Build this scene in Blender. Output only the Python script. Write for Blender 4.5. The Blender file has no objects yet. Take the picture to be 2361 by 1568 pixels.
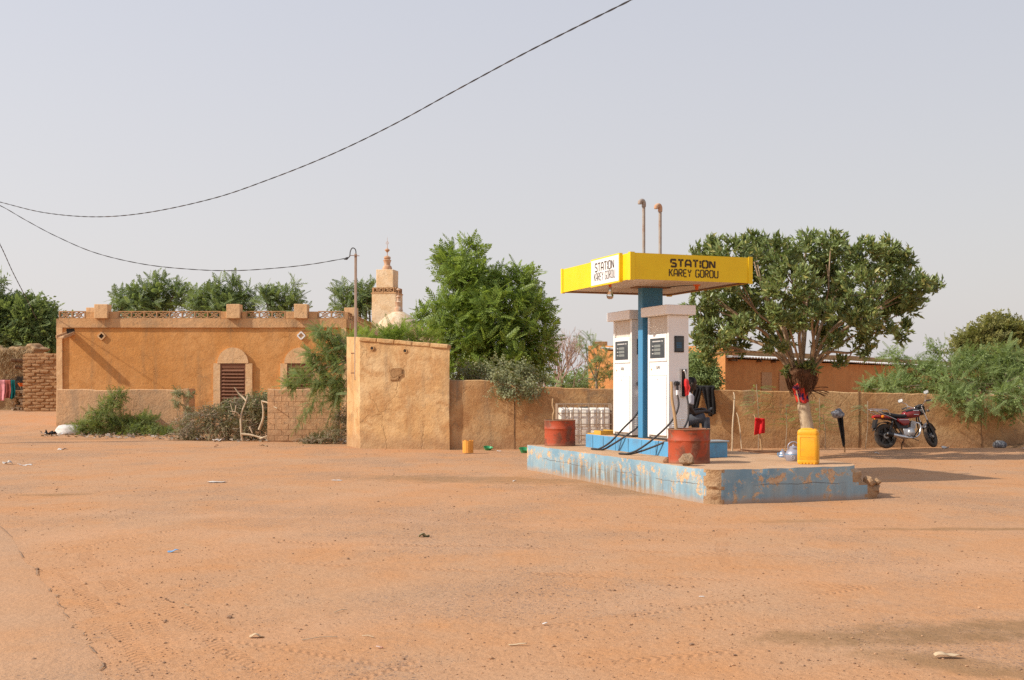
import bpy, bmesh, math, random
import numpy as np
from mathutils import Vector, Matrix, noise

random.seed(7); rng = np.random.default_rng(7)
R = math.radians
scene = bpy.context.scene
COL = scene.collection

# ---------------------------------------------------------------- camera, sky, sun, exposure
CAM_H = 1.55
cam_d = bpy.data.cameras.new('camera'); cam = bpy.data.objects.new('camera', cam_d); COL.objects.link(cam)
cam_d.sensor_width = 36; cam_d.lens = 40.08; cam_d.shift_y = 0.0449
cam_d.clip_start = 0.1; cam_d.clip_end = 4000
cam.location = (0, 0, CAM_H); cam.rotation_euler = (R(90), 0, 0)
scene.camera = cam

SUN_EL, SUN_T = 37.0, 17.0          # elevation; degrees towards the viewer from due left
to_sun = Vector((-math.cos(R(SUN_EL))*math.cos(R(SUN_T)), -math.cos(R(SUN_EL))*math.sin(R(SUN_T)), math.sin(R(SUN_EL))))
world = bpy.data.worlds.new('World'); scene.world = world; world.use_nodes = True
wn = world.node_tree; wn.nodes.clear()
wo = wn.nodes.new('ShaderNodeOutputWorld'); wb = wn.nodes.new('ShaderNodeBackground')
sky = wn.nodes.new('ShaderNodeTexSky'); sky.sky_type = 'NISHITA'; sky.sun_disc = False
sky.sun_elevation = R(SUN_EL); sky.sun_rotation = math.atan2(to_sun.x, to_sun.y)
sky.air_density = 1.6; sky.dust_density = 2.0; sky.ozone_density = 1.0
# dust haze veiling the clear sky: whitish at the horizon, bluer overhead, a little brighter towards the sun
sepw = wn.nodes.new('ShaderNodeSeparateXYZ'); nrmw = wn.nodes.new('ShaderNodeTexCoord')
wn.links.new(nrmw.outputs['Generated'], sepw.inputs[0])
elev = wn.nodes.new('ShaderNodeMapRange'); elev.interpolation_type = 'SMOOTHSTEP'
wn.links.new(sepw.outputs[2], elev.inputs[0]); elev.inputs[1].default_value = -0.02; elev.inputs[2].default_value = 0.75
hz = wn.nodes.new('ShaderNodeMix'); hz.data_type = 'RGBA'; wn.links.new(elev.outputs[0], hz.inputs[0])
hz.inputs[6].default_value = (7.05, 6.75, 6.95, 1); hz.inputs[7].default_value = (4.9, 5.3, 6.45, 1)
dotn = wn.nodes.new('ShaderNodeVectorMath'); dotn.operation = 'DOT_PRODUCT'; wn.links.new(nrmw.outputs['Generated'], dotn.inputs[0]); dotn.inputs[1].default_value = to_sun
glow = wn.nodes.new('ShaderNodeMapRange'); wn.links.new(dotn.outputs['Value'], glow.inputs[0])
glow.inputs[1].default_value = -1; glow.inputs[2].default_value = 1; glow.inputs[3].default_value = 0.81; glow.inputs[4].default_value = 1.22
hzs = wn.nodes.new('ShaderNodeVectorMath'); hzs.operation = 'SCALE'; wn.links.new(hz.outputs[2], hzs.inputs[0]); wn.links.new(glow.outputs[0], hzs.inputs['Scale'])
mixs = wn.nodes.new('ShaderNodeMix'); mixs.data_type = 'RGBA'; mixs.inputs[0].default_value = 0.78
wn.links.new(sky.outputs[0], mixs.inputs[6]); wn.links.new(hzs.outputs[0], mixs.inputs[7]); wn.links.new(mixs.outputs[2], wb.inputs[0])
wb.inputs[1].default_value = 0.10
wn.links.new(wb.outputs[0], wo.inputs[0])
sun_d = bpy.data.lights.new('sun', 'SUN'); sun_d.energy = 4.2; sun_d.angle = R(1.0); sun_d.color = (1.0, 0.93, 0.82)
sun = bpy.data.objects.new('sun', sun_d); COL.objects.link(sun)
sun.location = to_sun*60; sun.rotation_euler = to_sun.to_track_quat('Z', 'Y').to_euler()
vs = scene.view_settings; vs.view_transform = 'Standard'; vs.look = 'None'; vs.exposure = 0.20; vs.gamma = 1.0; vs.use_curve_mapping = False
scene.render.engine = 'CYCLES'
scene.cycles.use_denoising = False
scene.cycles.max_bounces = 8; scene.cycles.transparent_max_bounces = 12

# ---------------------------------------------------------------- measuring helpers (survey of the place)
FV, CU, HV = 2628.0, 1180.5, 890.0
def PX(u, d): return (u-CU)/FV*d
def PZ(v, d): return CAM_H+(HV-v)/FV*d
def P(u, v, d): return Vector((PX(u, d), d, PZ(v, d)))
def sstep(a, b, x):
    t = max(0.0, min(1.0, (x-a)/(b-a))); return t*t*(3-2*t)
def gz(x, y):
    z = 0.56*sstep(36, 45, y)*sstep(-11.5, -15, x)
    z += 0.07*math.exp(-((y-27.2)/0.9)**2)*sstep(7.5, 10.5, x)
    return z
def G(u, v):
    d = CAM_H*FV/(v-HV); x = PX(u, d); return Vector((x, d, gz(x, d)))

# ---------------------------------------------------------------- node helpers
class NT:
    def __init__(s, name):
        s.m = bpy.data.materials.new(name); s.m.use_nodes = True
        s.t = s.m.node_tree; s.t.nodes.clear()
        s.out = s.t.nodes.new('ShaderNodeOutputMaterial')
        s._tc = None
    def n(s, typ, **kw):
        nd = s.t.nodes.new(typ)
        for k, v in kw.items(): setattr(nd, k, v)
        return nd
    def L(s, a, b):
        if hasattr(a, 'is_output'): s.t.links.new(a, b)
        else: b.default_value = a
    def co(s):
        if s._tc is None: s._tc = s.n('ShaderNodeTexCoord').outputs['Object']
        return s._tc
    def mapv(s, scale=(1,1,1), rot=(0,0,0), loc=(0,0,0)):
        m = s.n('ShaderNodeMapping'); s.L(s.co(), m.inputs[0])
        m.inputs['Scale'].default_value = scale; m.inputs['Rotation'].default_value = rot; m.inputs['Location'].default_value = loc
        return m.outputs[0]
    def noise(s, scale, detail=4, rough=0.55, vec=None, dist=0.0):
        nd = s.n('ShaderNodeTexNoise'); s.L(vec or s.co(), nd.inputs['Vector'])
        nd.inputs['Scale'].default_value = scale; nd.inputs['Detail'].default_value = detail
        nd.inputs['Roughness'].default_value = rough; nd.inputs['Distortion'].default_value = dist
        return nd.outputs[0]
    def voro(s, scale, vec=None, out='Distance', feature='F1'):
        nd = s.n('ShaderNodeTexVoronoi', feature=feature); s.L(vec or s.co(), nd.inputs['Vector'])
        nd.inputs['Scale'].default_value = scale
        return nd.outputs[out]
    def math(s, op, a, b=0.0, c=None, clamp=False):
        nd = s.n('ShaderNodeMath', operation=op, use_clamp=clamp); s.L(a, nd.inputs[0]); s.L(b, nd.inputs[1])
        if c is not None: s.L(c, nd.inputs[2])
        return nd.outputs[0]
    def rng(s, val, a, b, c=0.0, d=1.0, smooth=True):
        nd = s.n('ShaderNodeMapRange', interpolation_type='SMOOTHSTEP' if smooth else 'LINEAR')
        s.L(val, nd.inputs[0])
        for i, q in enumerate((a, b, c, d)): nd.inputs[i+1].default_value = q
        return nd.outputs[0]
    def mix(s, fac, a, b, blend='MIX'):
        nd = s.n('ShaderNodeMix', data_type='RGBA', blend_type=blend)
        s.L(fac, nd.inputs[0]); s.L(c4(a), nd.inputs[6]); s.L(c4(b), nd.inputs[7]); return nd.outputs[2]
    def sep(s, vec=None):
        nd = s.n('ShaderNodeSeparateXYZ'); s.L(vec or s.co(), nd.inputs[0]); return nd.outputs
    def bump(s, h, strength=0.3, dist=0.02):
        nd = s.n('ShaderNodeBump'); nd.inputs['Strength'].default_value = strength; nd.inputs['Distance'].default_value = dist
        s.L(h, nd.inputs['Height']); return nd.outputs[0]
    def bsdf(s, color, rough=0.8, metal=0.0, normal=None, spec=0.3, alpha=None, trans=None, emit=None):
        b = s.n('ShaderNodeBsdfPrincipled'); s.L(c4(color), b.inputs['Base Color']); s.L(rough, b.inputs['Roughness'])
        s.L(metal, b.inputs['Metallic']); b.inputs['Specular IOR Level'].default_value = spec
        if normal is not None: s.L(normal, b.inputs['Normal'])
        if trans is not None: s.L(trans, b.inputs['Transmission Weight'])
        s.L(b.outputs[0], s.out.inputs[0]); s.b = b; return s.m
def c4(c):
    if hasattr(c, 'is_output'): return c
    return (c[0], c[1], c[2], 1.0)

def plaster(name, c1, c2, c3, streak=(0.10, 0.07, 0.05), s1=0.55, streak_amt=0.35, bump=0.5, coarse=1.0, scale_patch=1.3, pamt=0.7):
    t = NT(name)
    big = t.rng(t.noise(s1, 5, 0.6), 0.35, 0.68)
    med = t.rng(t.noise(scale_patch*2.1, 6, 0.65, dist=0.6), 0.45, 0.62)
    col = t.mix(big, c1, c2)
    col = t.mix(t.math('MULTIPLY', med, pamt), col, c3)
    col = t.mix(t.rng(t.noise(scale_patch*5.3, 5, 0.7, vec=t.mapv(loc=(4.2, 1.1, 8.8))), 0.56, 0.68, 0, pamt*0.6), col, streak)
    st = t.rng(t.noise(1.0, 5, 0.6, vec=t.mapv((2.6, 2.6, 0.35))), 0.52, 0.74)
    col = t.mix(t.math('MULTIPLY', st, streak_amt), col, streak)
    wv = t.n('ShaderNodeVectorMath', operation='ADD'); t.L(t.co(), wv.inputs[0])
    nv = t.n('ShaderNodeTexNoise'); t.L(t.co(), nv.inputs['Vector']); nv.inputs['Scale'].default_value = 2.2; nv.inputs['Detail'].default_value = 4
    wsc = t.n('ShaderNodeVectorMath', operation='SCALE'); t.L(nv.outputs['Color'], wsc.inputs[0]); wsc.inputs['Scale'].default_value = 0.7
    t.L(wsc.outputs[0], wv.inputs[1])
    crk = t.rng(t.voro(0.85, wv.outputs[0], 'Distance', 'DISTANCE_TO_EDGE'), 0.016, 0.004)
    crk = t.math('MULTIPLY', crk, t.rng(t.noise(0.7, 3, vec=t.mapv(loc=(7, 5, 2))), 0.5, 0.6))
    col = t.mix(t.math('MULTIPLY', crk, 0.28), col, tuple(0.4*x for x in c1))
    foot_m = t.rng(t.math('ADD', t.sep()[2], t.math('MULTIPLY', t.noise(1.8, 5, 0.7), -0.7)), 0.15, -0.25, 0, 0.6)
    col = t.mix(foot_m, col, (0.36, 0.215, 0.12))
    fine = t.noise(16*coarse, 6, 0.7)
    col = t.mix(t.rng(fine, 0.3, 0.7, 0.0, 0.28), col, tuple(0.55*x for x in c1))
    pit = t.rng(t.voro(9*coarse), 0.02, 0.12)
    pitm = t.rng(t.noise(3.1), 0.55, 0.7)
    dk = t.math('MULTIPLY', t.math('SUBTRACT', 1.0, pit), pitm)
    col = t.mix(t.math('MULTIPLY', dk, 0.7), col, tuple(0.35*x for x in c1))
    h = t.math('ADD', t.math('MULTIPLY', fine, 0.5), t.math('SUBTRACT', t.math('ADD', t.noise(3.0*coarse, 4), t.math('MULTIPLY', pit, 0.2)), t.math('MULTIPLY', crk, 0.25)))
    return t.bsdf(col, 0.92, normal=t.bump(h, bump, 0.05), spec=0.15)

def paint(name, c, rough=0.45, metal=0.0, dirt=(0.25, 0.15, 0.09), damt=0.25, dscale=3.0, bump=0.05, spec=0.4):
    t = NT(name)
    n1 = t.rng(t.noise(dscale, 6, 0.65), 0.42, 0.75)
    n2 = t.rng(t.noise(4.0, 5, 0.6, vec=t.mapv((3, 3, 0.4))), 0.5, 0.8)
    f = t.math('MULTIPLY', t.math('ADD', n1, n2, clamp=True), damt)
    col = t.mix(f, c, dirt)
    col = t.mix(t.rng(t.noise(1.3, 3), 0.3, 0.7, 0, 0.12), col, tuple(0.6*x for x in c))
    r = t.math('ADD', rough, t.math('MULTIPLY', f, 0.5), clamp=True)
    return t.bsdf(col, r, metal, t.bump(t.noise(30, 4), bump, 0.01), spec)

def leafmat(name, dark, light, odd=None, trans=0.28, rough=0.45):
    t = NT(name)
    g = t.n('ShaderNodeNewGeometry')
    rnd = g.outputs['Random Per Island']
    clump = t.rng(t.noise(1.4, 3), 0.32, 0.68)
    f = t.math('ADD', t.math('MULTIPLY', rnd, 0.55), t.math('MULTIPLY', clump, 0.45))
    col = t.mix(f, dark, light)
    if odd: col = t.mix(t.math('MULTIPLY', t.rng(rnd, 0.9, 0.93), 0.8), col, odd)
    b = t.n('ShaderNodeBsdfPrincipled'); t.L(col, b.inputs['Base Color']); b.inputs['Roughness'].default_value = rough
    b.inputs['Specular IOR Level'].default_value = 0.35
    tr = t.n('ShaderNodeBsdfTranslucent'); t.L(t.mix(0.35, col, (0.35, 0.42, 0.03)), tr.inputs[0])
    ms = t.n('ShaderNodeMixShader'); ms.inputs[0].default_value = trans
    t.L(b.outputs[0], ms.inputs[1]); t.L(tr.outputs[0], ms.inputs[2]); t.L(ms.outputs[0], t.out.inputs[0])
    return t.m

def bark(name, c1, c2, scale=14, stretch=0.2):
    t = NT(name)
    nn = t.noise(scale, 6, 0.7, vec=t.mapv((1, 1, stretch)))
    col = t.mix(t.rng(nn, 0.35, 0.65), c1, c2)
    return t.bsdf(col, 0.9, normal=t.bump(nn, 0.5, 0.02), spec=0.1)

def cloth_mat(name, c, c2=None, scale=4.0):
    t = NT(name)
    nn = t.noise(scale, 4, 0.6)
    col = t.mix(t.rng(nn, 0.45, 0.6), c, c2 or tuple(0.65*x for x in c))
    wv = t.noise(120, 2)
    return t.bsdf(col, 0.9, normal=t.bump(wv, 0.2, 0.004), spec=0.1)

# ---------------------------------------------------------------- mesh helpers
def tag(o, label=None, cat=None, group=None, kind=None):
    if label: o['label'] = label
    if cat: o['category'] = cat
    if group: o['group'] = group
    if kind: o['kind'] = kind
    return o
def thing(name, label, cat, loc=(0,0,0), rz=0.0, group=None, rot=None):
    o = bpy.data.objects.new(name, None); COL.objects.link(o)
    o.empty_display_size = 0.2
    o.location = loc; o.rotation_euler = rot if rot else (0, 0, rz)
    return tag(o, label, cat, group)

class MB:
    def __init__(s): s.v = []; s.f = []; s.mi = []; s.cur = 0
    def mat(s, i): s.cur = i; return s
    def add(s, vs, fs):
        k = len(s.v); s.v.extend([tuple(q) for q in vs])
        for f in fs: s.f.append(tuple(k+i for i in f)); s.mi.append(s.cur)
        return s
    def box(s, c, size, rz=0.0, M=None):
        hx, hy, hz = (q/2 for q in size)
        pts = [Vector((x, y, z)) for z in (-hz, hz) for y in (-hy, hy) for x in (-hx, hx)]
        if M is None: M = Matrix.Rotation(rz, 3, 'Z')
        c = Vector(c); pts = [M @ p + c for p in pts]
        return s.add(pts, [(0,2,3,1),(4,5,7,6),(0,1,5,4),(2,6,7,3),(0,4,6,2),(1,3,7,5)])
    def bx(s, x0, x1, y0, y1, z0, z1):
        return s.box(((x0+x1)/2, (y0+y1)/2, (z0+z1)/2), (abs(x1-x0), abs(y1-y0), abs(z1-z0)))
    def bar(s, p0, p1, w, h):
        p0 = Vector(p0); p1 = Vector(p1); d = p1-p0; L = d.length
        M = d.to_track_quat('Y', 'Z').to_matrix()
        return s.box((p0+p1)/2, (w, L, h), M=M)
    def tube(s, pts, r, n=8, caps=True, closed=False):
        pts = [Vector(p) for p in pts]; m = len(pts)
        rr = r if isinstance(r, (list, tuple)) else [r]*m
        rings = []; up = None
        for i, p in enumerate(pts):
            if closed: t = pts[(i+1) % m]-pts[i-1]
            else: t = pts[min(i+1, m-1)]-pts[max(i-1, 0)]
            if t.length < 1e-9: t = Vector((0,0,1))
            t.normalize()
            if up is None:
                up = Vector((0,0,1)) if abs(t.z) < 0.9 else Vector((1,0,0))
            a = up.cross(t)
            if a.length < 1e-6: a = Vector((1,0,0)).cross(t)
            a.normalize(); b = t.cross(a); up = b
            rings.append([p+rr[i]*(math.cos(q)*a+math.sin(q)*b) for q in (2*math.pi*j/n for j in range(n))])
        return s.loft(rings, caps, closed)
    def loft(s, rings, caps=True, closed=False):
        n = len(rings[0]); m = len(rings); vs = [p for r in rings for p in r]; fs = []
        for i in range(m if closed else m-1):
            i2 = (i+1) % m
            for j in range(n):
                j2 = (j+1) % n; fs.append((i*n+j, i*n+j2, i2*n+j2, i2*n+j))
        if caps and not closed:
            fs.append(tuple(range(n-1, -1, -1))); fs.append(tuple((m-1)*n+j for j in range(n)))
        return s.add(vs, fs)
    def cyl(s, p0, p1, r0, r1=None, n=16): return s.tube([p0, p1], [r0, r0 if r1 is None else r1], n)
    def lathe(s, prof, c=(0,0,0), n=24, M=None):
        c = Vector(c); rings = []
        for r, z in prof:
            ring = [Vector((r*math.cos(2*math.pi*j/n), r*math.sin(2*math.pi*j/n), z)) for j in range(n)]
            if M is not None: ring = [M @ p for p in ring]
            rings.append([p+c for p in ring])
        return s.loft(rings)
    def prism(s, poly, z0, z1, f=lambda x, y, z: (x, y, z)):
        n = len(poly)
        vs = [f(x, y, z0) for x, y in poly]+[f(x, y, z1) for x, y in poly]
        fs = [tuple(range(n-1, -1, -1)), tuple(range(n, 2*n))]+[(i, (i+1) % n, n+(i+1) % n, n+i) for i in range(n)]
        return s.add(vs, fs)
    def xf(s, M):
        s.v = [tuple(M @ Vector(p)) for p in s.v]; return s
    def mesh(s, name, mats, smooth=None, bevel=0.0, seg=2, jit=0.0, jscale=4.0, cuts=0.0):
        me = bpy.data.meshes.new(name); me.from_pydata(s.v, [], s.f); me.update()
        bm = bmesh.new(); bm.from_mesh(me)
        for f, q in zip(bm.faces, s.mi): f.material_index = q
        bmesh.ops.recalc_face_normals(bm, faces=bm.faces)
        if bevel > 0:
            ed = [e for e in bm.edges if len(e.link_faces) == 2 and e.calc_face_angle(0) > 0.6]
            bmesh.ops.bevel(bm, geom=ed, offset=bevel, segments=seg, affect='EDGES', profile=0.5)
        if cuts > 0:
            for _ in range(6):
                ed = [e for e in bm.edges if e.calc_length() > cuts*1.5]
                if not ed: break
                bmesh.ops.subdivide_edges(bm, edges=ed, cuts=1, use_grid_fill=True)
            bmesh.ops.triangulate(bm, faces=[f for f in bm.faces if len(f.verts) > 4])
        if jit > 0:
            for v in bm.verts:
                n3 = noise.noise_vector(v.co*jscale)+0.5*noise.noise_vector(v.co*jscale*3.1)
                v.co += n3*jit
        bm.to_mesh(me); bm.free()
        for m in (mats if isinstance(mats, (list, tuple)) else [mats]): me.materials.append(m)
        if smooth is not None:
            me.shade_smooth(); me.set_sharp_from_angle(angle=R(smooth))
        return me
    def build(s, name, mats, parent=None, world=False, label=None, kind=None, **kw):
        o = bpy.data.objects.new(name, s.mesh(name, mats, **kw)); COL.objects.link(o)
        attach(o, parent, world)
        if label: o['label'] = label
        if kind: o['kind'] = kind
        return o
def top_inv(p):
    M = Matrix.Identity(4)
    while p is not None:
        M = p.matrix_parent_inverse @ p.matrix_basis @ M
        p = p.parent
    return M.inverted()
def attach(o, parent, world=False):
    if parent is None: return o
    o.parent = parent
    o.matrix_parent_inverse = top_inv(parent) if world else Matrix.Identity(4)
    return o
def mesh_obj(name, me, parent=None, world=False, kind=None):
    o = bpy.data.objects.new(name, me); COL.objects.link(o); attach(o, parent, world)
    if kind: o['kind'] = kind
    return o
def smooth_path(pts, k=8):
    pts = [Vector(p) for p in pts]; out = []
    for i in range(len(pts)-1):
        p0 = pts[max(i-1, 0)]; p1 = pts[i]; p2 = pts[i+1]; p3 = pts[min(i+2, len(pts)-1)]
        for j in range(k):
            t = j/k
            out.append(0.5*((2*p1)+(p2-p0)*t+(2*p0-5*p1+4*p2-p3)*t*t+(3*p1-p0-3*p2+p3)*t*t*t))
    out.append(pts[-1]); return out
def lerp(a, b, t): return a+(b-a)*t

# ---------------------------------------------------------------- foliage helpers
def leaf_quad(L, W, y0=0.0, x0=0.0, ang=0.0, droop=0.0, fold=0.25):
    """one pointed leaf, two quads folded along its midrib, growing from (x0,y0) at angle ang"""
    ca, sa = math.cos(ang), math.sin(ang)
    pts = [(0,0,0), (W/2, L*0.45, fold*W), (0, L, -droop*L), (0, L*0.5, -0.1*droop*L), (-W/2, L*0.45, fold*W)]
    out = [(x0+x*ca+y*sa, y0-x*sa+y*ca, z) for x, y, z in pts]
    return out, [(0,1,2,3), (0,3,2,4)]
def flat_leaf(L, W, y0=0.0, x0=0.0, ang=0.0, droop=0.0, z0=0.0):
    ca, sa = math.cos(ang), math.sin(ang)
    pts = [(0,0,z0), (W/2, L*0.5, z0-0.2*droop*L), (0, L, z0-droop*L), (-W/2, L*0.5, z0-0.2*droop*L)]
    return [(x0+x*ca+y*sa, y0-x*sa+y*ca, z) for x, y, z in pts], [(0,1,2,3)]
def tmpl(parts):
    v = []; f = []
    for pv, pf in parts:
        k = len(v); v += pv; f += [tuple(k+i for i in q) for q in pf]
    return np.array(v, float), np.array(f, int)
def pinnate(L=0.3, pairs=6, ll=0.085, lw=0.026, ang=1.0, droop=0.25, curve=0.25):
    parts = []
    for i in range(pairs):
        t = (i+0.7)/pairs; y = L*t; z = -curve*L*t*t
        s = 1.0-0.45*abs(t-0.45)
        for sg in (-1, 1):
            pv, pf = flat_leaf(ll*s, lw, y, 0, sg*(ang-0.35*t), droop)
            parts.append(([(a, b, c+z) for a, b, c in pv], pf))
    pv, pf = flat_leaf(ll*0.9, lw, L, 0, 0, droop); parts.append(([(a, b, c-curve*L) for a, b, c in pv], pf))
    w = 0.003
    parts.append(([(-w, 0, 0), (w, 0, 0), (w, L*0.5, -curve*L*.25), (-w, L*0.5, -curve*L*.25)], [(0,1,2,3)]))
    parts.append(([(-w, L*0.5, -curve*L*.25), (w, L*0.5, -curve*L*.25), (w*.5, L, -curve*L), (-w*.5, L, -curve*L)], [(0,1,2,3)]))
    return tmpl(parts)
def rosette(n=7, L=0.13, W=0.05, spread=0.9):
    parts = []
    for i in range(n):
        a = 2*math.pi*i/n*1.0+i*0.5; el = 0.25+0.9*(i % 3)/3.0*spread
        pv, pf = leaf_quad(L*(0.8+0.35*((i*37) % 10)/10), W, 0.01, 0, 0, 0.25)
        M = Matrix.Rotation(a, 3, 'Y') @ Matrix.Rotation(el+0.25, 3, 'X')
        off = Vector((0, -0.05*(i % 4)/1.5, 0))
        parts.append(([tuple(M @ Vector(p)+off) for p in pv], pf))
    return tmpl(parts)
def frames(d, roll_jit=0.6, upv=(0,0,1), nrm=None):
    d = d/np.linalg.norm(d, axis=1, keepdims=True)
    up = (np.tile(np.array(upv, float), (len(d), 1)) if nrm is None else np.asarray(nrm, float))+rng.normal(0, roll_jit, d.shape)*0.6
    x = np.cross(d, up); x /= np.maximum(np.linalg.norm(x, axis=1, keepdims=True), 1e-6)
    z = np.cross(x, d)
    return np.stack([x, d, z], axis=2)
def scatter(name, tmpls, pos, dirs, scale, mat, roll=0.6, nrm=None):
    pos = np.asarray(pos, float); dirs = np.asarray(dirs, float); m = len(pos)
    if np.isscalar(scale): scale = scale*rng.uniform(0.75, 1.25, m)
    F3 = frames(dirs, roll, nrm=nrm); pick = rng.integers(0, len(tmpls), m)
    V = []; Q = []; k = 0
    for ti, (tv, tf) in enumerate(tmpls):
        ix = np.where(pick == ti)[0]
        if not len(ix): continue
        w = np.einsum('mij,nj->mni', F3[ix], tv)*scale[ix][:, None, None]+pos[ix][:, None, :]
        V.append(w.reshape(-1, 3))
        q = tf[None]+(np.arange(len(ix))*len(tv))[:, None, None]+k
        Q.append(q.reshape(-1, 4)); k += w.shape[0]*w.shape[1]
    V = np.concatenate(V); Q = np.concatenate(Q)
    me = bpy.data.meshes.new(name)
    me.vertices.add(len(V)); me.vertices.foreach_set('co', V.astype(np.float32).ravel())
    me.loops.add(Q.size); me.loops.foreach_set('vertex_index', Q.astype(np.int32).ravel())
    me.polygons.add(len(Q)); me.polygons.foreach_set('loop_start', (np.arange(len(Q))*4).astype(np.int32))
    me.update(calc_edges=True); me.validate()
    me.materials.append(mat)
    return me
def unit(n):
    v = rng.normal(0, 1, (n, 3)); return v/np.linalg.norm(v, axis=1, keepdims=True)
def lobes_world(lobes, d, depth=None):
    out = []
    for L in lobes:
        u, v, ru, rv = L[:4]; dd = d+(L[4] if len(L) > 4 else 0.0)
        rx = ru/FV*dd; rz = rv/FV*dd
        ry = depth if depth else 0.5*(rx+rz)
        out.append((np.array(P(u, v, dd)), np.array((rx, ry, rz))))
    return out
NRM = []     # outward-and-up facing of the leaves returned by the last crown_pts call
def crown_pts(LB, dens, spt=5, tw=0.5, upb=0.35, jit=0.5, inner=0.35, bias=(0,0,0)):
    """twigs growing out of each lobe; returns leaf positions, directions and twig segments"""
    pos = []; dr = []; tws = []; NRM.clear()
    for c, r in LB:
        area = 4*math.pi*((r[0]*r[1])**1.6/3+(r[0]*r[2])**1.6/3+(r[1]*r[2])**1.6/3)**(1/1.6)
        n = max(4, int(area*dens))
        u = unit(n); start = c+u*r*rng.uniform(inner, 0.8, (n, 1))
        td = u+np.array((0,0,upb))+np.array(bias)+rng.normal(0, jit, (n, 3))*0.5
        td /= np.linalg.norm(td, axis=1, keepdims=True)
        ln = tw*rng.uniform(0.5, 1.15, n)
        for i in range(n):
            e = start[i]+td[i]*ln[i]
            # keep the twig near the lobe surface
            q = np.linalg.norm((e-c)/r)
            if q > 1.22: e = c+(e-c)/q*rng.uniform(0.95, 1.22)
            tws.append((start[i], e))
            for t in np.linspace(0.15, 1.0, spt):
                pos.append(start[i]+(e-start[i])*t); NRM.append(u[i]*0.9+np.array((0,0,0.65)))
                dd = (e-start[i]); dd = dd/max(np.linalg.norm(dd), 1e-6)
                dr.append(dd*0.7+unit(1)[0]*0.9+np.array((0,0,0.1)))
    return np.array(pos), np.array(dr), tws
def limbs(mb, base, tops, r0, fork=0.5, jit=0.15, n=7):
    base = Vector(base)
    for tp in tops:
        tp = Vector(tp); mid = base.lerp(tp, fork)+Vector((random.uniform(-jit, jit), random.uniform(-jit, jit), random.uniform(0, jit)))
        pth = smooth_path([base, mid, tp], 5)
        mb.tube(pth, [lerp(r0, r0*0.25, i/(len(pth)-1)) for i in range(len(pth))], n)
def twig_mesh(mb, tws, r=0.006, every=2):
    for a, b in tws[::every]: mb.tube([a, b], [r, r*0.4], 3, caps=False)
def tree(name, label, cat, base, LB, mat, tms, dens, scale, trunk_mat, r0=0.15, top=None, spt=5, tw=0.5, upb=0.35, roll=0.6, group=None, bias=(0,0,0), twr=0.006, inner=0.35, crown_name='crown'):
    base = Vector(base); t = thing(name, label, cat, base, group=group)
    pos, dr, tws = crown_pts(LB, dens, spt, tw, upb, bias=bias, inner=inner)
    me = scatter(crown_name, tms, pos, dr, scale, mat, roll*.8, np.array(NRM))
    mesh_obj(crown_name, me, t, True, kind='stuff')
    mb = MB(); tp = Vector(top) if top else base+Vector((0,0,1.2))
    mb.tube(smooth_path([base-Vector((0,0,.1)), base.lerp(tp, .5)+Vector((.04,.02,0)), tp], 4), [lerp(r0*1.15, r0*.8, i/8) for i in range(9)], 9)
    limbs(mb, tp, [Vector(c) for c, r in LB], r0*0.5)
    twig_mesh(mb, tws, twr)
    mb.build('trunk', trunk_mat, t, True, smooth=60)
    return t

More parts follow.
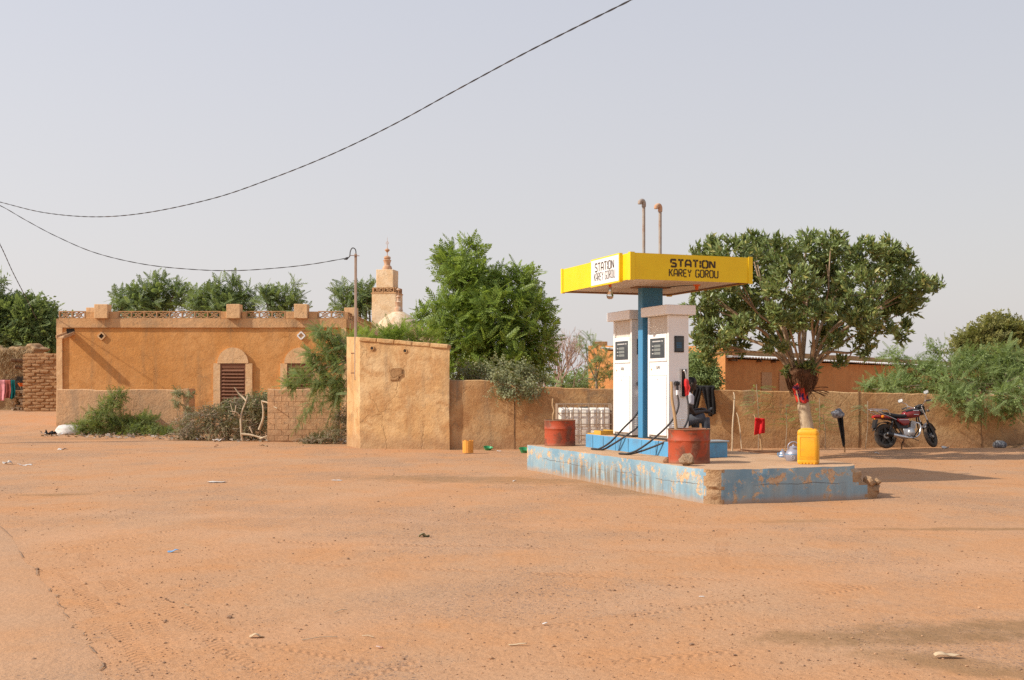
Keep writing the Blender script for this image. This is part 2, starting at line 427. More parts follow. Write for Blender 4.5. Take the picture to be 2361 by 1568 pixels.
# ================================================================ GROUND
def ground_material(name='laterite_ground', tar=False):
    t = NT(name)
    big = t.rng(t.noise(0.16, 5, 0.6), 0.36, 0.64)
    med = t.noise(0.9, 6, 0.65, dist=0.4)
    col = t.mix(big, (0.505, 0.268, 0.136), (0.49, 0.29, 0.166))
    col = t.mix(t.rng(med, 0.35, 0.7), col, (0.525, 0.255, 0.112))
    col = t.mix(t.rng(t.noise(0.45, 5, 0.7, vec=t.mapv((1, 0.55, 1), loc=(3.1, 7.7, 0))), 0.50, 0.64, 0, 0.6), col, (0.49, 0.295, 0.17))
    # old tar surface showing through: greyer, gravelly
    grav = t.rng(t.noise(0.33, 6, 0.7, vec=t.mapv((1, 0.8, 1), loc=(11, 3, 0))), 0.45, 0.62)
    col = t.mix(t.math('MULTIPLY', grav, 0.42), col, (0.41, 0.265, 0.165))
    fine = t.noise(26, 5, 0.75)
    col = t.mix(t.rng(fine, 0.3, 0.72, 0.0, 0.42), col, (0.33, 0.16, 0.075))
    col = t.mix(t.rng(t.noise(9, 6, 0.75), 0.5, 0.72, 0.0, 0.35), col, (0.52, 0.31, 0.18))
    # specks of grit, three sizes
    v1 = t.n('ShaderNodeTexVoronoi'); t.L(t.co(), v1.inputs['Vector']); v1.inputs['Scale'].default_value = 38
    sc1 = t.sep(v1.outputs['Color'])
    lim1 = t.math('MULTIPLY', t.rng(sc1[0], 0.5, 1.0, 0.0, 0.42, False), t.math('ADD', 0.45, t.math('MULTIPLY', grav, 0.9)))
    sp1 = t.math('LESS_THAN', v1.outputs['Distance'], lim1)
    v2 = t.n('ShaderNodeTexVoronoi'); t.L(t.co(), v2.inputs['Vector']); v2.inputs['Scale'].default_value = 75
    sc2 = t.sep(v2.outputs['Color'])
    lim2 = t.math('MULTIPLY', t.rng(sc2[0], 0.35, 1.0, 0.0, 0.52, False), t.math('ADD', 0.35, grav))
    sp2 = t.math('LESS_THAN', v2.outputs['Distance'], lim2)
    speck = t.math('MAXIMUM', sp1, sp2)
    scol = t.mix(sc1[1], (0.13, 0.09, 0.075), (0.45, 0.28, 0.18))
    col = t.mix(t.math('MULTIPLY', speck, 0.8), col, scol)
    # tyre tracks pressed into the dust
    tr = None; trh = None
    for (x, y, rz, hw, ln) in ((-2.75, 7.7, R(118.3), 0.07, 2.6), (-2.35, 7.9, R(120), 0.07, 2.8), (-0.6, 6.4, R(52), 0.06, 0.9), (0.75, 6.55, R(14), 0.06, 0.8), (-1.2, 6.7, R(150), 0.06, 1.0), (-3.1, 8.9, R(116), 0.07, 3.0), (0.2, 9.5, R(-14), 0.08, 3.5), (0.3, 10.9, R(-11), 0.08, 3.5), (1.6, 8.2, R(30), 0.07, 2.2), (-4.2, 11.2, R(63), 0.08, 3.2), (2.1, 11.3, R(80), 0.07, 1.6)):
        m = t.n('ShaderNodeMapping', vector_type='TEXTURE'); t.L(t.co(), m.inputs[0])
        m.inputs['Location'].default_value = (x, y, 0); m.inputs['Rotation'].default_value = (0, 0, rz)
        q = t.sep(m.outputs[0])
        across = t.math('ABSOLUTE', t.math('ADD', q[1], t.math('MULTIPLY', t.math('SUBTRACT', t.noise(0.9, 2), 0.5), 0.25)))
        band = t.math('MULTIPLY', t.rng(across, hw, hw*0.8), t.rng(t.math('ABSOLUTE', q[0]), ln, ln*0.6))
        band = t.math('MULTIPLY', band, t.rng(t.noise(1.7, 3), 0.4, 0.55))
        wave = t.math('SINE', t.math('ADD', t.math('MULTIPLY', q[0], 95.0), t.math('MULTIPLY', across, 70.0)))
        hh = t.math('MULTIPLY', band, t.math('ADD', t.math('MULTIPLY', wave, 0.5), -0.4))
        tr = band if tr is None else t.math('MAXIMUM', tr, band)
        trh = hh if trh is None else t.math('ADD', trh, hh)
    # wheel-worn bands, packed paler and smoother
    for (x, y, rz, hw) in ((0.5, 11.0, R(-12), 0.55), (-1.0, 13.2, R(-9), 0.5), (-3.5, 9.5, R(62), 0.5), (-5.4, 10.4, R(62), 0.5), (3.0, 9.6, R(28), 0.45)):
        m = t.n('ShaderNodeMapping', vector_type='TEXTURE'); t.L(t.co(), m.inputs[0]); m.inputs['Location'].default_value = (x, y, 0); m.inputs['Rotation'].default_value = (0, 0, rz)
        q = t.sep(m.outputs[0]); ac = t.math('ABSOLUTE', t.math('ADD', q[1], t.math('MULTIPLY', t.math('SUBTRACT', t.noise(0.35, 4, .6), 0.5), 2.6)))
        wb_ = t.math('MULTIPLY', t.rng(ac, hw, hw*0.3), t.rng(t.noise(1.1, 5, .65), 0.3, 0.6, 0.04, 0.2))
        col = t.mix(wb_, col, (0.55, 0.325, 0.195))
    # oil and water stains
    st = None
    wob = t.math('MULTIPLY', t.math('SUBTRACT', t.noise(2.6, 8, 0.72, dist=0.5), 0.5), 2.6)
    for (x, y, rx, ry, rz, a) in ((2.45, 7.12, 1.0, 0.24, 0.13, 1.0), (3.6, 7.4, 1.2, 0.28, 0.1, 1.0), (2.55, 6.35, 0.62, 0.22, -0.55, 0.9), (3.2, 5.8, 0.7, 0.3, -0.3, 0.8),
                                  (-0.5, 19.0, 2.2, 0.7, -0.25, 0.75), (5.4, 12.45, 1.5, 0.16, 0.03, 0.85), (-6.6, 16.4, 0.5, 0.2, 0.1, 0.8),
                                  (-12.5, 33.5, 1.7, 0.5, 0.0, 0.7), (3.3, 13.2, 0.5, 0.16, 0.1, 0.5), (1.6, 17.6, 0.7, 1.6, 0.3, 0.6)):
        m = t.n('ShaderNodeMapping', vector_type='TEXTURE'); t.L(t.co(), m.inputs[0])
        m.inputs['Location'].default_value = (x, y, 0); m.inputs['Rotation'].default_value = (0, 0, rz); m.inputs['Scale'].default_value = (rx, ry, 1)
        ln = t.n('ShaderNodeVectorMath', operation='LENGTH'); 
        fl = t.n('ShaderNodeVectorMath', operation='MULTIPLY'); t.L(m.outputs[0], fl.inputs[0]); fl.inputs[1].default_value = (1, 1, 0)
        t.L(fl.outputs[0], ln.inputs[0])
        k = t.math('MULTIPLY', t.rng(t.math('ADD', ln.outputs['Value'], wob), 1.35, 0.5), a)
        st = k if st is None else t.math('MAXIMUM', st, k)
    st = t.math('MULTIPLY', st, t.rng(t.noise(3.4, 6, 0.7, vec=t.mapv(loc=(2, 9, 0))), 0.28, 0.6, 0.45, 1.0))
    col = t.mix(t.math('MULTIPLY', st, 0.74), col, (0.235, 0.135, 0.06))
    col = t.mix(t.math('MULTIPLY', tr, 0.22), col, (0.42, 0.19, 0.08))
    if tar: col = t.mix(0.3, col, (0.46, 0.295, 0.185))
    h = t.math('ADD', t.math('MULTIPLY', fine, 0.35), t.math('MULTIPLY', t.noise(6.5, 5, 0.65), 1.0))
    h = t.math('ADD', h, t.math('MULTIPLY', speck, 0.22)); h = t.math('ADD', h, t.math('MULTIPLY', trh, 0.35))
    return t.bsdf(col, 0.95, normal=t.bump(h, 0.55, 0.03), spec=0.12)
M_ground = ground_material()

def axis(parts):
    out = []
    for a, b, n in parts: out += list(np.linspace(a, b, n, endpoint=False))
    out.append(parts[-1][1]); return out
gxs = axis([(-900, -60, 8), (-60, -24, 18), (-24, 22, 184), (22, 60, 18), (60, 900, 8)])
gys = axis([(-200, 0, 10), (0, 4, 8), (4, 48, 200), (48, 90, 24), (90, 1800, 12)])
def ground_h(x, y):
    z = gz(x, y)
    if 3 < y < 60 and abs(x) < 30:
        z += 0.018*noise.noise(Vector((x*0.5, y*0.5, 0)))+0.010*noise.noise(Vector((x*1.7, y*1.7, 3)))-0.012
    return z
gv = [(x, y, ground_h(x, y)) for y in gys for x in gxs]
nx = len(gxs)
gf = [(j*nx+i, j*nx+i+1, (j+1)*nx+i+1, (j+1)*nx+i) for j in range(len(gys)-1) for i in range(nx-1)]
gm = bpy.data.meshes.new('ground'); gm.from_pydata(gv, [], gf); gm.materials.append(M_ground); gm.shade_smooth()
tag(mesh_obj('ground', gm), kind='structure')

# worn tar road whose edge crosses the lower left corner
edge = [(-260, 1110), (-120, 1150), (0, 1212), (60, 1290), (105, 1345), (135, 1380), (160, 1430), (190, 1455), (215, 1500), (260, 1565), (330, 1660), (420, 1800)]
ep = smooth_path([G(u, v) for u, v in edge], 10)
rb = MB(); vs_ = []; CRACK = []
for i, p in enumerate(ep):
    w = 0.05*noise.noise(Vector((i*0.35, 0, 0)))+0.04*noise.noise(Vector((i*1.1, 4, 0)))
    x = p.x+w; y = p.y
    for k, (ox, oy) in enumerate(((0.0, 0.0), (-0.12, -0.05), (-0.3, -0.13), (-0.6, -0.26), (-1.0, -0.44), (-1.5, -0.66), (-2.2, -1.0), (-3.2, -1.4), (-9, -4.0))):
        vs_.append((x+ox, y+oy, ground_h(x+ox, y+oy)+(0.001 if k == 0 else 0.007)))
rb.add(vs_, [(9*i+k, 9*i+9+k, 9*i+10+k, 9*i+1+k) for i in range(len(ep)-1) for k in range(8)])
for i in range(8, len(ep)-12):
    if noise.noise(Vector((i*0.31, 7, 0))) > 0.12 and noise.noise(Vector((i*1.9, 3, 0))) > -0.25:
        a_, b_ = ep[i], ep[i+1]; w_ = 0.05*noise.noise(Vector((i*0.35, 0, 0)))+0.04*noise.noise(Vector((i*1.1, 4, 0))); w2_ = 0.05*noise.noise(Vector(((i+1)*0.35, 0, 0)))+0.04*noise.noise(Vector(((i+1)*1.1, 4, 0)))
        CRACK.append([(a_.x+w_+0.004, a_.y), (b_.x+w2_+0.004, b_.y), (b_.x+w2_-0.002-0.008*random.random(), b_.y), (a_.x+w_-0.002-0.008*random.random(), a_.y)])
tag(rb.build('road', ground_material('dusty_tar', True), smooth=50), kind='structure')

cm = MB()
for q in CRACK: cm.add([(x, y, ground_h(x, y)+0.0105) for x, y in q], [(0, 1, 2, 3)])
cm.build('edge_crack', paint('dark_tar', (0.25, 0.16, 0.10), 0.9, dirt=(0.4, 0.24, 0.13), damt=0.7, dscale=20), bpy.data.objects['road'])
def pebble(seed, r=1.0, sub=1, squash=0.65, amp=0.35):
    bm = bmesh.new(); bmesh.ops.create_icosphere(bm, subdivisions=sub, radius=r)
    for v in bm.verts:
        v.co *= 1+amp*noise.noise(v.co/r*1.1+Vector((seed*7.3, seed*1.7, 0)))
        v.co.z *= squash
    me = bpy.data.meshes.new('stone'); bm.to_mesh(me); bm.free(); return me
# loose gravel, uncountable
def gravel():
    base = []
    for k in range(5):
        me = pebble(k+3, 1.0, 1); base.append((np.array([v.co[:] for v in me.vertices]), np.array([p.vertices[:] for p in me.polygons]))); bpy.data.meshes.remove(me)
    n = 12000; V = []; Fc = []; k = 0
    for i in range(n):
        y = 5.2*(30/5.2)**(rng.random()**1.15); x = rng.uniform(-0.48, 0.48)*y
        if noise.noise(Vector((x*0.5, y*0.35, 9)))+rng.uniform(-.45, .45) < -0.1: continue
        bv, bf = base[rng.integers(0, 5)]
        s = 0.0026*(1+rng.exponential(0.6))*(1+0.025*y)
        a = rng.uniform(0, 6.28); ca, sa = math.cos(a), math.sin(a)
        w = bv*s*np.array((rng.uniform(.8, 1.5), 1, 1)); w = np.stack([w[:, 0]*ca-w[:, 1]*sa, w[:, 0]*sa+w[:, 1]*ca, w[:, 2]], 1)+np.array((x, y, ground_h(x, y)+0.35*s))
        V.append(w); Fc.append(bf+k); k += len(bv)
    V = np.concatenate(V); Fc = np.concatenate(Fc)
    me = bpy.data.meshes.new('gravel'); me.from_pydata(V.tolist(), [], Fc.tolist())
    t = NT('gravel'); rnd = t.n('ShaderNodeNewGeometry').outputs['Random Per Island']
    me.materials.append(t.bsdf(t.mix(rnd, (0.20, 0.125, 0.085), (0.50, 0.29, 0.16)), 0.9, spec=0.15))
    tag(mesh_obj('gravel', me), 'scattered brown and grey gravel on the orange earth', 'gravel', kind='stuff')
gravel()

# ================================================================ MATERIALS FOR WALLS
M_mosque = plaster('ochre_render', (0.63, 0.295, 0.092), (0.70, 0.36, 0.135), (0.55, 0.255, 0.082), streak=(0.36, 0.22, 0.11), streak_amt=0.55, bump=0.45)
M_band = plaster('pale_ochre_render', (0.62, 0.35, 0.16), (0.70, 0.42, 0.21), (0.52, 0.33, 0.18), streak=(0.22, 0.17, 0.11), streak_amt=0.5)
M_trim = plaster('peach_render', (0.76, 0.48, 0.25), (0.79, 0.53, 0.30), (0.70, 0.42, 0.20), streak_amt=0.15, bump=0.35)
M_low = plaster('worn_block_render', (0.62, 0.36, 0.185), (0.68, 0.42, 0.23), (0.54, 0.34, 0.19), streak=(0.28, 0.22, 0.16), streak_amt=0.4, bump=0.6)
M_kiosk = plaster('stained_yellow_render', (0.60, 0.36, 0.16), (0.72, 0.50, 0.27), (0.47, 0.24, 0.095), streak=(0.31, 0.215, 0.13), s1=0.9, streak_amt=0.65, bump=0.7, scale_patch=0.8)
M_bound = plaster('brown_wall_render', (0.49, 0.265, 0.11), (0.62, 0.41, 0.21), (0.37, 0.185, 0.08), streak=(0.23, 0.175, 0.12), s1=0.75, streak_amt=0.8, bump=0.6, scale_patch=0.7)
M_orange = plaster('orange_render', (0.60, 0.255, 0.085), (0.66, 0.30, 0.11), (0.54, 0.22, 0.075), streak=(.3, .15, .07), streak_amt=0.2, bump=0.4)
M_mud = plaster('mud_brick', (0.40, 0.225, 0.10), (0.46, 0.27, 0.13), (0.33, 0.18, 0.08), streak_amt=0.2, bump=0.9, coarse=1.6)
M_minaret = plaster('minaret_render', (0.76, 0.56, 0.34), (0.80, 0.62, 0.42), (0.72, 0.48, 0.26), streak=(.5, .36, .2), streak_amt=0.3)
M_dome = plaster('flaking_whitewash', (0.72, 0.56, 0.38), (0.76, 0.64, 0.47), (0.60, 0.36, 0.19), streak=(0.5, 0.29, 0.14), streak_amt=0.6)
M_clay = paint('fired_clay', (0.50, 0.27, 0.15), 0.8, dirt=(0.75, 0.66, 0.52), damt=0.7)
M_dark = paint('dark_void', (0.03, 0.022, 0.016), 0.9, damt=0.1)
M_shutter = paint('brown_shutter_paint', (0.20, 0.075, 0.032), 0.55, dirt=(0.32, 0.17, 0.09), damt=0.3)
M_wood = bark('weathered_wood', (0.36, 0.22, 0.11), (0.50, 0.34, 0.19), 20, 0.1)
M_log = bark('dark_log', (0.13, 0.075, 0.04), (0.24, 0.14, 0.075), 12, 0.2)
M_rust = paint('rusty_steel', (0.26, 0.15, 0.09), 0.75, 0.2, dirt=(0.36, 0.16, 0.07), damt=0.6, dscale=14)
M_pipe = paint('galvanised_rusting', (0.38, 0.33, 0.28), 0.6, 0.3, dirt=(0.33, 0.15, 0.07), damt=0.75, dscale=6)
M_black = paint('black_rubber', (0.022, 0.022, 0.024), 0.55, dirt=(0.22, 0.13, 0.08), damt=0.25)
M_white = paint('white_enamel', (0.84, 0.83, 0.81), 0.35, dirt=(0.55, 0.45, 0.34), damt=0.12)
M_whitecap = paint('dusty_white_cap', (0.88, 0.87, 0.86), 0.45, dirt=(0.6, 0.5, 0.4), damt=0.08)

def wall_strip(mb, pts, thick, seg=0.3, nz=5, tj=0.02, zb=-0.15, out=(0, 1)):
    """free-standing wall along pts [(x,y,ztop)], with uneven top; thickness goes along out"""
    line = []
    for (a, b) in zip(pts[:-1], pts[1:]):
        a = Vector(a); b = Vector(b); n = max(1, int((b.xy-a.xy).length/seg))
        for i in range(n): line.append(a.lerp(b, i/n))
    line.append(Vector(pts[-1]))
    o = Vector((out[0], out[1], 0))*thick; rings = []
    for p in line:
        zt = p.z+tj*1.5*noise.noise(Vector((p.x*2.3, p.y*2.3, 1)))+tj*noise.noise(Vector((p.x*6, p.y*6, 2)))
        ring = []
        zb2 = gz(p.x, p.y)+zb
        for k in range(nz+1):
            z = lerp(zb2, zt-0.02, k/nz); w = 0.012*noise.noise(Vector((p.x*1.7, z*1.7, 5)))
            ring.append(Vector((p.x, p.y+w, z)))
        ring.append(Vector((p.x, p.y, zt))+o*0.12); ring.append(Vector((p.x, p.y, zt))+o*0.88)
        for k in range(nz, -1, -1):
            z = lerp(zb2, zt-0.02, k/nz); ring.append(Vector((p.x, p.y, z))+o)
        rings.append(ring)
    mb.loft(rings); return mb

# ================================================================ MOSQUE
DM = 39.5
mx0, mx1 = PX(133, DM), PX(798, DM)
mz_roof, mz_band = PZ(735, DM), PZ(755.5, DM)
MY1 = 47.5
mosque = thing('mosque', 'long low ochre mosque with arched shutter windows and pierced parapet', 'mosque', ((mx0+mx1)/2, DM, 0))
w = MB(); w.bx(mx0+0.03, mx1-0.03, DM, MY1, -0.3, mz_roof-0.01)
w.build('wall', M_mosque, mosque, True, cuts=0.8, jit=0.008, jscale=1.5)
w = MB(); w.bx(mx0-0.02, mx1+0.02, DM-0.06, DM-0.002, mz_band, mz_roof); w.bx(mx1-0.028, mx1+0.05, DM+0.002, MY1, mz_band, mz_roof+0.003)
w.build('fascia_band', M_band, mosque, True, cuts=0.5, jit=0.008, jscale=3)
w = MB(); w.bx(mx0-0.015, PX(145.5, DM), DM-0.07, DM-0.003, -0.3, mz_band-0.002)
w.build('corner_pilaster', M_trim, mosque, True, cuts=0.4, jit=0.01, jscale=3)
w = MB(); w.bx(PX(787, DM), mx1+0.01, DM-0.07, DM-0.003, -0.3, mz_band-0.002)
w.build('corner_pilaster', M_trim, mosque, True, cuts=0.4, jit=0.01, jscale=3)
# pierced parapet blocks
pb_h, pb_d, pb_w = 0.265, 0.11, 0.475
def claustra_mesh():
    m = MB(); W, H, D = pb_w-0.006, pb_h, pb_d
    m.bx(-W/2, W/2, -D/2, D/2, 0, 0.03); m.bx(-W/2, W/2, -D/2, D/2, H-0.03, H)
    m.bx(-W/2, -W/2+0.035, -D/2, D/2, 0.0301, H-0.0301); m.bx(W/2-0.035, W/2, -D/2, D/2, 0.0301, H-0.0301)
    D2 = D*0.8; t = 0.03
    def dbar(x0, z0, x1, z1, dd): m.bar((x0, 0, z0), (x1, 0, z1), dd, t)
    dbar(-W/2+0.03, 0.035, 0, H/2-0.015, D2); dbar(-W/2+0.03, H-0.035, 0, H/2+0.015, D2*0.99)
    dbar(W/2-0.03, 0.035, 0, H/2-0.015, D2*0.98); dbar(W/2-0.03, H-0.035, 0, H/2+0.015, D2*0.97)
    m.bar((0, 0, 0.03), (-0.085, 0, H/2), D2*0.9, 0.024); m.bar((-0.085, 0, H/2), (0, 0, H-0.03), D2*0.89, 0.024)
    m.bar((0, 0, 0.03), (0.085, 0, H/2), D2*0.88, 0.024); m.bar((0.085, 0, H/2), (0, 0, H-0.03), D2*0.87, 0.024)
    return m.mesh('claustra_block', M_band)
CL = claustra_mesh()
def claustra(parent, x, y, z, rz=0.0):
    o = bpy.data.objects.new('claustra_block', CL); COL.objects.link(o)
    o.location = (x, y, z); o.rotation_euler = (0, 0, rz); attach(o, parent, True)
yp = DM+0.03
def run(u0, u1, n):
    for i in range(n): claustra(mosque, PX(lerp(u0, u1, (i+0.5)/n), DM), yp, mz_roof+0.001)
def solid(u0, u1, h=pb_h-0.015):
    m = MB(); m.bx(PX(u0, DM)+0.004, PX(u1, DM)-0.004, yp-0.05, yp+0.06, mz_roof+0.001, mz_roof+h)
    m.build('parapet_infill', M_band, mosque, True, bevel=0.012, cuts=0.2, jit=0.006, jscale=5)
def pier(u, y=yp, w_=0.46, x=None, top=PZ(702, DM)):
    xx = PX(u, DM) if x is None else x
    m = MB(); m.bx(xx-w_/2, xx+w_/2, y-0.22, y+0.2, mz_roof+0.0015, top)
    m.build('parapet_pier', M_trim, mosque, True, bevel=0.015, cuts=0.2, jit=0.008, jscale=4)
run(137, 196.5, 2); solid(197, 221); pier(237); solid(252, 273); run(274, 508, 8); solid(509, 524.5); pier(540.7); solid(557, 568)
run(568.5, 657, 3); solid(658, 679.5); pier(695.6); solid(712, 733); run(734, 794, 2)
yy = yp+0.5
for i in range(14):
    if i == 2: pier(0, yy+0.25, 0.45, mx1-0.06)
    else: claustra(mosque, mx1-0.06, yy+0.25, mz_roof+0.004, R(90))
    yy += 0.48
pier(0, MY1-0.3, 0.6, PX(184, 45.5)*1.0-0.0, PZ(709, 47)); 
# arched windows with slatted shutters
def window(uc):
    xc = PX(uc, DM); zs = PZ(838, DM); zb = 0.55; hw = 0.437; y0 = DM
    wd = MB()
    wd.bx(xc-hw-0.235, xc-hw, y0-0.075, y0-0.002, 0.0, zs); wd.bx(xc+hw, xc+hw+0.235, y0-0.075, y0-0.002, 0.0, zs)
    wd.bx(xc-hw, xc+hw, y0-0.08, y0-0.002, zb-0.18, zb)
    fr = wd.build('window_surround', M_trim, mosque, True, cuts=0.3, jit=0.006, jscale=4)
    ar = MB(); r = 0.535; n = 20
    ar.prism([(r*math.cos(math.pi*i/n), r*1.02*math.sin(math.pi*i/n)) for i in range(n+1)], y0-0.085, y0-0.003, lambda x, y, z: (xc+x, z, zs+0.003+y))
    ar.build('arch_panel', M_trim, fr, True, cuts=0.15, jit=0.005, jscale=5)
    sh = MB(); sh.bx(xc-hw+0.004, xc+hw-0.004, y0-0.012, y0-0.001, zb, zs-0.004)
    shutter = sh.build('shutter', M_shutter, mosque, True)
    fm = MB()
    for (a, b, c, d) in ((-hw+.005, -hw+.05, zb, zs-.005), (hw-.05, hw-.005, zb, zs-.005), (-.022, .022, zb, zb+0.9)):
        fm.bx(xc+a, xc+b, y0-0.055, y0-0.0125, c, d)
    fm.bx(xc-hw+.052, xc+hw-.052, y0-0.05, y0-0.0126, zs-0.17, zs-0.006)
    fm.build('shutter_frame', M_shutter, shutter, True)
    sl = MB(); sl.box((0, 0, 0), (2*hw-0.11, 0.012, 0.105), M=Matrix.Rotation(R(-38), 3, 'X')); slm = sl.mesh('slat', M_shutter)
    z = zs-0.235
    while z > zb+0.05:
        o = mesh_obj('slat', slm); o.location = (xc+random.uniform(-.004, .004), y0-0.048, z); o.rotation_euler = (random.uniform(-.06, .06), 0, random.uniform(-.008, .008))
        attach(o, shutter, True); z -= 0.118
window(538); window(692)
# diamond vents
for uc, vc, white in ((235, 775, False), (695, 774, True)):
    c = P(uc, vc, DM); m = MB(); s = 0.13
    for k in range(4):
        a0 = k*math.pi/2; a1 = a0+math.pi/2
        m.bar((c.x+s*math.cos(a0), DM-0.03, c.z+s*math.sin(a0)), (c.x+s*math.cos(a1), DM-0.03, c.z+s*math.sin(a1)), 0.05+0.001*k, 0.045)
    vf = m.build('diamond_vent', M_white if white else M_trim, mosque, True)
    m = MB(); m.prism([(s*.9, 0), (0, s*.9), (-s*.9, 0), (0, -s*.9)], DM-0.008, DM-0.0025, lambda x, y, z: (c.x+x, z, c.z+y))
    m.build('vent_opening', M_band if white else M_dark, vf, True)
# rain spout
c = P(163, 771, DM); m = MB()
m.bx(c.x-0.14, c.x+0.14, DM-0.012, DM-0.004, c.z+0.02, c.z+0.2)
m.build('spout_opening', M_dark, mosque, True)
m = MB(); ax = Vector((-0.12, -0.62, -0.16)); b0 = Vector((c.x, DM-0.005, c.z+0.01))
for off, hh in ((-0.13, 0.07), (0.13, 0.07)):
    m.bar(b0+Vector((off, 0, 0.03)), b0+ax+Vector((off, 0, 0.03)), 0.035, 0.11)
m.bar(b0, b0+ax, 0.225, 0.05)
m.build('rain_spout', M_low, mosque, True, bevel=0.008, cuts=0.15, jit=0.006, jscale=6)

# low front walls
def low_wall(name, label, pts, thick=0.22, mat=M_low, tj=0.02):
    x = sum(p[0] for p in pts)/len(pts); y = pts[0][1]
    t = thing(name, label, 'wall', (x, y, 0))
    wall_strip(MB(), pts, thick, 0.25, 6, tj).build('wall_face', mat, t, True, smooth=45)
    return t
lw1 = low_wall('garden_wall', 'low ochre wall flush with the mosque left corner, grey stained end', [(PX(132, 37.2), 37.2, PZ(898, 37.2)), (PX(275, 37.2), 37.2, PZ(899, 37.2))])
lw2 = low_wall('garden_wall', 'low ochre wall set back with creeper over its right end', [(PX(276, 37.75), 37.75, PZ(898, 37.75)), (PX(433, 37.75), 37.75, PZ(898, 37.75))])
m = MB(); m.bx(PX(425, 37.7), PX(438, 37.7), 37.55, 38.3, -0.1, PZ(896, 37.7)); m.build('end_pier', M_low, lw2, True, cuts=0.2, jit=0.012)
lw3 = low_wall('garden_wall', 'block wall with showing courses between brush pile and yellow block house', [(PX(617, 31.8), 31.8, PZ(898, 31.8)), (PX(781, 31.8), 31.8, PZ(895, 31.8))], 0.28, tj=0.03)
# block courses showing through the worn render of the third wall
for j in range(9):
    z = 0.02+j*0.157; xx = PX(617, 31.8)+0.015+(0.0 if j % 2 else -0.2)
    while xx < PX(781, 31.8)-0.05:
        x0 = max(xx, PX(617, 31.8)+0.012); x1 = min(xx+0.38, PX(781, 31.8)-0.012)
        if x1-x0 > 0.08 and z < 1.3:
            m = MB(); m.bx(x0+0.0004, x1-0.0004, 31.8-0.012-.0025*(j % 3)-random.uniform(0, .002), 31.9, z+0.003, z+0.1550)
            m.build('block', M_low, lw3, True, bevel=0.0022, seg=1, cuts=0.12, jit=0.003, jscale=5)
        xx += 0.392

# ================================================================ MINARET AND DOME
mnr = thing('minaret', 'small square two-tier minaret with pierced collar and clay pot finial', 'minaret', (PX(893, 46.5), 46.5, 0), R(-11))
W1 = 1.0
m = MB(); m.bx(-W1/2, W1/2, -W1/2, W1/2, -0.2, 5.28); m.build('lower_shaft', M_minaret, mnr, cuts=0.35, jit=0.012, jscale=2)
m = MB(); m.bx(-W1/2-0.02, W1/2+0.02, -W1/2-0.02, W1/2+0.02, 5.281, 5.32); m.build('ledge', M_band, mnr)
for k in range(4):
    a = k*math.pi/2
    for s in (-0.25, 0.25):
        o = mesh_obj('claustra_block', CL); o.location = Matrix.Rotation(a, 3, 'Z') @ Vector((s*0.9, -W1/2+0.055, 5.321)); o.rotation_euler = (0, 0, a); o.scale = (0.9, 1, 0.8); attach(o, mnr)
m = MB(); m.bx(-0.36, 0.36, -0.36, 0.36, 5.325, 6.27); m.build('upper_shaft', M_minaret, mnr, bevel=0.02, cuts=0.25, jit=0.01, jscale=3)
m = MB(); m.lathe([(0.0, 6.27), (0.19, 6.27), (0.2, 6.33), (0.17, 6.43), (0.12, 6.47), (0.12, 6.5), (0.125, 6.56), (0.16, 6.66), (0.17, 6.68), (0.13, 6.70), (0.10, 6.71), (0.14, 6.75), (0.135, 6.81), (0.05, 6.86), (0.0, 6.86)], n=20)
m.build('pot_finial', M_clay, mnr, smooth=35)
m = MB(); m.cyl((0, 0, 6.86), (0, 0, 7.02), 0.015, n=8); m.lathe([(0.0, 7.0), (0.03, 7.0), (0.1, 7.08), (0.105, 7.1), (0.03, 7.16), (0, 7.16)]); m.cyl((0, 0, 7.15), (0, 0, 7.62), 0.014, 0.004, 8)
for i in range(10):
    a0 = R(-60+i*30); a1 = R(-60+(i+1)*30)
    m.cyl((0.055*math.cos(a0), 0, 7.38+0.055*math.sin(a0)), (0.055*math.cos(a1), 0, 7.38+0.055*math.sin(a1)), 0.008, n=6)
m.build('spike', M_clay, mnr, smooth=35)

DD = 43.5; dx, dz = PX(919, DD), PZ(760, DD)
dm = thing('domed_annex', 'whitewashed cone dome with clay pot finial rising beside the minaret', 'dome', (dx, DD, 0))
m = MB(); m.bx(dx-1.25, dx+1.6, DD-1.0, DD+1.6, -0.2, dz); m.build('wall', M_minaret, dm, True, cuts=0.6, jit=0.01)
m = MB(); m.lathe([(0.85, dz), (0.83, dz+0.12), (0.72, dz+0.3), (0.5, dz+0.5), (0.3, dz+0.62), (0.22, dz+0.67), (0, dz+0.68)], (dx, DD, 0), 28); m.build('dome', M_dome, dm, True, smooth=50, cuts=0.12, jit=0.012, jscale=5)
z0 = dz+0.66
m = MB(); m.lathe([(0, z0), (0.16, z0), (0.165, z0+0.08), (0.13, z0+0.18), (0.10, z0+0.21), (0.105, z0+0.27), (0.14, z0+0.36), (0.15, z0+0.385), (0.10, z0+0.40), (0.07, z0+0.42), (0.07, z0+0.55), (0.10, z0+0.58), (0.06, z0+0.64), (0, z0+0.64)], (dx, DD, 0), 20)
m.cyl((dx, DD, z0+0.63), (dx, DD, z0+0.85), 0.014, n=6); m.lathe([(0, z0+0.8), (0.09, z0+0.86), (0.05, z0+0.91), (0, z0+0.91)], (dx, DD, 0), 12)
m.build('pot_finial', M_clay, dm, True, smooth=35)

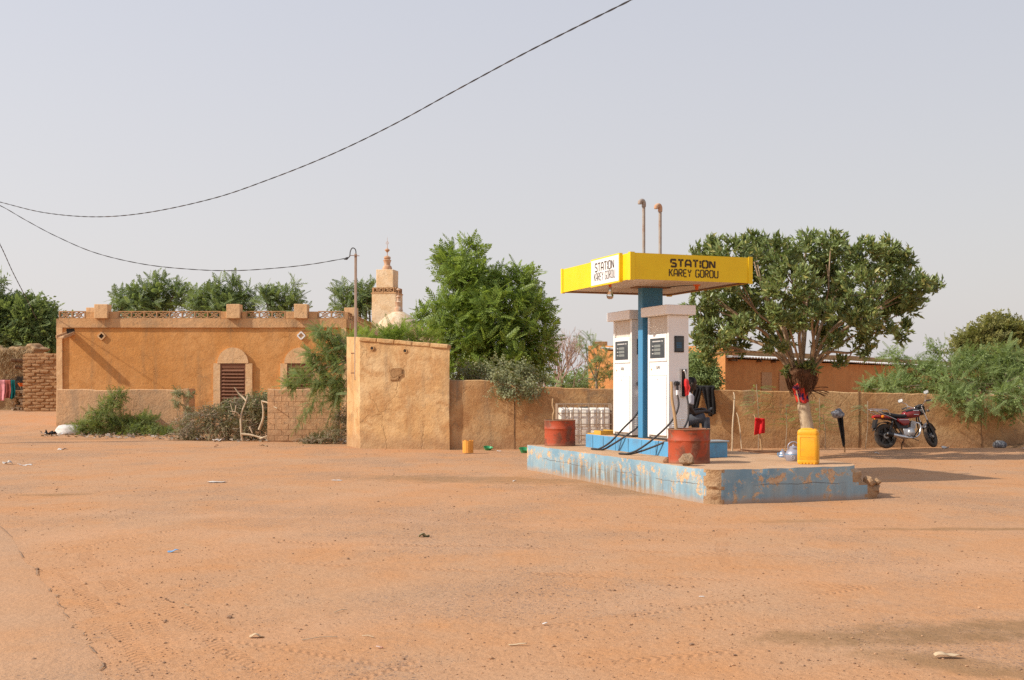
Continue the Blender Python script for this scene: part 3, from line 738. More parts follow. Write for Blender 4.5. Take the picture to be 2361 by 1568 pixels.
# ================================================================ YELLOW BLOCK HOUSE, SERVICE POLE, BOUNDARY WALL
A_, B_, C_ = Vector((-3.80, 28.5, 0)), Vector((-1.53, 27.95, 0)), Vector((-4.31, 29.75, 0))
D_ = B_+(C_-A_)+Vector((0.3, 0.9, 0))
zA, zB, zC, zD = 2.76, 2.55, 2.83, 2.66
kiosk = thing('block_house', 'square stained yellow plaster block house with small patch and drain holes', 'block house', ((A_.x+B_.x)/2, 28.2, 0))
def grid_face(mb, p00, p10, p01, p11, nu, nv):
    vs = [p00.lerp(p10, i/nu).lerp(p01.lerp(p11, i/nu), j/nv) for j in range(nv+1) for i in range(nu+1)]
    mb.add(vs, [(j*(nu+1)+i, j*(nu+1)+i+1, (j+1)*(nu+1)+i+1, (j+1)*(nu+1)+i) for j in range(nv) for i in range(nu)])
def up(p, z): return Vector((p.x, p.y, z))
m = MB()
grid_face(m, up(A_, -.15), up(B_, -.15), up(A_, zA), up(B_, zB), 22, 26)
grid_face(m, up(C_, -.15), up(A_, -.15), up(C_, zC), up(A_, zA), 13, 26)
grid_face(m, up(B_, -.15), up(D_, -.15), up(B_, zB), up(D_, zD), 14, 26)
grid_face(m, up(D_, -.15), up(C_, -.15), up(D_, zD), up(C_, zC), 22, 26)
grid_face(m, up(A_, zA), up(B_, zB), up(C_, zC), up(D_, zD), 22, 14)
me = m.mesh('wall', M_kiosk)
bm = bmesh.new(); bm.from_mesh(me); bmesh.ops.remove_doubles(bm, verts=bm.verts, dist=0.004)
for v in bm.verts: v.co += noise.noise_vector(v.co*1.3)*0.018+noise.noise_vector(v.co*4)*0.010
bmesh.ops.recalc_face_normals(bm, faces=bm.faces); bm.to_mesh(me); bm.free(); me.shade_smooth(); me.set_sharp_from_angle(angle=R(45))
mesh_obj('wall', me, kiosk, True)
# cap course along the front top
nf = Vector((A_.y-B_.y, B_.x-A_.x, 0)).normalized()*-1
for i in range(5):
    a = up(A_, zA).lerp(up(B_, zB), i/5+0.003); b = up(A_, zA).lerp(up(B_, zB), (i+1)/5-0.003)
    m = MB(); m.bar(a+nf*0.0+Vector((0, 0.10, -0.035)), b+Vector((0, 0.10, -0.035)), 0.25+0.02*random.random(), 0.10)
    m.build('cap_block', M_kiosk, kiosk, True, bevel=0.02, cuts=0.1, jit=0.012, jscale=5)
def on_front(s, z): return A_.lerp(B_, s)+Vector((0, 0, z))
m = MB(); c = on_front(0.41, 1.84)
pts = [(-0.15, -0.15), (-0.14, 0.10), (-0.10, 0.15), (0.15, 0.16), (0.17, -0.02), (0.08, -0.06), (0.06, -0.14)]
ex = (B_-A_).normalized()
m.prism(pts, 0.0, 0.012, lambda x, y, z: tuple(c+ex*x+Vector((0, 0, y))+nf*(z+0.022)))
m.build('bare_patch', M_mud, kiosk, True, cuts=0.06, jit=0.008, jscale=9)
for s, z in ((0.14, 2.49), (0.51, 2.42)):
    m = MB(); c = on_front(s, z); m.cyl(c-nf*0.02, c+nf*0.027, 0.038, 0.034, 10); m.build('drain_hole', M_dark, kiosk, True)
    m = MB(); m.tube([c+nf*0.015+ex*(0.05*math.cos(q))+Vector((0, 0, 0.05*math.sin(q))) for q in [2*math.pi*k/12 for k in range(12)]], 0.014, 6, closed=True); m.build('hole_rim', M_kiosk, kiosk, True)

# service pole with its entry loop
pp = Vector((PX(821, 29.0), 28.93, 0)); pz0, pz1 = PZ(876, 28.93), PZ(585, 28.93)
pole = thing('service_pole', 'slim steel conduit pole clamped to the block house side wall', 'pole', (pp.x, pp.y, pz0))
m = MB(); m.box((pp.x, pp.y, (pz0+pz1)/2), (0.062, 0.062, pz1-pz0)); m.build('mast', paint('mast_paint', (0.42, 0.32, 0.25), 0.7, dirt=(0.3, 0.17, 0.1), damt=0.5, dscale=5), pole, True, bevel=0.01)
m = MB(); lt = [(pp.x, pp.y, pz1-0.1), (pp.x+0.005, pp.y, pz1+0.06), (pp.x-0.03, pp.y, pz1+0.13), (pp.x-0.09, pp.y, pz1+0.14), (pp.x-0.135, pp.y, pz1+0.06), (pp.x-0.15, pp.y, pz1-0.06), (pp.x-0.19, pp.y, pz1-0.10)]
m.tube(smooth_path(lt, 6), 0.014, 6); m.build('entry_loop', M_black, pole, True)
m = MB(); m.bar((pp.x-0.13, pp.y-0.04, pz1-0.05), (pp.x+0.1, pp.y-0.04, pz1-0.06), 0.015, 0.015); m.build('bracket', M_rust, pole, True)
for z in (PZ(862, 29)+.02, PZ(815, 29)):
    m = MB(); m.bar((pp.x-0.12, pp.y+0.02, z), (pp.x+0.06, pp.y-0.035, z), 0.02, 0.03); m.build('clamp', M_rust, pole, True)
m = MB(); m.tube([(pp.x-0.19, pp.y, pz1-0.10), (pp.x-0.23, pp.y, pz1-0.125), (pp.x-0.30, pp.y, pz1-0.14)], [0.02, 0.036, 0.012], 8); m.build('cable_clamp', M_black, pole, True, smooth=40)
# overhead cables
LP = Vector((PX(-60, 31), 31, PZ(452, 31)))
def cable(name, label, pts, r, twist=True):
    pth = smooth_path(pts, 14); m = MB()
    if twist:
        L = [0.0]
        for a, b in zip(pth[:-1], pth[1:]): L.append(L[-1]+(b-a).length)
        n = int(L[-1]/0.05); fine = []
        for i in range(n+1):
            s = L[-1]*i/n; k = max(j for j in range(len(L)) if L[j] <= s+1e-9); k = min(k, len(L)-2)
            fine.append((pth[k].lerp(pth[k+1], (s-L[k])/(L[k+1]-L[k])), s))
        for ph in (0, math.pi):
            m.tube([p+Vector((0, math.cos(s*9+ph), math.sin(s*9+ph)))*r*0.55 for p, s in fine], r*0.62, 5, caps=False)
    else: m.tube(pth, r, 6)
    o = m.build(name, M_black, smooth=60); tag(o, label, 'cable'); return o
cable('service_cable', 'thin black cable sagging from off-frame left to the service pole', [LP]+[P(u, v, lerp(31, 28.93, (u+60)/860)) for u, v in ((0, 474), (60, 508), (130, 545), (220, 583), (330, 609), (440, 621), (540, 624), (640, 618), (720, 609), (790, 597))]+[(pp.x-0.28, pp.y, pz1-0.135)], 0.0105)
cable('overhead_cable', 'black twisted overhead cable sweeping up across the sky to top right', [LP]+[P(u, v, lerp(31, 13, ((u+60)/1520)**0.9)) for u, v in ((0, 466), (100, 490), (215, 500), (335, 491), (490, 458), (620, 414), (760, 358), (900, 291), (1050, 209), (1200, 128), (1330, 62), (1455, 0), (1640, -95))], 0.0105)
cable('drop_cable', 'short black cable dropping steeply at the left edge above the trees', [LP]+[P(u, v, lerp(31, 40, (u+60)/130)) for u, v in ((0, 563), (30, 628), (66, 698), (84, 735))], 0.016)
up_ = thing('utility_pole', 'tall wooden utility pole carrying the cables left of the picture', 'pole', (LP.x-0.1, LP.y, 0))
m = MB(); m.tube([(LP.x-0.1, LP.y, -.2), (LP.x-0.1, LP.y, LP.z+0.5)], [0.14, 0.09], 12); m.build('mast', M_wood, up_, True, smooth=50)
m = MB(); m.cyl((LP.x-0.1, LP.y-0.12, LP.z-.02), (LP.x+0.02, LP.y-0.02, LP.z+.02), 0.03, n=8); m.build('insulator', M_black, up_, True)

# boundary wall behind the station
bw = thing('boundary_wall', 'long stained brown compound wall running behind the filling station', 'wall', (3.0, 28.3, 0))
tops = [(1030, 876, 28.05), (1110, 877, 28.05), (1150, 881, 28.1), (1215, 893, 28.1), (1410, 896, 28.2), (1650, 898, 28.4), (2000, 905, 28.7), (2361, 912, 29.0), (2700, 918, 29.3), (3000, 920, 29.6)]
wp = [(PX(u, d), d, PZ(v, d)) for u, v, d in tops]
wall_strip(MB(), wp, 0.2, 0.22, 9, 0.022).build('wall_face', M_bound, bw, True, smooth=45)
for u, d in ((1186, 28.1), (1980, 28.68), (2262, 28.92)):
    x = PX(u, d); m = MB(); m.bx(x-0.012, x+0.012, d-0.008, d+0.05, 0, 1.42); m.build('joint', M_log, bw, True, jit=0.006, cuts=0.15)

# orange house behind the wall
oh = thing('orange_house', 'orange plastered house with white edged sheet roof behind the compound wall', 'house', (6, 33, 0))
c0 = Vector((PX(1672, 31), 31, 0)); cl = Vector((PX(1356, 34), 34, 0)); cr = Vector((PX(2230, 50), 50, 0)); cr = c0+(cr-c0)*1.25
m = MB(); zc, zl = PZ(799, 31), PZ(797, 34)
back = Vector((3.0, 6.5, 0))
m.add([up(cl, -.2), up(c0, -.2), up(c0+back*0.2, -.2), up(cl+back*.8, -.2), up(cl, zl), up(c0, zc), up(c0+back*.2, zc), up(cl+back*.8, zl)],
      [(0,1,5,4), (1,2,6,5), (2,3,7,6), (3,0,4,7), (4,5,6,7), (3,2,1,0)])
m.build('lit_wall', M_orange, oh, True, cuts=0.6, jit=0.012, jscale=2)
dr_ = (cr-c0).normalized(); nr = Vector((dr_.y, -dr_.x, 0))
m = MB(); s0 = c0+dr_*0.05-nr*0.03; s1 = cr
m.add([up(s0, -.2), up(s1, -.2), up(s1-nr*4, -.2), up(s0-nr*4, -.2), up(s0, 2.29), up(s1, 2.29), up(s1-nr*4, 2.6), up(s0-nr*4, 2.6)],
      [(0,1,5,4), (1,2,6,5), (2,3,7,6), (3,0,4,7), (4,5,6,7), (3,2,1,0)])
m.build('shaded_wall', M_orange, oh, True, cuts=0.8, jit=0.012, jscale=2)
# corrugated roof sheets
Lr = (s1-s0).length; nsh = 11
for i in range(nsh):
    m = MB(); a = Lr*i/nsh-0.02; b = Lr*(i+1)/nsh+0.03; n = 28; vs = []
    for k in range(n+1):
        s = lerp(a, b, k/n); zz = 0.022*math.sin(s*2*math.pi/0.19)+0.004*(i % 2)
        p = s0+dr_*s
        for q, zq in ((0.20, 2.335), (-4.0, 2.66)):
            vs.append(up(p+nr*q, zq+zz)); vs.append(up(p+nr*q, zq+zz+0.028))
    fs = []
    for k in range(n):
        o4 = 4*k
        fs += [(o4, o4+4, o4+5, o4+1), (o4+1, o4+5, o4+7, o4+3), (o4+2, o4+3, o4+7, o4+6), (o4, o4+2, o4+6, o4+4)]
    m.add(vs, fs); m.build('roof_sheet', paint('white_sheet_metal', (0.72, 0.70, 0.66), 0.5, 0.1, dirt=(0.4, 0.25, 0.15), damt=0.35) if i == 0 else bpy.data.materials['white_sheet_metal'], oh, True)
m = MB(); a = s0-nr*0.5; b = s1-nr*0.5
m.add([up(a, 2.39), up(b, 2.39), up(b-nr*.25, 2.39), up(a-nr*.25, 2.39), up(a, 2.60), up(b, 2.60), up(b-nr*.25, 2.60), up(a-nr*.25, 2.60)], [(0,1,5,4), (1,2,6,5), (2,3,7,6), (3,0,4,7), (4,5,6,7)])
m.build('rear_parapet', M_mud, oh, True, cuts=0.4, jit=0.02, jscale=3)
for u in (1690, 1710, 1735, 1760, 1900, 1955, 2010, 2060):
    s = (u-1672)/(2230-1672); s = s*31/(50*(1-s)+31*s)*(50/31)*0.62 if False else s*0.6
    p = s0+dr_*(Lr*0.8*s*s*1.3+0.2); m = MB(); m.bar(up(p-nr*.3, 2.27), up(p+nr*.14, 2.262), 0.07, 0.06); m.build('rafter_end', M_log, oh, True)
for k, q in ((0, 0.04), (1, 0.13)):
    m = MB(); m.box(up(c0+dr_*0.12*k+Vector((-.02, .12, 0)), zc+0.002+(-0.14*k)), (0.26, 0.3, 0.16), 0.6); m.build('corner_block', M_orange, oh, True, bevel=0.015, cuts=0.1, jit=0.01)
m = MB(); p = P(1385, 793, 33.6); m.box((p.x, 33.9, zl+0.05), (0.42, 0.3, 0.13)); m.build('corner_block', M_mud, oh, True, bevel=0.01)
for s_ in (0.18, 0.3):
    p = s0+dr_*(Lr*s_*0.35+.8); M3 = Matrix((dr_, nr, (0, 0, 1))).transposed()
    m = MB(); m.box(up(p, 1.62)+nr*0.012, (0.7, 0.035, 0.65), M=M3); m.build('plaster_patch', plaster('patch_render%d' % int(s_*100), (0.55, 0.30, 0.15), (0.6, 0.33, 0.16), (0.5, 0.27, 0.12)), oh, True)

# ================================================================ MUD BRICK WALL AND STRAW SHED, LEFT
DB = 45.0; gzl = gz(PX(90, DB), DB)
mud = thing('mud_brick_wall', 'rough mud brick wall end left of the mosque', 'wall', (PX(95, DB), DB, gzl))
bx0, bx1 = PX(57, DB), PX(150, DB); ztop = PZ(812, DB)
m = MB(); m.bx(bx0+0.04, bx1, DB-0.052, DB+0.42, gzl-0.2, ztop-0.05); m.build('core', M_mud, mud, True, cuts=0.3, jit=0.01)
bricks = []
for k in range(4):
    q = MB(); q.bx(-0.17, 0.17, -0.07, 0.10, -0.055, 0.055); bricks.append(q.mesh('brick', M_mud, bevel=0.02, seg=1, jit=0.03, jscale=7+k*1.7))
z = gzl+0.05; j = 0
while z < ztop-0.02:
    x = bx0+0.13+(0.17 if j % 2 else 0.0)
    while x < bx1-0.05:
        o = mesh_obj('brick', random.choice(bricks)); o.location = (x+random.uniform(-.015, .015), DB+random.uniform(-.015, .015), z); o.rotation_euler = (random.uniform(-.05, .05), random.uniform(-.05, .05), random.choice((0, math.pi))+random.uniform(-.04, .04))
        o.scale = (random.uniform(.86, 1.0), 1, random.uniform(.9, 1.05)); attach(o, mud, True); x += 0.352
    if j % 2:
        o = mesh_obj('brick', random.choice(bricks)); o.location = (bx0+0.0, DB+0.14, z); o.rotation_euler = (0, 0, R(90)); o.scale = (0.8, 0.8, 1); attach(o, mud, True)
    z += 0.126; j += 1
DS = 47.5; gs = 0.56
M_straw = plaster('straw_mud', (0.42, 0.27, 0.135), (0.50, 0.34, 0.18), (0.30, 0.19, 0.10), streak=(0.14, 0.09, 0.05), streak_amt=0.6, bump=1.0, coarse=1.5, s1=1.2)
shed = thing('straw_shed', 'crumbling straw and mud shed with protruding logs at left edge', 'shed', (PX(20, DS), DS, gs))
m = MB(); m.bx(PX(-110, DS), PX(66, DS), DS, DS+2.2, gs-.2, PZ(812, DS)); m.build('wall', M_straw, shed, True, cuts=0.16, jit=0.11, jscale=2.2, smooth=50)
for (u, v, r) in ((40, 812, .42), (80, 806, .45), (10, 816, .4), (-30, 812, .5)):
    me = pebble(u, r, 4, 0.55, 0.7); me.materials.append(M_straw); me.shade_smooth(); o = mesh_obj('thatch_clump', me); o.location = (PX(u, DS), DS+0.3, PZ(v, DS)); attach(o, shed, True)
for v, u0, u1 in ((832, 25, 62), (848, 33, 62)):
    m = MB(); m.tube([(PX(u0, DS-.9), DS-.9, PZ(v-2, DS-.9)), (PX(u1, DS-.6), DS-.6, PZ(v+1, DS-.6)), (PX(u1+10, DS), DS+.2, PZ(v+2, DS))], [0.075, 0.085, 0.09], 10); m.build('log', M_log, shed, True, smooth=50, jit=0.012)
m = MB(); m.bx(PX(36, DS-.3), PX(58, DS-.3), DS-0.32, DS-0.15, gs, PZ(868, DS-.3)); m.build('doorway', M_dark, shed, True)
# straw strands hanging off the shed roof
pos = np.array([(PX(random.uniform(-60, 70), DS-.2), DS-random.uniform(0.05, .35), PZ(random.choice((random.uniform(798, 830), random.uniform(800, 900))), DS)) for _ in range(2600)])
stw = tmpl([flat_leaf(0.28, 0.012, droop=0.3)])
me = scatter('straw', [stw], pos, np.array([(random.uniform(-1, 1), random.uniform(-1, .3), random.uniform(-1.4, .4)) for _ in range(len(pos))]), 1.0, leafmat('straw', (0.36, 0.24, 0.12), (0.58, 0.43, 0.24), trans=0.1, rough=0.8))
mesh_obj('straw', me, shed, True, kind='stuff')

# ================================================================ FILLING STATION (local axes: x along the front, y along the length)
SN = Vector((2.609, 14.92, 0)); SROT = R(20)
SRM = Matrix.Rotation(SROT, 3, 'Z')
def S(b, a, z=0.0): return SN+SRM @ Vector((b, a, z))
SLAB_Z = 0.45
def slab_materials():
    t = NT('peeling_blue_paint')
    n1 = t.noise(4.6, 7, 0.68, dist=0.5); n2 = t.noise(13, 6, 0.7); n3 = t.noise(0.8, 3)
    base = t.mix(t.rng(n3, 0.35, 0.65), (0.17, 0.30, 0.39), (0.26, 0.38, 0.44))
    base = t.mix(t.rng(t.noise(3.2, 5), 0.4, 0.7, 0, .6), base, (0.33, 0.41, 0.42))
    z = t.sep()[2]
    peel = t.math('ADD', t.math('MULTIPLY', n1, 0.62), t.math('MULTIPLY', n2, 0.38))
    band = t.rng(t.math('ABSOLUTE', t.math('SUBTRACT', z, 0.30)), 0.16, 0.0, 0.0, 0.055)
    pk = t.rng(t.math('ADD', peel, band), 0.575, 0.592)
    pk2 = t.rng(t.math('ADD', peel, band), 0.55, 0.565)
    col = t.mix(t.math('MULTIPLY', pk2, 0.55), base, (0.55, 0.52, 0.44))
    conc = t.mix(t.rng(n2, 0.4, 0.6), (0.56, 0.33, 0.17), (0.60, 0.44, 0.28))
    col = t.mix(pk, col, conc)
    # run-down dirt and splashed mud near the foot
    stv = t.rng(t.noise(1.0, 5, .65, vec=t.mapv((9, 9, .7))), 0.40, 0.62)
    q = t.sep(); mid = t.rng(t.math('ABSOLUTE', t.math('SUBTRACT', q[1], 3.4)), 2.6, 0.6)
    dirt = t.math('MULTIPLY', t.math('MULTIPLY', stv, t.rng(z, 0.45, 0.05)), t.math('ADD', 0.30, t.math('MULTIPLY', mid, 1.3)), clamp=True)
    col = t.mix(t.math('MULTIPLY', dirt, 0.85), col, (0.20, 0.14, 0.085))
    splash = t.math('MULTIPLY', t.rng(t.math('ADD', z, t.math('MULTIPLY', t.noise(4), 0.12)), 0.16, 0.06), 0.65)
    col = t.mix(splash, col, (0.40, 0.24, 0.13))
    crack = t.rng(t.math('ABSOLUTE', t.math('SUBTRACT', z, t.math('ADD', 0.225, t.math('MULTIPLY', t.math('SUBTRACT', t.noise(2.0, 5), .5), 0.10)))), 0.006, 0.002)
    col = t.mix(t.math('MULTIPLY', crack, t.rng(t.noise(1.1), 0.45, 0.55, 0, .8)), col, (0.08, 0.06, 0.05))
    h = t.math('ADD', t.math('MULTIPLY', pk, -0.8), t.math('MULTIPLY', n2, 0.5))
    m1 = t.bsdf(col, 0.75, normal=t.bump(h, 0.6, 0.02), spec=0.25)
    t = NT('dusty_slab_top'); n = t.noise(1.6, 6, .65); f = t.noise(28, 5, .7)
    col = t.mix(t.rng(n, 0.35, 0.65), (0.50, 0.30, 0.165), (0.55, 0.355, 0.215)); col = t.mix(t.rng(f, .35, .7, 0, .3), col, (0.34, .2, .11))
    col = t.mix(t.rng(t.noise(0.9, 4, .6, vec=t.mapv(loc=(5, 2, 0))), .58, .68, 0, .4), col, (0.30, .20, .13))
    m2 = t.bsdf(col, 0.9, normal=t.bump(t.math('ADD', f, n), .4, .02), spec=.15)
    m3 = plaster('broken_concrete', (0.50, 0.32, 0.17), (0.58, 0.40, 0.24), (0.36, 0.2, 0.1), bump=1.0, coarse=2.2, s1=4)
    return m1, m2, m3
M_slab = slab_materials()
slab = thing('concrete_platform', 'raised concrete pump platform with peeling blue painted sides', 'platform', SN, SROT)
bm = bmesh.new(); bmesh.ops.create_cube(bm, size=1.0)
W_, L_ = 2.6, 6.8
for v in bm.verts: v.co = Vector(((v.co.x+.5)*W_, (v.co.y+.5)*L_, -0.08 if v.co.z < 0 else SLAB_Z))
for ax, step in ((0, 0.05), (1, 0.07), (2, 0.045)):
    ln = (W_, L_, SLAB_Z+.08)[ax]; n = int(ln/step)
    ed = [e for e in bm.edges if abs(abs((e.verts[1].co-e.verts[0].co).normalized()[ax])-1) < 1e-4]
    bmesh.ops.subdivide_edges(bm, edges=ed, cuts=n, use_grid_fill=True)
bm.normal_update()
for f in bm.faces: f.material_index = 1 if f.normal.z > 0.7 else 0
for v in bm.verts:
    p = v.co.copy(); nz3 = noise.noise_vector(p*5)*0.004+noise.noise_vector(p*16)*0.002
    top = sstep(SLAB_Z-0.09, SLAB_Z, p.z)
    # chipped arrises
    e = max(0, noise.noise(p*3.3+Vector((9, 0, 0))))
    for axx, lo, hi in ((0, 0, W_), (1, 0, L_)):
        if p[axx] < lo+1e-4: v.co[axx] += 0.035*top*e
        if p[axx] > hi-1e-4: v.co[axx] -= 0.035*top*e
    if p.x < 1e-4 or p.x > W_-1e-4 or p.y < 1e-4 or p.y > L_-1e-4: v.co.z -= 0.02*top*e
    # near corner knocked off
    k = (p.x+p.y); bite = 0.13+0.07*noise.noise(Vector((p.z*9, 2, 1)))+0.05*noise.noise(Vector((p.z*25, 5, 1)))
    if k < bite:
        q = (bite-k)*0.5; v.co.x += q*0.9; v.co.y += q*0.9
    # right front corner broken back in its upper half
    r = (W_-p.x)+p.y*0.8; bite = (0.10+0.22*sstep(0.16, 0.24, p.z)+0.12*sstep(0.34, .42, p.z))*(1+0.5*noise.noise(Vector((p.z*8, 9, 1))))-0.02
    if r < bite: q = (bite-r)*0.6; v.co.x -= q; v.co.y += q*0.5
    if p.x > W_-1e-4 and p.z < 0.2: v.co.x += 0.08*sstep(0.2, 0.0, p.z)
    v.co += nz3
bm.normal_update()
for f in bm.faces:
    c = f.calc_center_median()
    if c.x+c.y < 0.17+0.05*noise.noise(c*14) or (W_-c.x)+c.y*.9 < 0.13+0.26*sstep(0.14, .26, c.z)+0.07*noise.noise(c*12): f.material_index = 2 if f.normal.z < 0.8 else 1
me = bpy.data.meshes.new('slab'); bm.to_mesh(me); bm.free()
for m_ in M_slab: me.materials.append(m_)
me.shade_smooth(); me.set_sharp_from_angle(angle=R(40))
mesh_obj('slab', me, slab)
for k, (b, a, z, s) in enumerate(((2.62, 0.12, 0.10, .12), (2.52, 0.06, 0.21, .09), (2.70, 0.2, 0.05, .09), (2.66, 0.05, .22, .05))):
    me = pebble(k+20, s, 2, 0.8, 0.6); me.materials.append(M_slab[2]); o = mesh_obj('rubble', me, slab); o.location = (b, a, z); o.rotation_euler = (k, k*2, k)

# blue pump step
M_bluestep = paint('bright_blue_paint', (0.10, 0.33, 0.56), 0.5, dirt=(0.12, 0.09, 0.08), damt=0.35, dscale=4)
M_bluecol = paint('blue_column_paint', (0.055, 0.25, 0.46), 0.42, dirt=(0.16, 0.22, 0.28), damt=0.2)
step = thing('pump_plinth', 'bright blue concrete step carrying the two fuel pumps', 'plinth', S(1.13, 4.15, SLAB_Z), SROT)
m = MB(); m.bx(-.37, .37, -1.60, 1.67, -0.02, .235)
me = m.mesh('step_block', [M_bluestep, M_slab[1]], bevel=0.012, cuts=0.2, jit=0.004, jscale=6)
for p in me.polygons: p.material_index = 1 if p.normal.z > .8 else 0
mesh_obj('step_block', me, step)
for y in (-1.1, -0.6, -0.1, .4, .9, 1.35):
    m = MB(); m.bx(-.3735, -.369, y-.004, y+.004, -.01, .22); m.build('panel_joint', M_black, step)
PL_Z = SLAB_Z+0.235
# blue steel box at the near end of the step
mbx = thing('steel_box', 'blue steel box with grey lid at the near end of the pump step', 'box', S(1.13, 2.36, SLAB_Z), SROT)
m = MB(); m.bx(-.42, .42, -.16, .15, 0, .235); m.build('case', M_bluestep, mbx, bevel=.01)
m = MB(); m.bx(-.44, .44, -.18, .17, .237, .262); m.build('lid', paint('grey_lid', (.36, .40, .42), .5, .2, damt=.35), mbx, bevel=.006)
m = MB(); m.bx(.425, .46, -.03, .03, .10, .16); m.cyl((.45, 0, .1), (.45, 0, .06), .022, n=8); m.build('padlock', M_black, mbx)
# yellow tray with papers on the far end of the step
tray = thing('yellow_tray', 'yellow wooden tray on the far end of the blue step', 'tray', S(.93, 5.52, PL_Z), SROT+.05)
M_ytray = paint('yellow_tray', (.62, .36, .05), .6, dirt=(.3, .17, .06), damt=.4)
m = MB(); m.bx(-.14, .2, -.26, .26, 0.001, .018); m.build('base', M_ytray, tray)
m = MB(); m.bx(-.14, -.122, -.26, .0, .019, .075); m.bx(.182, .2, -.26, .26, .019, .075); m.bx(-.121, .181, -.26, -.242, .019, .075); m.build('rim', M_ytray, tray)
m = MB(); m.prism([(-.1, .02), (.12, .0), (.14, .2), (-.07, .23)], 0, .006); o = m.build('folded_paper', cloth_mat('paper', (.78, .76, .72), (.7, .68, .62)), cuts=.06, jit=.01, jscale=9)
o.location = S(.93, 5.52, PL_Z+.03); o.rotation_euler = (0, .06, SROT); tag(o, 'white folded paper lying in the yellow tray', 'paper')

# ---------------------------------------------------------------- lettering
GLY = {
 'S': ([[(.60,.86),(.52,1),(.10,1),(0,.90),(0,.66),(.08,.57)], [(.16,.53),(.52,.46),(.62,.36),(.62,.10),(.52,0),(.10,0),(.0,.10)]], .62),
 'T': ([[(0,1),(.30,1)], [(.36,1),(.66,1)], [(.33,.90),(.33,0)]], .66),
 'A': ([[(0,0),(0,.66),(.13,.96),(.31,1)], [(.36,1),(.53,.96),(.66,.66),(.66,0)], [(.12,.36),(.54,.36)]], .66),
 'I': ([[(0,0),(0,.44)], [(0,.54),(0,1)]], .02),
 'O': ([[(.30,1),(.14,1),(0,.86),(0,.14),(.14,0),(.30,0)], [(.36,1),(.52,1),(.66,.86),(.66,.14),(.52,0),(.36,0)]], .66),
 'N': ([[(0,0),(0,1)], [(.11,.92),(.51,.08)], [(.62,0),(.62,1)]], .62),
 'K': ([[(0,0),(0,1)], [(.13,.46),(.58,1)], [(.24,.50),(.60,0)]], .60),
 'R': ([[(0,0),(0,1)], [(.11,1),(.46,1),(.58,.88),(.58,.62),(.46,.5),(.11,.5)], [(.28,.40),(.60,0)]], .60),
 'E': ([[(0,0),(0,1)], [(.11,1),(.56,1)], [(.11,.5),(.48,.5)], [(.11,0),(.56,0)]], .56),
 'Y': ([[(0,1),(.25,.56)], [(.62,1),(.37,.56)], [(.31,.44),(.31,0)]], .62),
 'G': ([[(.29,1),(.12,1),(0,.86),(0,.14),(.12,0),(.29,0)], [(.35,1),(.5,1),(.60,.86)], [(.35,0),(.5,0),(.60,.12),(.60,.44),(.38,.44)]], .60),
 'U': ([[(0,1),(0,.14),(.12,0),(.30,0)], [(.35,0),(.53,0),(.65,.14),(.65,1)]], .65),
 'P': ([[(0,0),(0,1),(.48,1),(.6,.88),(.6,.6),(.48,.48),(.1,.48)]], .6),
 'L': ([[(0,1),(0,0),(.55,0)]], .55), ' ': ([], .35)}
def lettering(mb, text, width, height, thick, f):
    tot = sum(GLY[c][1] for c in text)+0.26*(len(text)-1); sx = width/tot; x = -width/2
    for c in text:
        for st in GLY[c][0]:
            pts = [Vector((x+px*sx, (py-.5)*height)) for px, py in st]; L = []; Rr = []
            for i, p in enumerate(pts):
                d0 = (p-pts[i-1]).normalized() if i else None; d1 = (pts[i+1]-p).normalized() if i < len(pts)-1 else None
                n0 = Vector((-d0.y, d0.x)) if d0 else None; n1 = Vector((-d1.y, d1.x)) if d1 else None
                if n0 is None: nn = n1
                elif n1 is None: nn = n0
                else:
                    nn = (n0+n1).normalized(); nn = nn/max(0.5, nn.dot(n0))
                L.append(p+nn*thick/2); Rr.append(p-nn*thick/2)
            q = [f(*a) for a in L]+[f(*a) for a in Rr]; n = len(pts)
            mb.add(q, [(i, i+1, n+i+1, n+i) for i in range(n-1)])
        x += (GLY[c][1]+0.26)*sx
    return mb

# ---------------------------------------------------------------- canopy
CZ0, CZ1 = 3.165, 3.565; ca0, ca1, cb0, cb1 = 2.42, 5.14, 0.01, 2.11
CC = S((cb0+cb1)/2, (ca0+ca1)/2, PL_Z)
can = thing('station_canopy', 'flat yellow filling station canopy on a single blue column', 'canopy', CC, SROT)
def loc(b, a, z): return Vector((b-(cb0+cb1)/2, a-(ca0+ca1)/2, z-PL_Z))
def lbx(m, b0, b1, a0, a1, z0, z1):
    p, q = loc(b0, a0, z0), loc(b1, a1, z1); m.bx(p.x, q.x, p.y, q.y, p.z, q.z); return m
def yellow():
    t = NT('yellow_sheet_paint'); n = t.noise(2.2, 5, .6)
    col = t.mix(t.rng(n, .35, .7), (.82, .57, .012), (.78, .52, .010))
    col = t.mix(t.rng(t.noise(1.2, 5, .6, vec=t.mapv((5, 5, .5))), .6, .85, 0, .25), col, (.45, .27, .05))
    col = t.mix(t.rng(t.noise(40, 3), .66, .74, 0, .25), col, (.35, .2, .05))
    return t.bsdf(col, .5, normal=t.bump(t.noise(1.5, 3), .12, .05), spec=.35)
M_yel = yellow()
lbx(MB(), cb0+.015, cb1-.015, ca0+.015, ca1-.015, CZ1-.06, CZ1-.02).build('roof_deck', M_pipe, can)
lbx(MB(), cb0, cb1, ca0, ca0+.012, CZ0, CZ1).build('fascia', M_yel, can)
lbx(MB(), cb0, cb1, ca1-.012, ca1, CZ0, CZ1).build('fascia', M_yel, can)
lbx(MB(), cb0, cb0+.012, ca0+.0125, ca1-.0125, CZ0, CZ1).build('fascia', M_yel, can)
lbx(MB(), cb1-.012, cb1, ca0+.0125, ca1-.0125, CZ0, CZ1).build('fascia', M_yel, can)
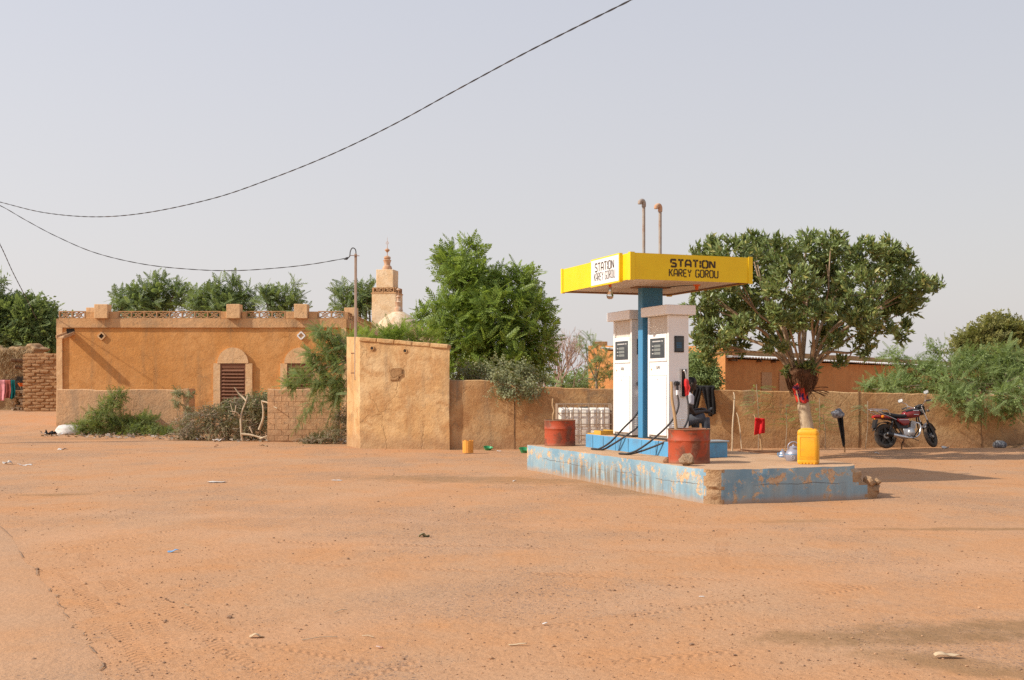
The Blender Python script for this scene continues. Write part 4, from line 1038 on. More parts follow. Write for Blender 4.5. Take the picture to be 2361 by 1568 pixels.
for b, a in ((cb0, ca0), (cb1, ca0), (cb0, ca1), (cb1, ca1)):
    m = MB(); sb = 1 if b == cb1 else -1; sa = 1 if a == ca1 else -1
    lbx(m, b+sb*.008-sb*.07, b+sb*.012, a+sa*.003, a+sa*.014, CZ0-.012, CZ1+.012); lbx(m, b+sb*.003, b+sb*.0125, a+sa*.0025-sa*.07, a+sa*.0025, CZ0-.012, CZ1+.012)
    m.build('corner_trim', M_yel, can)
M_soff = paint('white_soffit', (.64, .56, .48), .7, dirt=(.42, .26, .15), damt=.45, dscale=1.6)
npan = 4
for i in range(npan):
    a = lerp(ca0+.02, ca1-.02, i/npan); b = lerp(ca0+.02, ca1-.02, (i+1)/npan)
    lbx(MB(), cb0+.02, cb1-.02, a+.004, b-.004, CZ0+.03, CZ0+.045).build('soffit_panel', M_soff, can)
for (x0, x1, y0, y1) in ((cb0+.021, cb1-.021, ca0+.013, ca0+.05), (cb0+.021, cb1-.021, ca1-.05, ca1-.013), (cb0+.013, cb0+.02, ca0+.06, ca1-.06), (cb1-.05, cb1-.013, ca0+.06, ca1-.06)):
    lbx(MB(), x0, x1, y0, y1, CZ0+.004, CZ0+.029).build('soffit_trim', M_rust, can)
lbx(MB(), .92, 1.30, 3.85, 4.02, PL_Z, CZ0+.029).build('column', M_bluecol, can, bevel=.012)
m = MB(); lbx(m, .80, 1.42, 3.80, 4.07, CZ0+.012, CZ0+.0285); m.build('column_plate', M_rust, can)
# lettering on the front fascia
M_letter = paint('brown_black_letter_paint', (.045, .028, .018), .7, dirt=(.4, .25, .03), damt=.18, dscale=18)
y_f = loc(0, ca0, 0).y-.003
xm = loc(lerp(cb0, cb1, .505), 0, 0).x; zc = loc(0, 0, CZ0+.265).z
m = lettering(MB(), 'STATION', .76, .105, .030, lambda x, z: (xm+x, y_f, zc+z)); m.build('lettering', M_letter, can, label='STATION stencilled in thick brown capitals on the front fascia')
xm2 = loc(lerp(cb0, cb1, .512), 0, 0).x; zc2 = loc(0, 0, CZ0+.118).z
m = lettering(MB(), 'KAREY GOROU', .845, .108, .019, lambda x, z: (xm2+x, y_f, zc2+z)); m.build('lettering', M_letter, can, label='KAREY GOROU stencilled in thin brown capitals on the front fascia')
# white sign box on the left fascia
sa0, sa1 = 2.70, 3.78
m = MB(); lbx(m, cb0-.055, cb0-.002, sa0, sa1, CZ0-.022, CZ1+.022); sg = m.build('sign_box', M_yel, can)
M_sign = paint('white_sign_panel', (.80, .77, .75), .5, dirt=(.55, .42, .3), damt=.15)
m = MB(); lbx(m, cb0-.06, cb0-.0555, sa0+.02, sa1-.03, CZ0+.0, CZ1-.0); m.build('sign_panel', M_sign, sg)
xs = loc(cb0-.0625, 0, 0).x; ys = loc(0, (sa0+sa1)/2, 0).y
z3, z4 = loc(0, 0, CZ0+.275).z, loc(0, 0, CZ0+.125).z
m = lettering(MB(), 'STATION', .70, .125, .021, lambda x, z: (xs, ys-x, z3+z)); m.build('lettering', M_letter, sg, label='STATION in brown stencil capitals on the white sign')
m = lettering(MB(), 'KAREY GOROU', .78, .12, .0125, lambda x, z: (xs, ys-x, z4+z)); m.build('lettering', M_letter, sg, label='KAREY GOROU in brown stencil capitals on the white sign')
# bulb under the canopy
bp = S(.17, 3.5, CZ0+.03)
bulb = thing('light_bulb', 'clear glass light bulb hanging under the canopy left edge', 'bulb', bp)
M_orpl = paint('orange_plastic', (.85, .16, .02), .4, damt=.05)
m = MB(); m.cyl((0, 0, 0), (0, 0, -.06), .028, .022, 12); m.build('holder', M_orpl, bulb, smooth=40)
m = MB(); m.cyl((0, 0, -.06), (0, 0, -.10), .026, n=14); m.build('screw_cap', paint('brass_cap', (.45, .42, .38), .4, .6, damt=.2), bulb, smooth=40)
m = MB(); m.lathe([(.024, -.10), (.03, -.13), (.05, -.17), (.058, -.20), (.05, -.235), (.03, -.252), (0.0, -.256)], n=20)
tg = NT('bulb_glass'); gl = tg.n('ShaderNodeBsdfGlass'); gl.inputs['IOR'].default_value = 1.12; gl.inputs['Roughness'].default_value = .05; gl.inputs[0].default_value = (.97, .95, .92, 1); tg.L(gl.outputs[0], tg.out.inputs[0])
m.build('glass', tg.m, bulb, smooth=60)
m = MB(); m.tube([(-.012, 0, -.10), (-.02, 0, -.17), (0, 0, -.185), (.02, 0, -.17), (.012, 0, -.10)], .003, 5); m.build('filament', M_white, bulb)
sk = thing('lamp_socket', 'empty orange lamp socket under the canopy right of the column', 'socket', S(1.6, 3.25, CZ0+.03))
m = MB(); m.cyl((0, 0, 0), (0, 0, -.02), .06, .055, 14); m.build('rose', M_orpl, sk, smooth=40)
m = MB(); m.cyl((0, 0, -.0201), (0, 0, -.085), .03, .026, 12); m.build('holder', M_orpl, sk, smooth=40)
m = MB(); m.tube([(0, 0, -.004), (-.25, .15, -.006), (-.42, .42, -.005)], .006, 5); m.build('wire', M_black, sk)
# vent pipes
def vent(b, a, top, label, red):
    t = thing('vent_pipe', label, 'pipe', S(b, a, CZ1), SROT+.2, 'vent pipes above the canopy')
    h = top-CZ1; m = MB(); m.cyl((0, 0, -.05), (0, 0, h-.06), .026, n=12); m.build('riser', M_pipe, t, smooth=40)
    m = MB(); pth = smooth_path([(0, 0, h-.10), (0, 0, h-.03), (-.03, 0, h), (-.075, 0, h-.02), (-.082, 0, h-.06)], 5); m.tube(pth, [.036]*len(pth), 12); m.build('elbow', M_clay if red else M_pipe, t, smooth=50)
    m = MB(); m.cyl((0, 0, -.02), (0, 0, .02), .05, n=12); m.build('flange', M_rust, t)
vent(1.05, 4.06, 4.65, 'taller rusty vent pipe with pale elbow above the canopy', False)
vent(1.05, 3.47, 4.485, 'shorter grey vent pipe with rusty red elbow above the canopy', True)

# ---------------------------------------------------------------- fuel pumps (local: x across depth, y along the face; face looks -x, end looks -y)
def screen_mat():
    t = NT('pump_screen'); return t.bsdf(t.mix(t.rng(t.noise(6), .4, .7), (.022, .026, .028), (.045, .05, .05)), .12, spec=.6)
M_screen = screen_mat(); M_lcd = paint('lcd_grey', (.20, .22, .21), .3, damt=.05); M_print = paint('pale_print', (.62, .62, .60), .6, damt=.05)
M_recess = paint('pump_recess', (.66, .60, .52), .5, dirt=(.4, .28, .2), damt=.3)
M_steel = paint('bright_steel', (.62, .60, .57), .3, .9, damt=.15); M_red = paint('red_plastic', (.62, .03, .03), .4, damt=.1)
M_bluelcd = paint('blue_lcd', (.03, .11, .2), .25, damt=.05)
def fuel_pump(a0, word, label, hose_pts, nozzle):
    b0, b1, D, H = .95, 1.31, .73, 2.15
    o = S((b0+b1)/2, a0+D/2, PL_Z); t = thing('fuel_pump', label, 'fuel pump', o, SROT, 'fuel pumps under the canopy')
    hx, hy = (b1-b0)/2, D/2
    m = MB(); m.bx(-hx+.035, hx-.035, -hy+.05, hy-.05, .03, H-.16); m.build('core', M_recess, t)
    # corner posts and end panels
    m = MB(); m.bx(-hx, hx, -hy, -hy+.049, .03, H-.16); e1 = m.build('end_panel', M_white, t, bevel=.008)
    m = MB(); m.bx(-hx, hx, hy-.049, hy, .03, H-.16); m.build('end_panel', M_white, t, bevel=.008)
    m = MB(); m.bx(-hx+.01, hx-.01, -hy+.02, hy-.02, 0, .0295); m.build('foot', M_black, t)
    m = MB(); m.bx(-hx-.085, hx+.085, -hy-.085, hy+.085, H-.155, H); m.build('cap', M_whitecap, t, bevel=.012)
    fy0, fy1 = -hy+.055, hy-.055
    for sx in (-1, 1):
        X0 = sx*(hx-.034)
        def pb(d0, d1, y0, y1, z0, z1):
            q = MB(); q.bx(X0+sx*d0, X0+sx*d1, y0, y1, z0, z1); return q
        pb(.0, .05, fy0-.002, fy1+.002, .07, 1.03).build('lower_door', M_white, t, bevel=.008)
        pb(.0, .028, fy0, fy1, 1.036, 1.25).build('label_panel', M_white, t, bevel=.005)
        hd = pb(.0, .045, fy0, fy1, 1.256, 1.70).build('display_housing', M_white, t, bevel=.014)
        sc = pb(.0455, .049, fy0+.055, fy1-.06, 1.315, 1.635).build('screen', M_screen, hd)
        for k, zz in enumerate((1.49, 1.43, 1.37)):
            pb(.0495, .0505, -.115, .10, zz, zz+.04).build('readout', M_lcd, sc)
            q = MB(); 
            for w_ in range(3): q.bx(X0+sx*.0497, X0+sx*.0512, .125+w_*.018, .138+w_*.018, zz+.012, zz+.028)
            q.build('caption', M_print, sc)
        q = MB()
        for w_ in range(14):
            if w_ != 2: q.bx(X0+sx*.0495, X0+sx*.051, -.2+w_*.026, -.2+w_*.026+.019, 1.575, 1.595)
        q.build('caption', M_print, sc)
        q = MB(); lettering(q, word, .13, .042, .009, (lambda x, z: (X0-.0305+.002, -x, 1.16+z)) if sx < 0 else (lambda x, z: (X0+.0305-.002, x, 1.16+z))); q.build('fuel_name', M_letter, t)
        pb(.0285, .031, fy1-.09, fy1-.06, 1.12, 1.15).build('key_plate', paint('brass_plate', (.6, .35, .1), .4, .3, damt=.1) if 'brass_plate' not in bpy.data.materials else bpy.data.materials['brass_plate'], t)
        pb(.0505, .054, -.02, -.005, .96, .975).build('door_lock', M_black, t)
    # near end: small display, nozzle holster, louvres
    ye = -hy
    q = MB(); q.bx(-.08, .09, ye-.012, ye-.001, 1.40, 1.66); di = q.build('totaliser_frame', M_black, t, bevel=.004)
    q = MB(); q.bx(-.062, .072, ye-.0135, ye-.0125, 1.422, 1.638); s2 = q.build('totaliser_screen', M_screen, di)
    q = MB()
    for z in (1.50, 1.535, 1.47): q.bx(-.045, .045, ye-.0148, ye-.0137, z, z+.022)
    q.build('totaliser_digits', M_bluelcd, s2)
    for z_ in range(6):
        for x0 in (-.125, .005, ):
            q = MB(); q.box((x0+.055, ye-.005, .16+z_*.036), (.09, .016, .010), M=Matrix.Rotation(R(25), 3, 'X')); q.build('louvre', M_white, t)
    # holster
    q = MB(); q.bx(.035, .125, ye-.004, ye-.0008, .70, 1.13); q.build('holster', M_black, t)
    q = MB(); q.bx(.024, .0345, ye-.035, ye-.001, .70, 1.14); q.bx(.1255, .136, ye-.035, ye-.001, .70, 1.14); q.bx(.0346, .1254, ye-.03, ye-.001, .69, .70); q.build('holster_frame', M_steel, t)
    # nozzle hung upright in the holster
    q = MB(); q.tube(smooth_path([(.065, ye-.03, 1.10), (.075, ye-.055, 1.11), (.09, ye-.07, 1.05), (.096, ye-.07, .97)], 6), .013, 10); nz = q.build('nozzle_spout', M_steel, t, smooth=50)
    q = MB(); q.loft([[(x+sx_*.024*s_, y+sy_*.03*s_, z) for sx_, sy_ in ((-1, -1), (1, -1), (1, 1), (-1, 1))] for x, y, z, s_ in ((.097, ye-.07, .98, .8), (.10, ye-.072, .94, 1.2), (.103, ye-.075, .86, 1.25), (.102, ye-.07, .78, .9), (.10, ye-.07, .70, .75))]); q.build('nozzle_body', M_red, nz, bevel=.01)
    q = MB(); q.tube([(.12, ye-.10, .9), (.135, ye-.12, .84), (.115, ye-.10, .72)], .008, 6); q.build('trigger_guard', M_red, nz)
    # hose outlet swivel and hose
    q = MB(); q.cyl((-.055, ye+.0, .905), (-.055, ye-.07, .905), .036, n=12); q.cyl((-.055, ye-.055, .905), (-.055, ye-.055, .80), .022, n=12); q.cyl((-.02, ye-.05, .905), (-.09, ye-.05, .905), .03, n=10); q.build('hose_swivel', M_black, t, smooth=40)
    q = MB(); q.cyl((-.055, ye-.056, .80), (-.056, ye-.058, .72), .02, n=12); q.build('hose_ferrule', M_whitecap, t, smooth=40)
    pth = smooth_path([(-.056, ye-.058, .74)]+[tuple(SRM.inverted() @ (Vector(p)-o)) for p in hose_pts]+[(.10, ye-.072, .74)], 12)
    q = MB(); q.tube(pth, .0155, 10); q.build('hose', M_black, t, smooth=60)
    return t
PZs = SLAB_Z+.018
fuel_pump(2.99, 'SUPER', 'white fuel pump nearer the camera, marked SUPER, red nozzle in end holster',
    [S(1.06, 2.87, 1.22), S(.92, 2.86, .98), S(.68, 2.98, .72), S(.48, 3.13, .54), S(.36, 3.28, PZs+.005), S(.30, 3.42, PZs), S(.34, 3.42, PZs), S(.44, 3.26, PZs+.005), S(.60, 3.02, .56), S(.78, 2.78, .68), S(.98, 2.70, .80), S(1.16, 2.76, 1.0), S(1.225, 2.85, 1.24)], True)
fuel_pump(4.32, 'GASOIL', 'white fuel pump behind the blue column, marked GASOIL',
    [S(1.06, 4.19, 1.25), S(.95, 4.17, 1.05), S(.76, 4.24, .84), S(.60, 4.42, .60), S(.48, 4.62, PZs+.01), S(.44, 4.82, PZs), S(.50, 4.86, PZs), S(.56, 4.62, PZs), S(.63, 4.40, .56), S(.74, 4.16, .70), S(.92, 4.05, .86), S(1.14, 4.08, 1.1), S(1.225, 4.17, 1.3)], True)

# ================================================================ THINGS ON THE PLATFORM
def drum_mat(name, c):
    t = NT(name); n = t.noise(3.2, 7, .7, dist=.7); n2 = t.noise(11, 5, .7)
    col = t.mix(t.rng(t.noise(1.5, 3), .3, .7), c, tuple(.7*q for q in c))
    col = t.mix(t.rng(n, .46, .58, 0, .85), col, (.15, .055, .03)); col = t.mix(t.rng(n2, .54, .64, 0, .7), col, (.26, .12, .07))
    z = t.sep()[2]; col = t.mix(t.rng(z, .07, .0, 0, .7), col, (.30, .14, .08))
    return t.bsdf(col, .6, normal=t.bump(t.math('ADD', n, t.math('MULTIPLY', n2, .4)), .35, .03), spec=.3)
M_soil = plaster('soil', (.22, .13, .07), (.28, .17, .09), (.16, .09, .05), bump=1, coarse=3)
def drum(b, a, r, h, label, rz, dents):
    t = thing('cut_drum', label, 'drum', S(b, a, SLAB_Z), rz, 'orange half drums on the platform')
    m = MB(); prof = [(r*.99, .0), (r*1.012, .012), (r, .03), (r*.995, h*.30), (r*.99, h*.58), (r*1.0, h*.64), (r*1.03, h*.665), (r*1.03, h*.685), (r*1.0, h*.71), (r*.992, h*.85), (r*1.0, h-.012), (r*1.012, h), (r*.985, h), (r*.975, h-.02), (r*.975, .05), (0, .05)]
    m.lathe(prof, n=40); m.add([(0, 0, .0)], [])
    me = m.mesh('shell', drum_mat('orange_drum_%d' % int(a*10), (.43, .075, .028)), smooth=40)
    for v in me.vertices:
        for (ang, z, s, d) in dents:
            q = (math.atan2(v.co.y, v.co.x)-ang+math.pi) % (2*math.pi)-math.pi
            k = d*math.exp(-(q/s)**2-((v.co.z-z)/.12)**2); v.co.x *= 1-k; v.co.y *= 1-k
    mesh_obj('shell', me, t)
    m = MB(); m.tube([(r*1.005*math.cos(q), r*1.005*math.sin(q), h) for q in [2*math.pi*k/32 for k in range(32)]], .008, 5, closed=True); m.build('rim', M_rust, t)
    m = MB(); m.lathe([(r*.972, h*.78), (r*.6, h*.80), (0.001, h*.83)], n=24); m.build('soil', M_soil, t, jit=.01, jscale=9)
    return t
drum(.40, 1.33, .297, .485, 'orange rusty half drum at the near corner with a stone against it', 0, ((-1.9, .25, .3, .05), (-1.2, .38, .25, .04), (-2.4, .1, .4, .04)))
drum(.48, 6.36, .285, .47, 'orange rusty half drum on the far left end of the platform', .4, ((-1.8, .2, .3, .04), (-1.3, .35, .25, .03)))
def stick(name, label, pts, r, mat=M_wood, cat='stick', forks=()):
    m = MB(); pth = smooth_path(pts, 5); n = len(pth)
    m.tube([p+noise.noise_vector(p*4)*.008 for p in pth], [lerp(r, r*.7, i/(n-1)) for i in range(n)], 8)
    for f in forks: m.tube(f, [r*.6, r*.35], 6)
    return tag(m.build(name, mat, smooth=50), label, cat)
p = S(.46, 1.30, 0); pc = S(.32, 1.36)
stick('support_stick', 'straight peeled wooden pole standing in the near orange drum', [P(1560, 1003, 16.2), P(1556, 960, 16.22), P(1549.5, 922, 16.25), P(1548, 880, 16.3)], .026)
q = S(.42, 6.3)
stick('support_stick', 'short crooked stick standing in the far orange drum', [P(1277, 985, q.y), P(1275, 960, q.y), P(1278, 948, q.y), P(1274, 935, q.y), P(1275, 919, q.y)], .022)
def stone(label, loc, r, seed, mat, sc=(1, 1, 1), name='stone'):
    me = pebble(seed, r, 3, 1.0, .55); me.materials.append(mat); me.shade_smooth(); me.set_sharp_from_angle(angle=R(28))
    for v in me.vertices: v.co = Vector((v.co.x*sc[0], v.co.y*sc[1], v.co.z*sc[2]))+noise.noise_vector(v.co*18)*r*.12
    o = mesh_obj(name, me); o.location = loc; o.rotation_euler = (seed, 0, seed*1.3); return tag(o, label, 'stone')
M_stone = plaster('pale_stone', (.42, .32, .22), (.50, .39, .27), (.30, .21, .13), bump=1.0, coarse=4, s1=5)
M_redst = plaster('red_laterite', (.33, .13, .07), (.38, .17, .09), (.22, .09, .05), bump=1, coarse=4)
def VS(u, v): # point on the slab top
    d = (CAM_H-SLAB_Z)*FV/(v-HV); return Vector((PX(u, d), d, SLAB_Z))
stone('rough pale stone leaning against the near orange drum', VS(1586, 1074)+Vector((0, .02, .085)), .105, 4, M_stone, (1.05, .8, .85))
stone('small reddish stone left of the near orange drum', VS(1539, 1067)+Vector((0, 0, .03)), .05, 9, M_redst)

# yellow jerrycan
jp = VS(1868, 1071)+Vector((0, .10, 0))
jc = thing('jerrycan', 'tall yellow plastic jerrycan standing on the platform front edge', 'jerrycan', jp, R(-22))
def jmat():
    t = NT('yellow_jerrycan'); n = t.noise(5, 5, .6)
    col = t.mix(t.rng(n, .35, .7), (.80, .40, .022), (.72, .33, .02)); col = t.mix(t.rng(t.noise(9, 6, .7), .54, .72, 0, .55), col, (.42, .22, .07))
    b = t.bsdf(col, .45, normal=t.bump(n, .15, .02), spec=.35); t.b.inputs['Subsurface Weight'].default_value = .08; t.b.inputs['Subsurface Radius'].default_value = (.05, .03, .01); return b
M_jerry = jmat()
m = MB(); rings = []
def rrect(hx, hy, r, z, n=4):
    out = []
    for cx, cy, a0 in ((hx-r, hy-r, 0), (-hx+r, hy-r, 90), (-hx+r, -hy+r, 180), (hx-r, -hy+r, 270)):
        for k in range(n+1): a = R(a0+90*k/n); out.append(Vector((cx+r*math.cos(a), cy+r*math.sin(a), z)))
    return out
for z, s in ((0, .90), (.012, .97), (.03, 1), (.05, 1), (.055, .985), (.065, .985), (.07, 1), (.24, 1.01), (.40, 1), (.405, .985), (.415, .985), (.42, 1), (.45, .985), (.475, .94), (.488, .82)):
    rings.append(rrect(.145*s, .105*s, .045*s, z))
m.loft(rings); m.build('body', M_jerry, jc, smooth=35)
m = MB()
for z0, z1 in ((.09, .38),):
    m.bx(-.095, .095, -.1085, -.1035, z0+.02, z0+.026); m.bx(-.095, .095, -.1085, -.1035, z1, z1+.006); m.bx(-.101, -.095, -.1085, -.1035, z0+.02, z1+.006); m.bx(.095, .101, -.1085, -.1035, z0+.02, z1+.006)
for k in range(5): m.bx(-.1+.045*k, -.075+.045*k, -.1085, -.1, .005, .03)
m.build('moulded_rib', M_jerry, jc)
m = MB(); m.tube(smooth_path([(-.10, 0, .468), (-.09, 0, .488), (0, 0, .494), (.05, 0, .488), (.06, 0, .468)], 5), .016, 8); m.build('handle', M_jerry, jc, smooth=50)
m = MB(); m.cyl((.095, 0, .47), (.095, 0, .498), .027, n=14); m.build('cap', M_jerry, jc, smooth=40)

# kettle
M_alu = paint('grey_lilac_enamel', (.36, .35, .40), .38, .35, dirt=(.3, .22, .16), damt=.25)
kp = VS(1834, 1064)+Vector((0, .12, 0))
kt = thing('kettle', 'grey enamel kettle with hoop handle partly behind the jerrycan', 'kettle', kp, R(-8))
m = MB(); m.lathe([(0, 0), (.10, 0), (.108, .012), (.112, .05), (.12, .08), (.118, .10), (.105, .135), (.08, .16), (.062, .17), (.06, .19), (.066, .195), (.0, .197)], n=32); m.build('body', M_alu, kt, smooth=40)
m = MB(); m.lathe([(.064, .196), (.05, .212), (.018, .222), (.014, .235), (.02, .245), (0, .25)], n=20); m.build('lid', M_alu, kt, smooth=40)
m = MB(); m.tube(smooth_path([(-.10, 0, .05), (-.135, 0, .09), (-.15, 0, .13), (-.17, 0, .155)], 5), [lerp(.028, .012, i/15) for i in range(16)], 10); m.build('spout', M_alu, kt, smooth=50)
m = MB(); m.tube(smooth_path([(-.075, 0, .16), (-.075, 0, .23), (-.03, 0, .275), (.03, 0, .275), (.075, 0, .23), (.075, 0, .16)], 6), .009, 8); m.build('handle', M_alu, kt, smooth=50)
m = MB(); m.tube([(.1185*math.cos(q), .1185*math.sin(q), .10) for q in [2*math.pi*k/36 for k in range(36)]], .004, 5, closed=True); m.build('band', M_bluestep, kt)
M_mark = paint('embossed_mark', (.50, .50, .54), .5, damt=.1)
m = MB(); m.tube([(-.02+.026*math.cos(q), -.1165-.001*0, .055+.026*math.sin(q)) for q in [2*math.pi*k/18 for k in range(18)]], .003, 4, closed=True); m.bx(-.032, -.008, -.1195, -.115, .052, .058); m.build('round_emblem', M_mark, kt)
tpp = VS(1804, 1054)
tp_ = thing('teapot', 'small blue and white striped teapot left of the kettle', 'teapot', tpp, .3)
def stripe():
    t = NT('blue_white_stripes'); z = t.sep()[2]; w_ = t.math('GREATER_THAN', t.math('SINE', t.math('MULTIPLY', z, 170.0)), 0.1); return t.bsdf(t.mix(w_, (.62, .66, .70), (.07, .19, .40)), .35, spec=.4)
m = MB(); m.lathe([(0, 0), (.055, 0), (.062, .02), (.055, .055), (.035, .075), (.03, .085), (0, .087)], n=24); m.build('body', stripe(), tp_, smooth=40)
m = MB(); m.lathe([(.033, .086), (.02, .10), (.008, .105), (.012, .118), (0, .124)], n=16); m.build('lid', M_bluestep, tp_, smooth=40)
m = MB(); m.tube(smooth_path([(.05, 0, .02), (.08, 0, .045), (.095, 0, .075)], 4), [.016, .015, .014, .013, .012, .011, .010, .009, .008], 8); m.build('spout', M_bluestep, tp_, smooth=40)
m = MB(); m.tube(smooth_path([(-.05, 0, .065), (-.085, 0, .06), (-.08, 0, .03), (-.055, 0, .02)], 4), .006, 6); m.build('handle', M_bluestep, tp_, smooth=40)

# ================================================================ SEATED PERSON
M_skin = paint('dark_skin', (.035, .020, .014), .5, damt=.03, spec=.4)
M_shirt = cloth_mat('pale_grey_shirt', (.58, .57, .60), (.50, .49, .52)); M_jean = cloth_mat('grey_jeans', (.075, .08, .095), (.11, .115, .13), 6)
M_hair = paint('black_hair', (.012, .011, .010), .85, damt=.0)
HD = 19.6
pb_ = Vector((PX(1584, HD), HD, SLAB_Z))
person = thing('person', 'person seated behind the near pump in pale shirt and grey jeans, forearms on knees', 'person', pb_, R(8))
def rem(o, vox, sm=4):
    md = o.modifiers.new('remesh', 'REMESH'); md.mode = 'VOXEL'; md.voxel_size = vox; md.use_smooth_shade = True
    s_ = o.modifiers.new('smooth', 'SMOOTH'); s_.iterations = sm; s_.factor = .5
    return o
# local: x forward (to picture right), y away, z up from slab; pelvis at (-.12,0,.50)
m = MB()
def seg(pts, rr, n=12): m.tube([Vector(p) for p in pts], rr, n)
seg([(-.14, 0, .46), (-.13, 0, .60), (-.08, 0, .78), (-.02, 0, .93), (.02, 0, .98)], [.13, .125, .13, .12, .07])
seg([(.02, 0, .96), (.05, 0, 1.03)], [.055, .052])
hd_ = MB(); m.lathe([(0, -.125), (.045, -.115), (.068, -.07), (.078, -.01), (.085, .04), (.08, .085), (.05, .118), (0, .125)], (.075, 0, 1.125), 18, Matrix.Rotation(R(12), 3, 'Y'))
seg([(.14, 0, 1.09), (.178, 0, 1.10), (.165, 0, 1.13)], [.022, .016, .012], 8)             # nose
seg([(.13, 0, 1.045), (.158, -.0, 1.055), (.13, 0, 1.065)], [.03, .02, .03], 8)             # lips
for sy in (-1, 1):
    seg([(.075, sy*.08, 1.10), (.06, sy*.092, 1.135), (.065, sy*.085, 1.16)], [.015, .016, .010], 6)   # ears
    seg([(-.03, sy*.12, .92), (-.01, sy*.19, .89), (-.02, sy*.22, .74), (.06, sy*.19, .63)], [.07, .058, .047, .042])
    el = Vector((.06, sy*.19, .63)); wr = Vector((.27, sy*.10, .665 if sy < 0 else .70)); seg([el, el.lerp(wr, .5), wr], [.043, .04, .028])
    hb = wr+Vector((.05, 0, -.005)); seg([wr, hb, hb+Vector((.045, 0, -.01))], [.028, .034, .03], 10)
    for k in range(4):
        o_ = (k-1.5)*.019; f0 = hb+Vector((.035, o_, -.008)); Lf = (.034, .04, .037, .028)[k]
        seg([f0, f0+Vector((Lf, o_*.1, -.008)), f0+Vector((Lf*1.7, o_*.1, -.03)), f0+Vector((Lf*1.9, 0, -.055))], [.0095, .009, .0085, .007], 6)
    th = wr+Vector((.025, -sy*.028, .0)); seg([th, th+Vector((.03, -sy*.022, -.005)), th+Vector((.06, -sy*.02, -.02))], [.013, .011, .009], 6)
seg([(.30, -.14, .12), (.30, -.14, .02)], [.04, .045]); seg([(.28, -.14, .02), (.40, -.14, .012)], [.045, .035])
seg([(.20, .12, .12), (.20, .12, .02)], [.04, .045]); seg([(.18, .12, .02), (.30, .12, .012)], [.045, .035])
rem(m.build('body', M_skin, person), .008)
m = MB(); seg([(-.14, 0, .50), (-.13, 0, .62), (-.08, 0, .79), (-.02, 0, .93), (.01, 0, .975)], [.155, .15, .152, .142, .085], 16)
for sy in (-1, 1): seg([(-.03, sy*.10, .925), (-.01, sy*.19, .90), (-.02, sy*.222, .78)], [.09, .082, .07])
rem(m.build('shirt', M_shirt, person), .012)
m = MB(); seg([(-.15, 0, .44), (-.14, 0, .53)], [.165, .16], 16)
seg([(-.12, -.09, .47), (.06, -.12, .53), (.27, -.14, .56)], [.105, .095, .082]); seg([(.275, -.14, .56), (.30, -.14, .35), (.30, -.14, .09)], [.083, .068, .055])
seg([(-.12, .09, .47), (.02, .11, .52), (.17, .12, .545)], [.105, .095, .082]); seg([(.175, .12, .55), (.19, .12, .35), (.20, .12, .09)], [.083, .068, .055])
rem(m.build('trousers', M_jean, person), .012, 6)
m = MB(); m.lathe([(.0, .128), (.05, .121), (.083, .088), (.089, .045), (.086, .02), (.08, .02), (.082, .05), (.06, .1), (0, .12)], (.066, 0, 1.128), 18, Matrix.Rotation(R(2), 3, 'Y')); m.build('hair', M_hair, person, smooth=60)
for sy in (-1, 1):
    m = MB(); m.lathe([(0, -.009), (.009, 0), (0, .009)], (.152, sy*.03, 1.122), 10); m.build('eye', M_white, person, smooth=60)
stl = thing('stool', 'low wooden stool under the seated person', 'stool', pb_+Vector((-.13, 0, 0)))
m = MB(); m.bx(-.17, .17, -.17, .17, .30, .335); m.build('seat', M_wood, stl, bevel=.008)
for sx in (-1, 1):
    for sy in (-1, 1): m = MB(); m.bar((sx*.14, sy*.14, .2995), (sx*.15, sy*.15, 0), .035, .035); m.build('leg', M_wood, stl)
m = MB(); m.bx(-.01, .01, -.04, .04, 0, .09); o = m.build('mobile_phone', M_black, bevel=.004); o.location = pb_+Vector((.37, -.03, .66)); o.rotation_euler = (0, .7, .3); tag(o, 'small dark phone held in the seated person hands', 'phone')

# ================================================================ BULK CONTAINER BEHIND THE PLATFORM
ibx0, ibx1, iby = PX(1286, 26.5), PX(1286, 26.5)+1.27, 26.5
ibc = thing('bulk_container', 'white plastic bulk liquid tank in a rusty wire cage', 'tank', ((ibx0+ibx1)/2, iby+.5, 0))
W2 = (ibx1-ibx0)/2
def ibmat():
    t = NT('cloudy_plastic'); z = t.sep()[2]
    col = t.mix(t.rng(t.noise(4), .3, .7), (.76, .70, .62), (.70, .62, .52)); col = t.mix(t.rng(z, .95, .3, 0, .3), col, (.55, .42, .30))
    b = t.bsdf(col, .45, spec=.3); t.b.inputs['Subsurface Weight'].default_value = .15; t.b.inputs['Subsurface Radius'].default_value = (.1, .08, .05); return b
m = MB(); n_l = 5
for k in range(n_l):
    x0 = -W2+.04+k*(2*W2-.08)/n_l; x1 = x0+(2*W2-.08)/n_l-.012
    m.loft([rrect((x1-x0)/2*s, .46*s, .05, z) for z, s in ((.13, .94), (.17, 1), (.55, 1), (.56, .975), (.60, .975), (.61, 1), (.98, 1), (1.02, .93), (1.035, .8))]); 
    for i in range(len(m.v)-9*20, len(m.v)): v = m.v[i]; m.v[i] = (v[0]+(x0+x1)/2, v[1], v[2])
m.bx(-W2+.06, W2-.06, -.43, .43, .15, 1.0)
m.build('bladder', ibmat(), ibc, smooth=40)
M_cage = paint('rusty_cage', (.36, .27, .19), .6, .4, dirt=(.3, .14, .07), damt=.6, dscale=12)
m = MB()
for y in (-.5, .5):
    for z in (.12, .40, .66, .92, 1.12): m.tube([(-W2, y, z), (W2, y, z)], .011, 6)
    k = 0; x = -W2
    while x < W2+.01: m.tube([(x, y*1.015, .10), (x, y*1.015, 1.12)], .011, 6); x += 2*W2/7
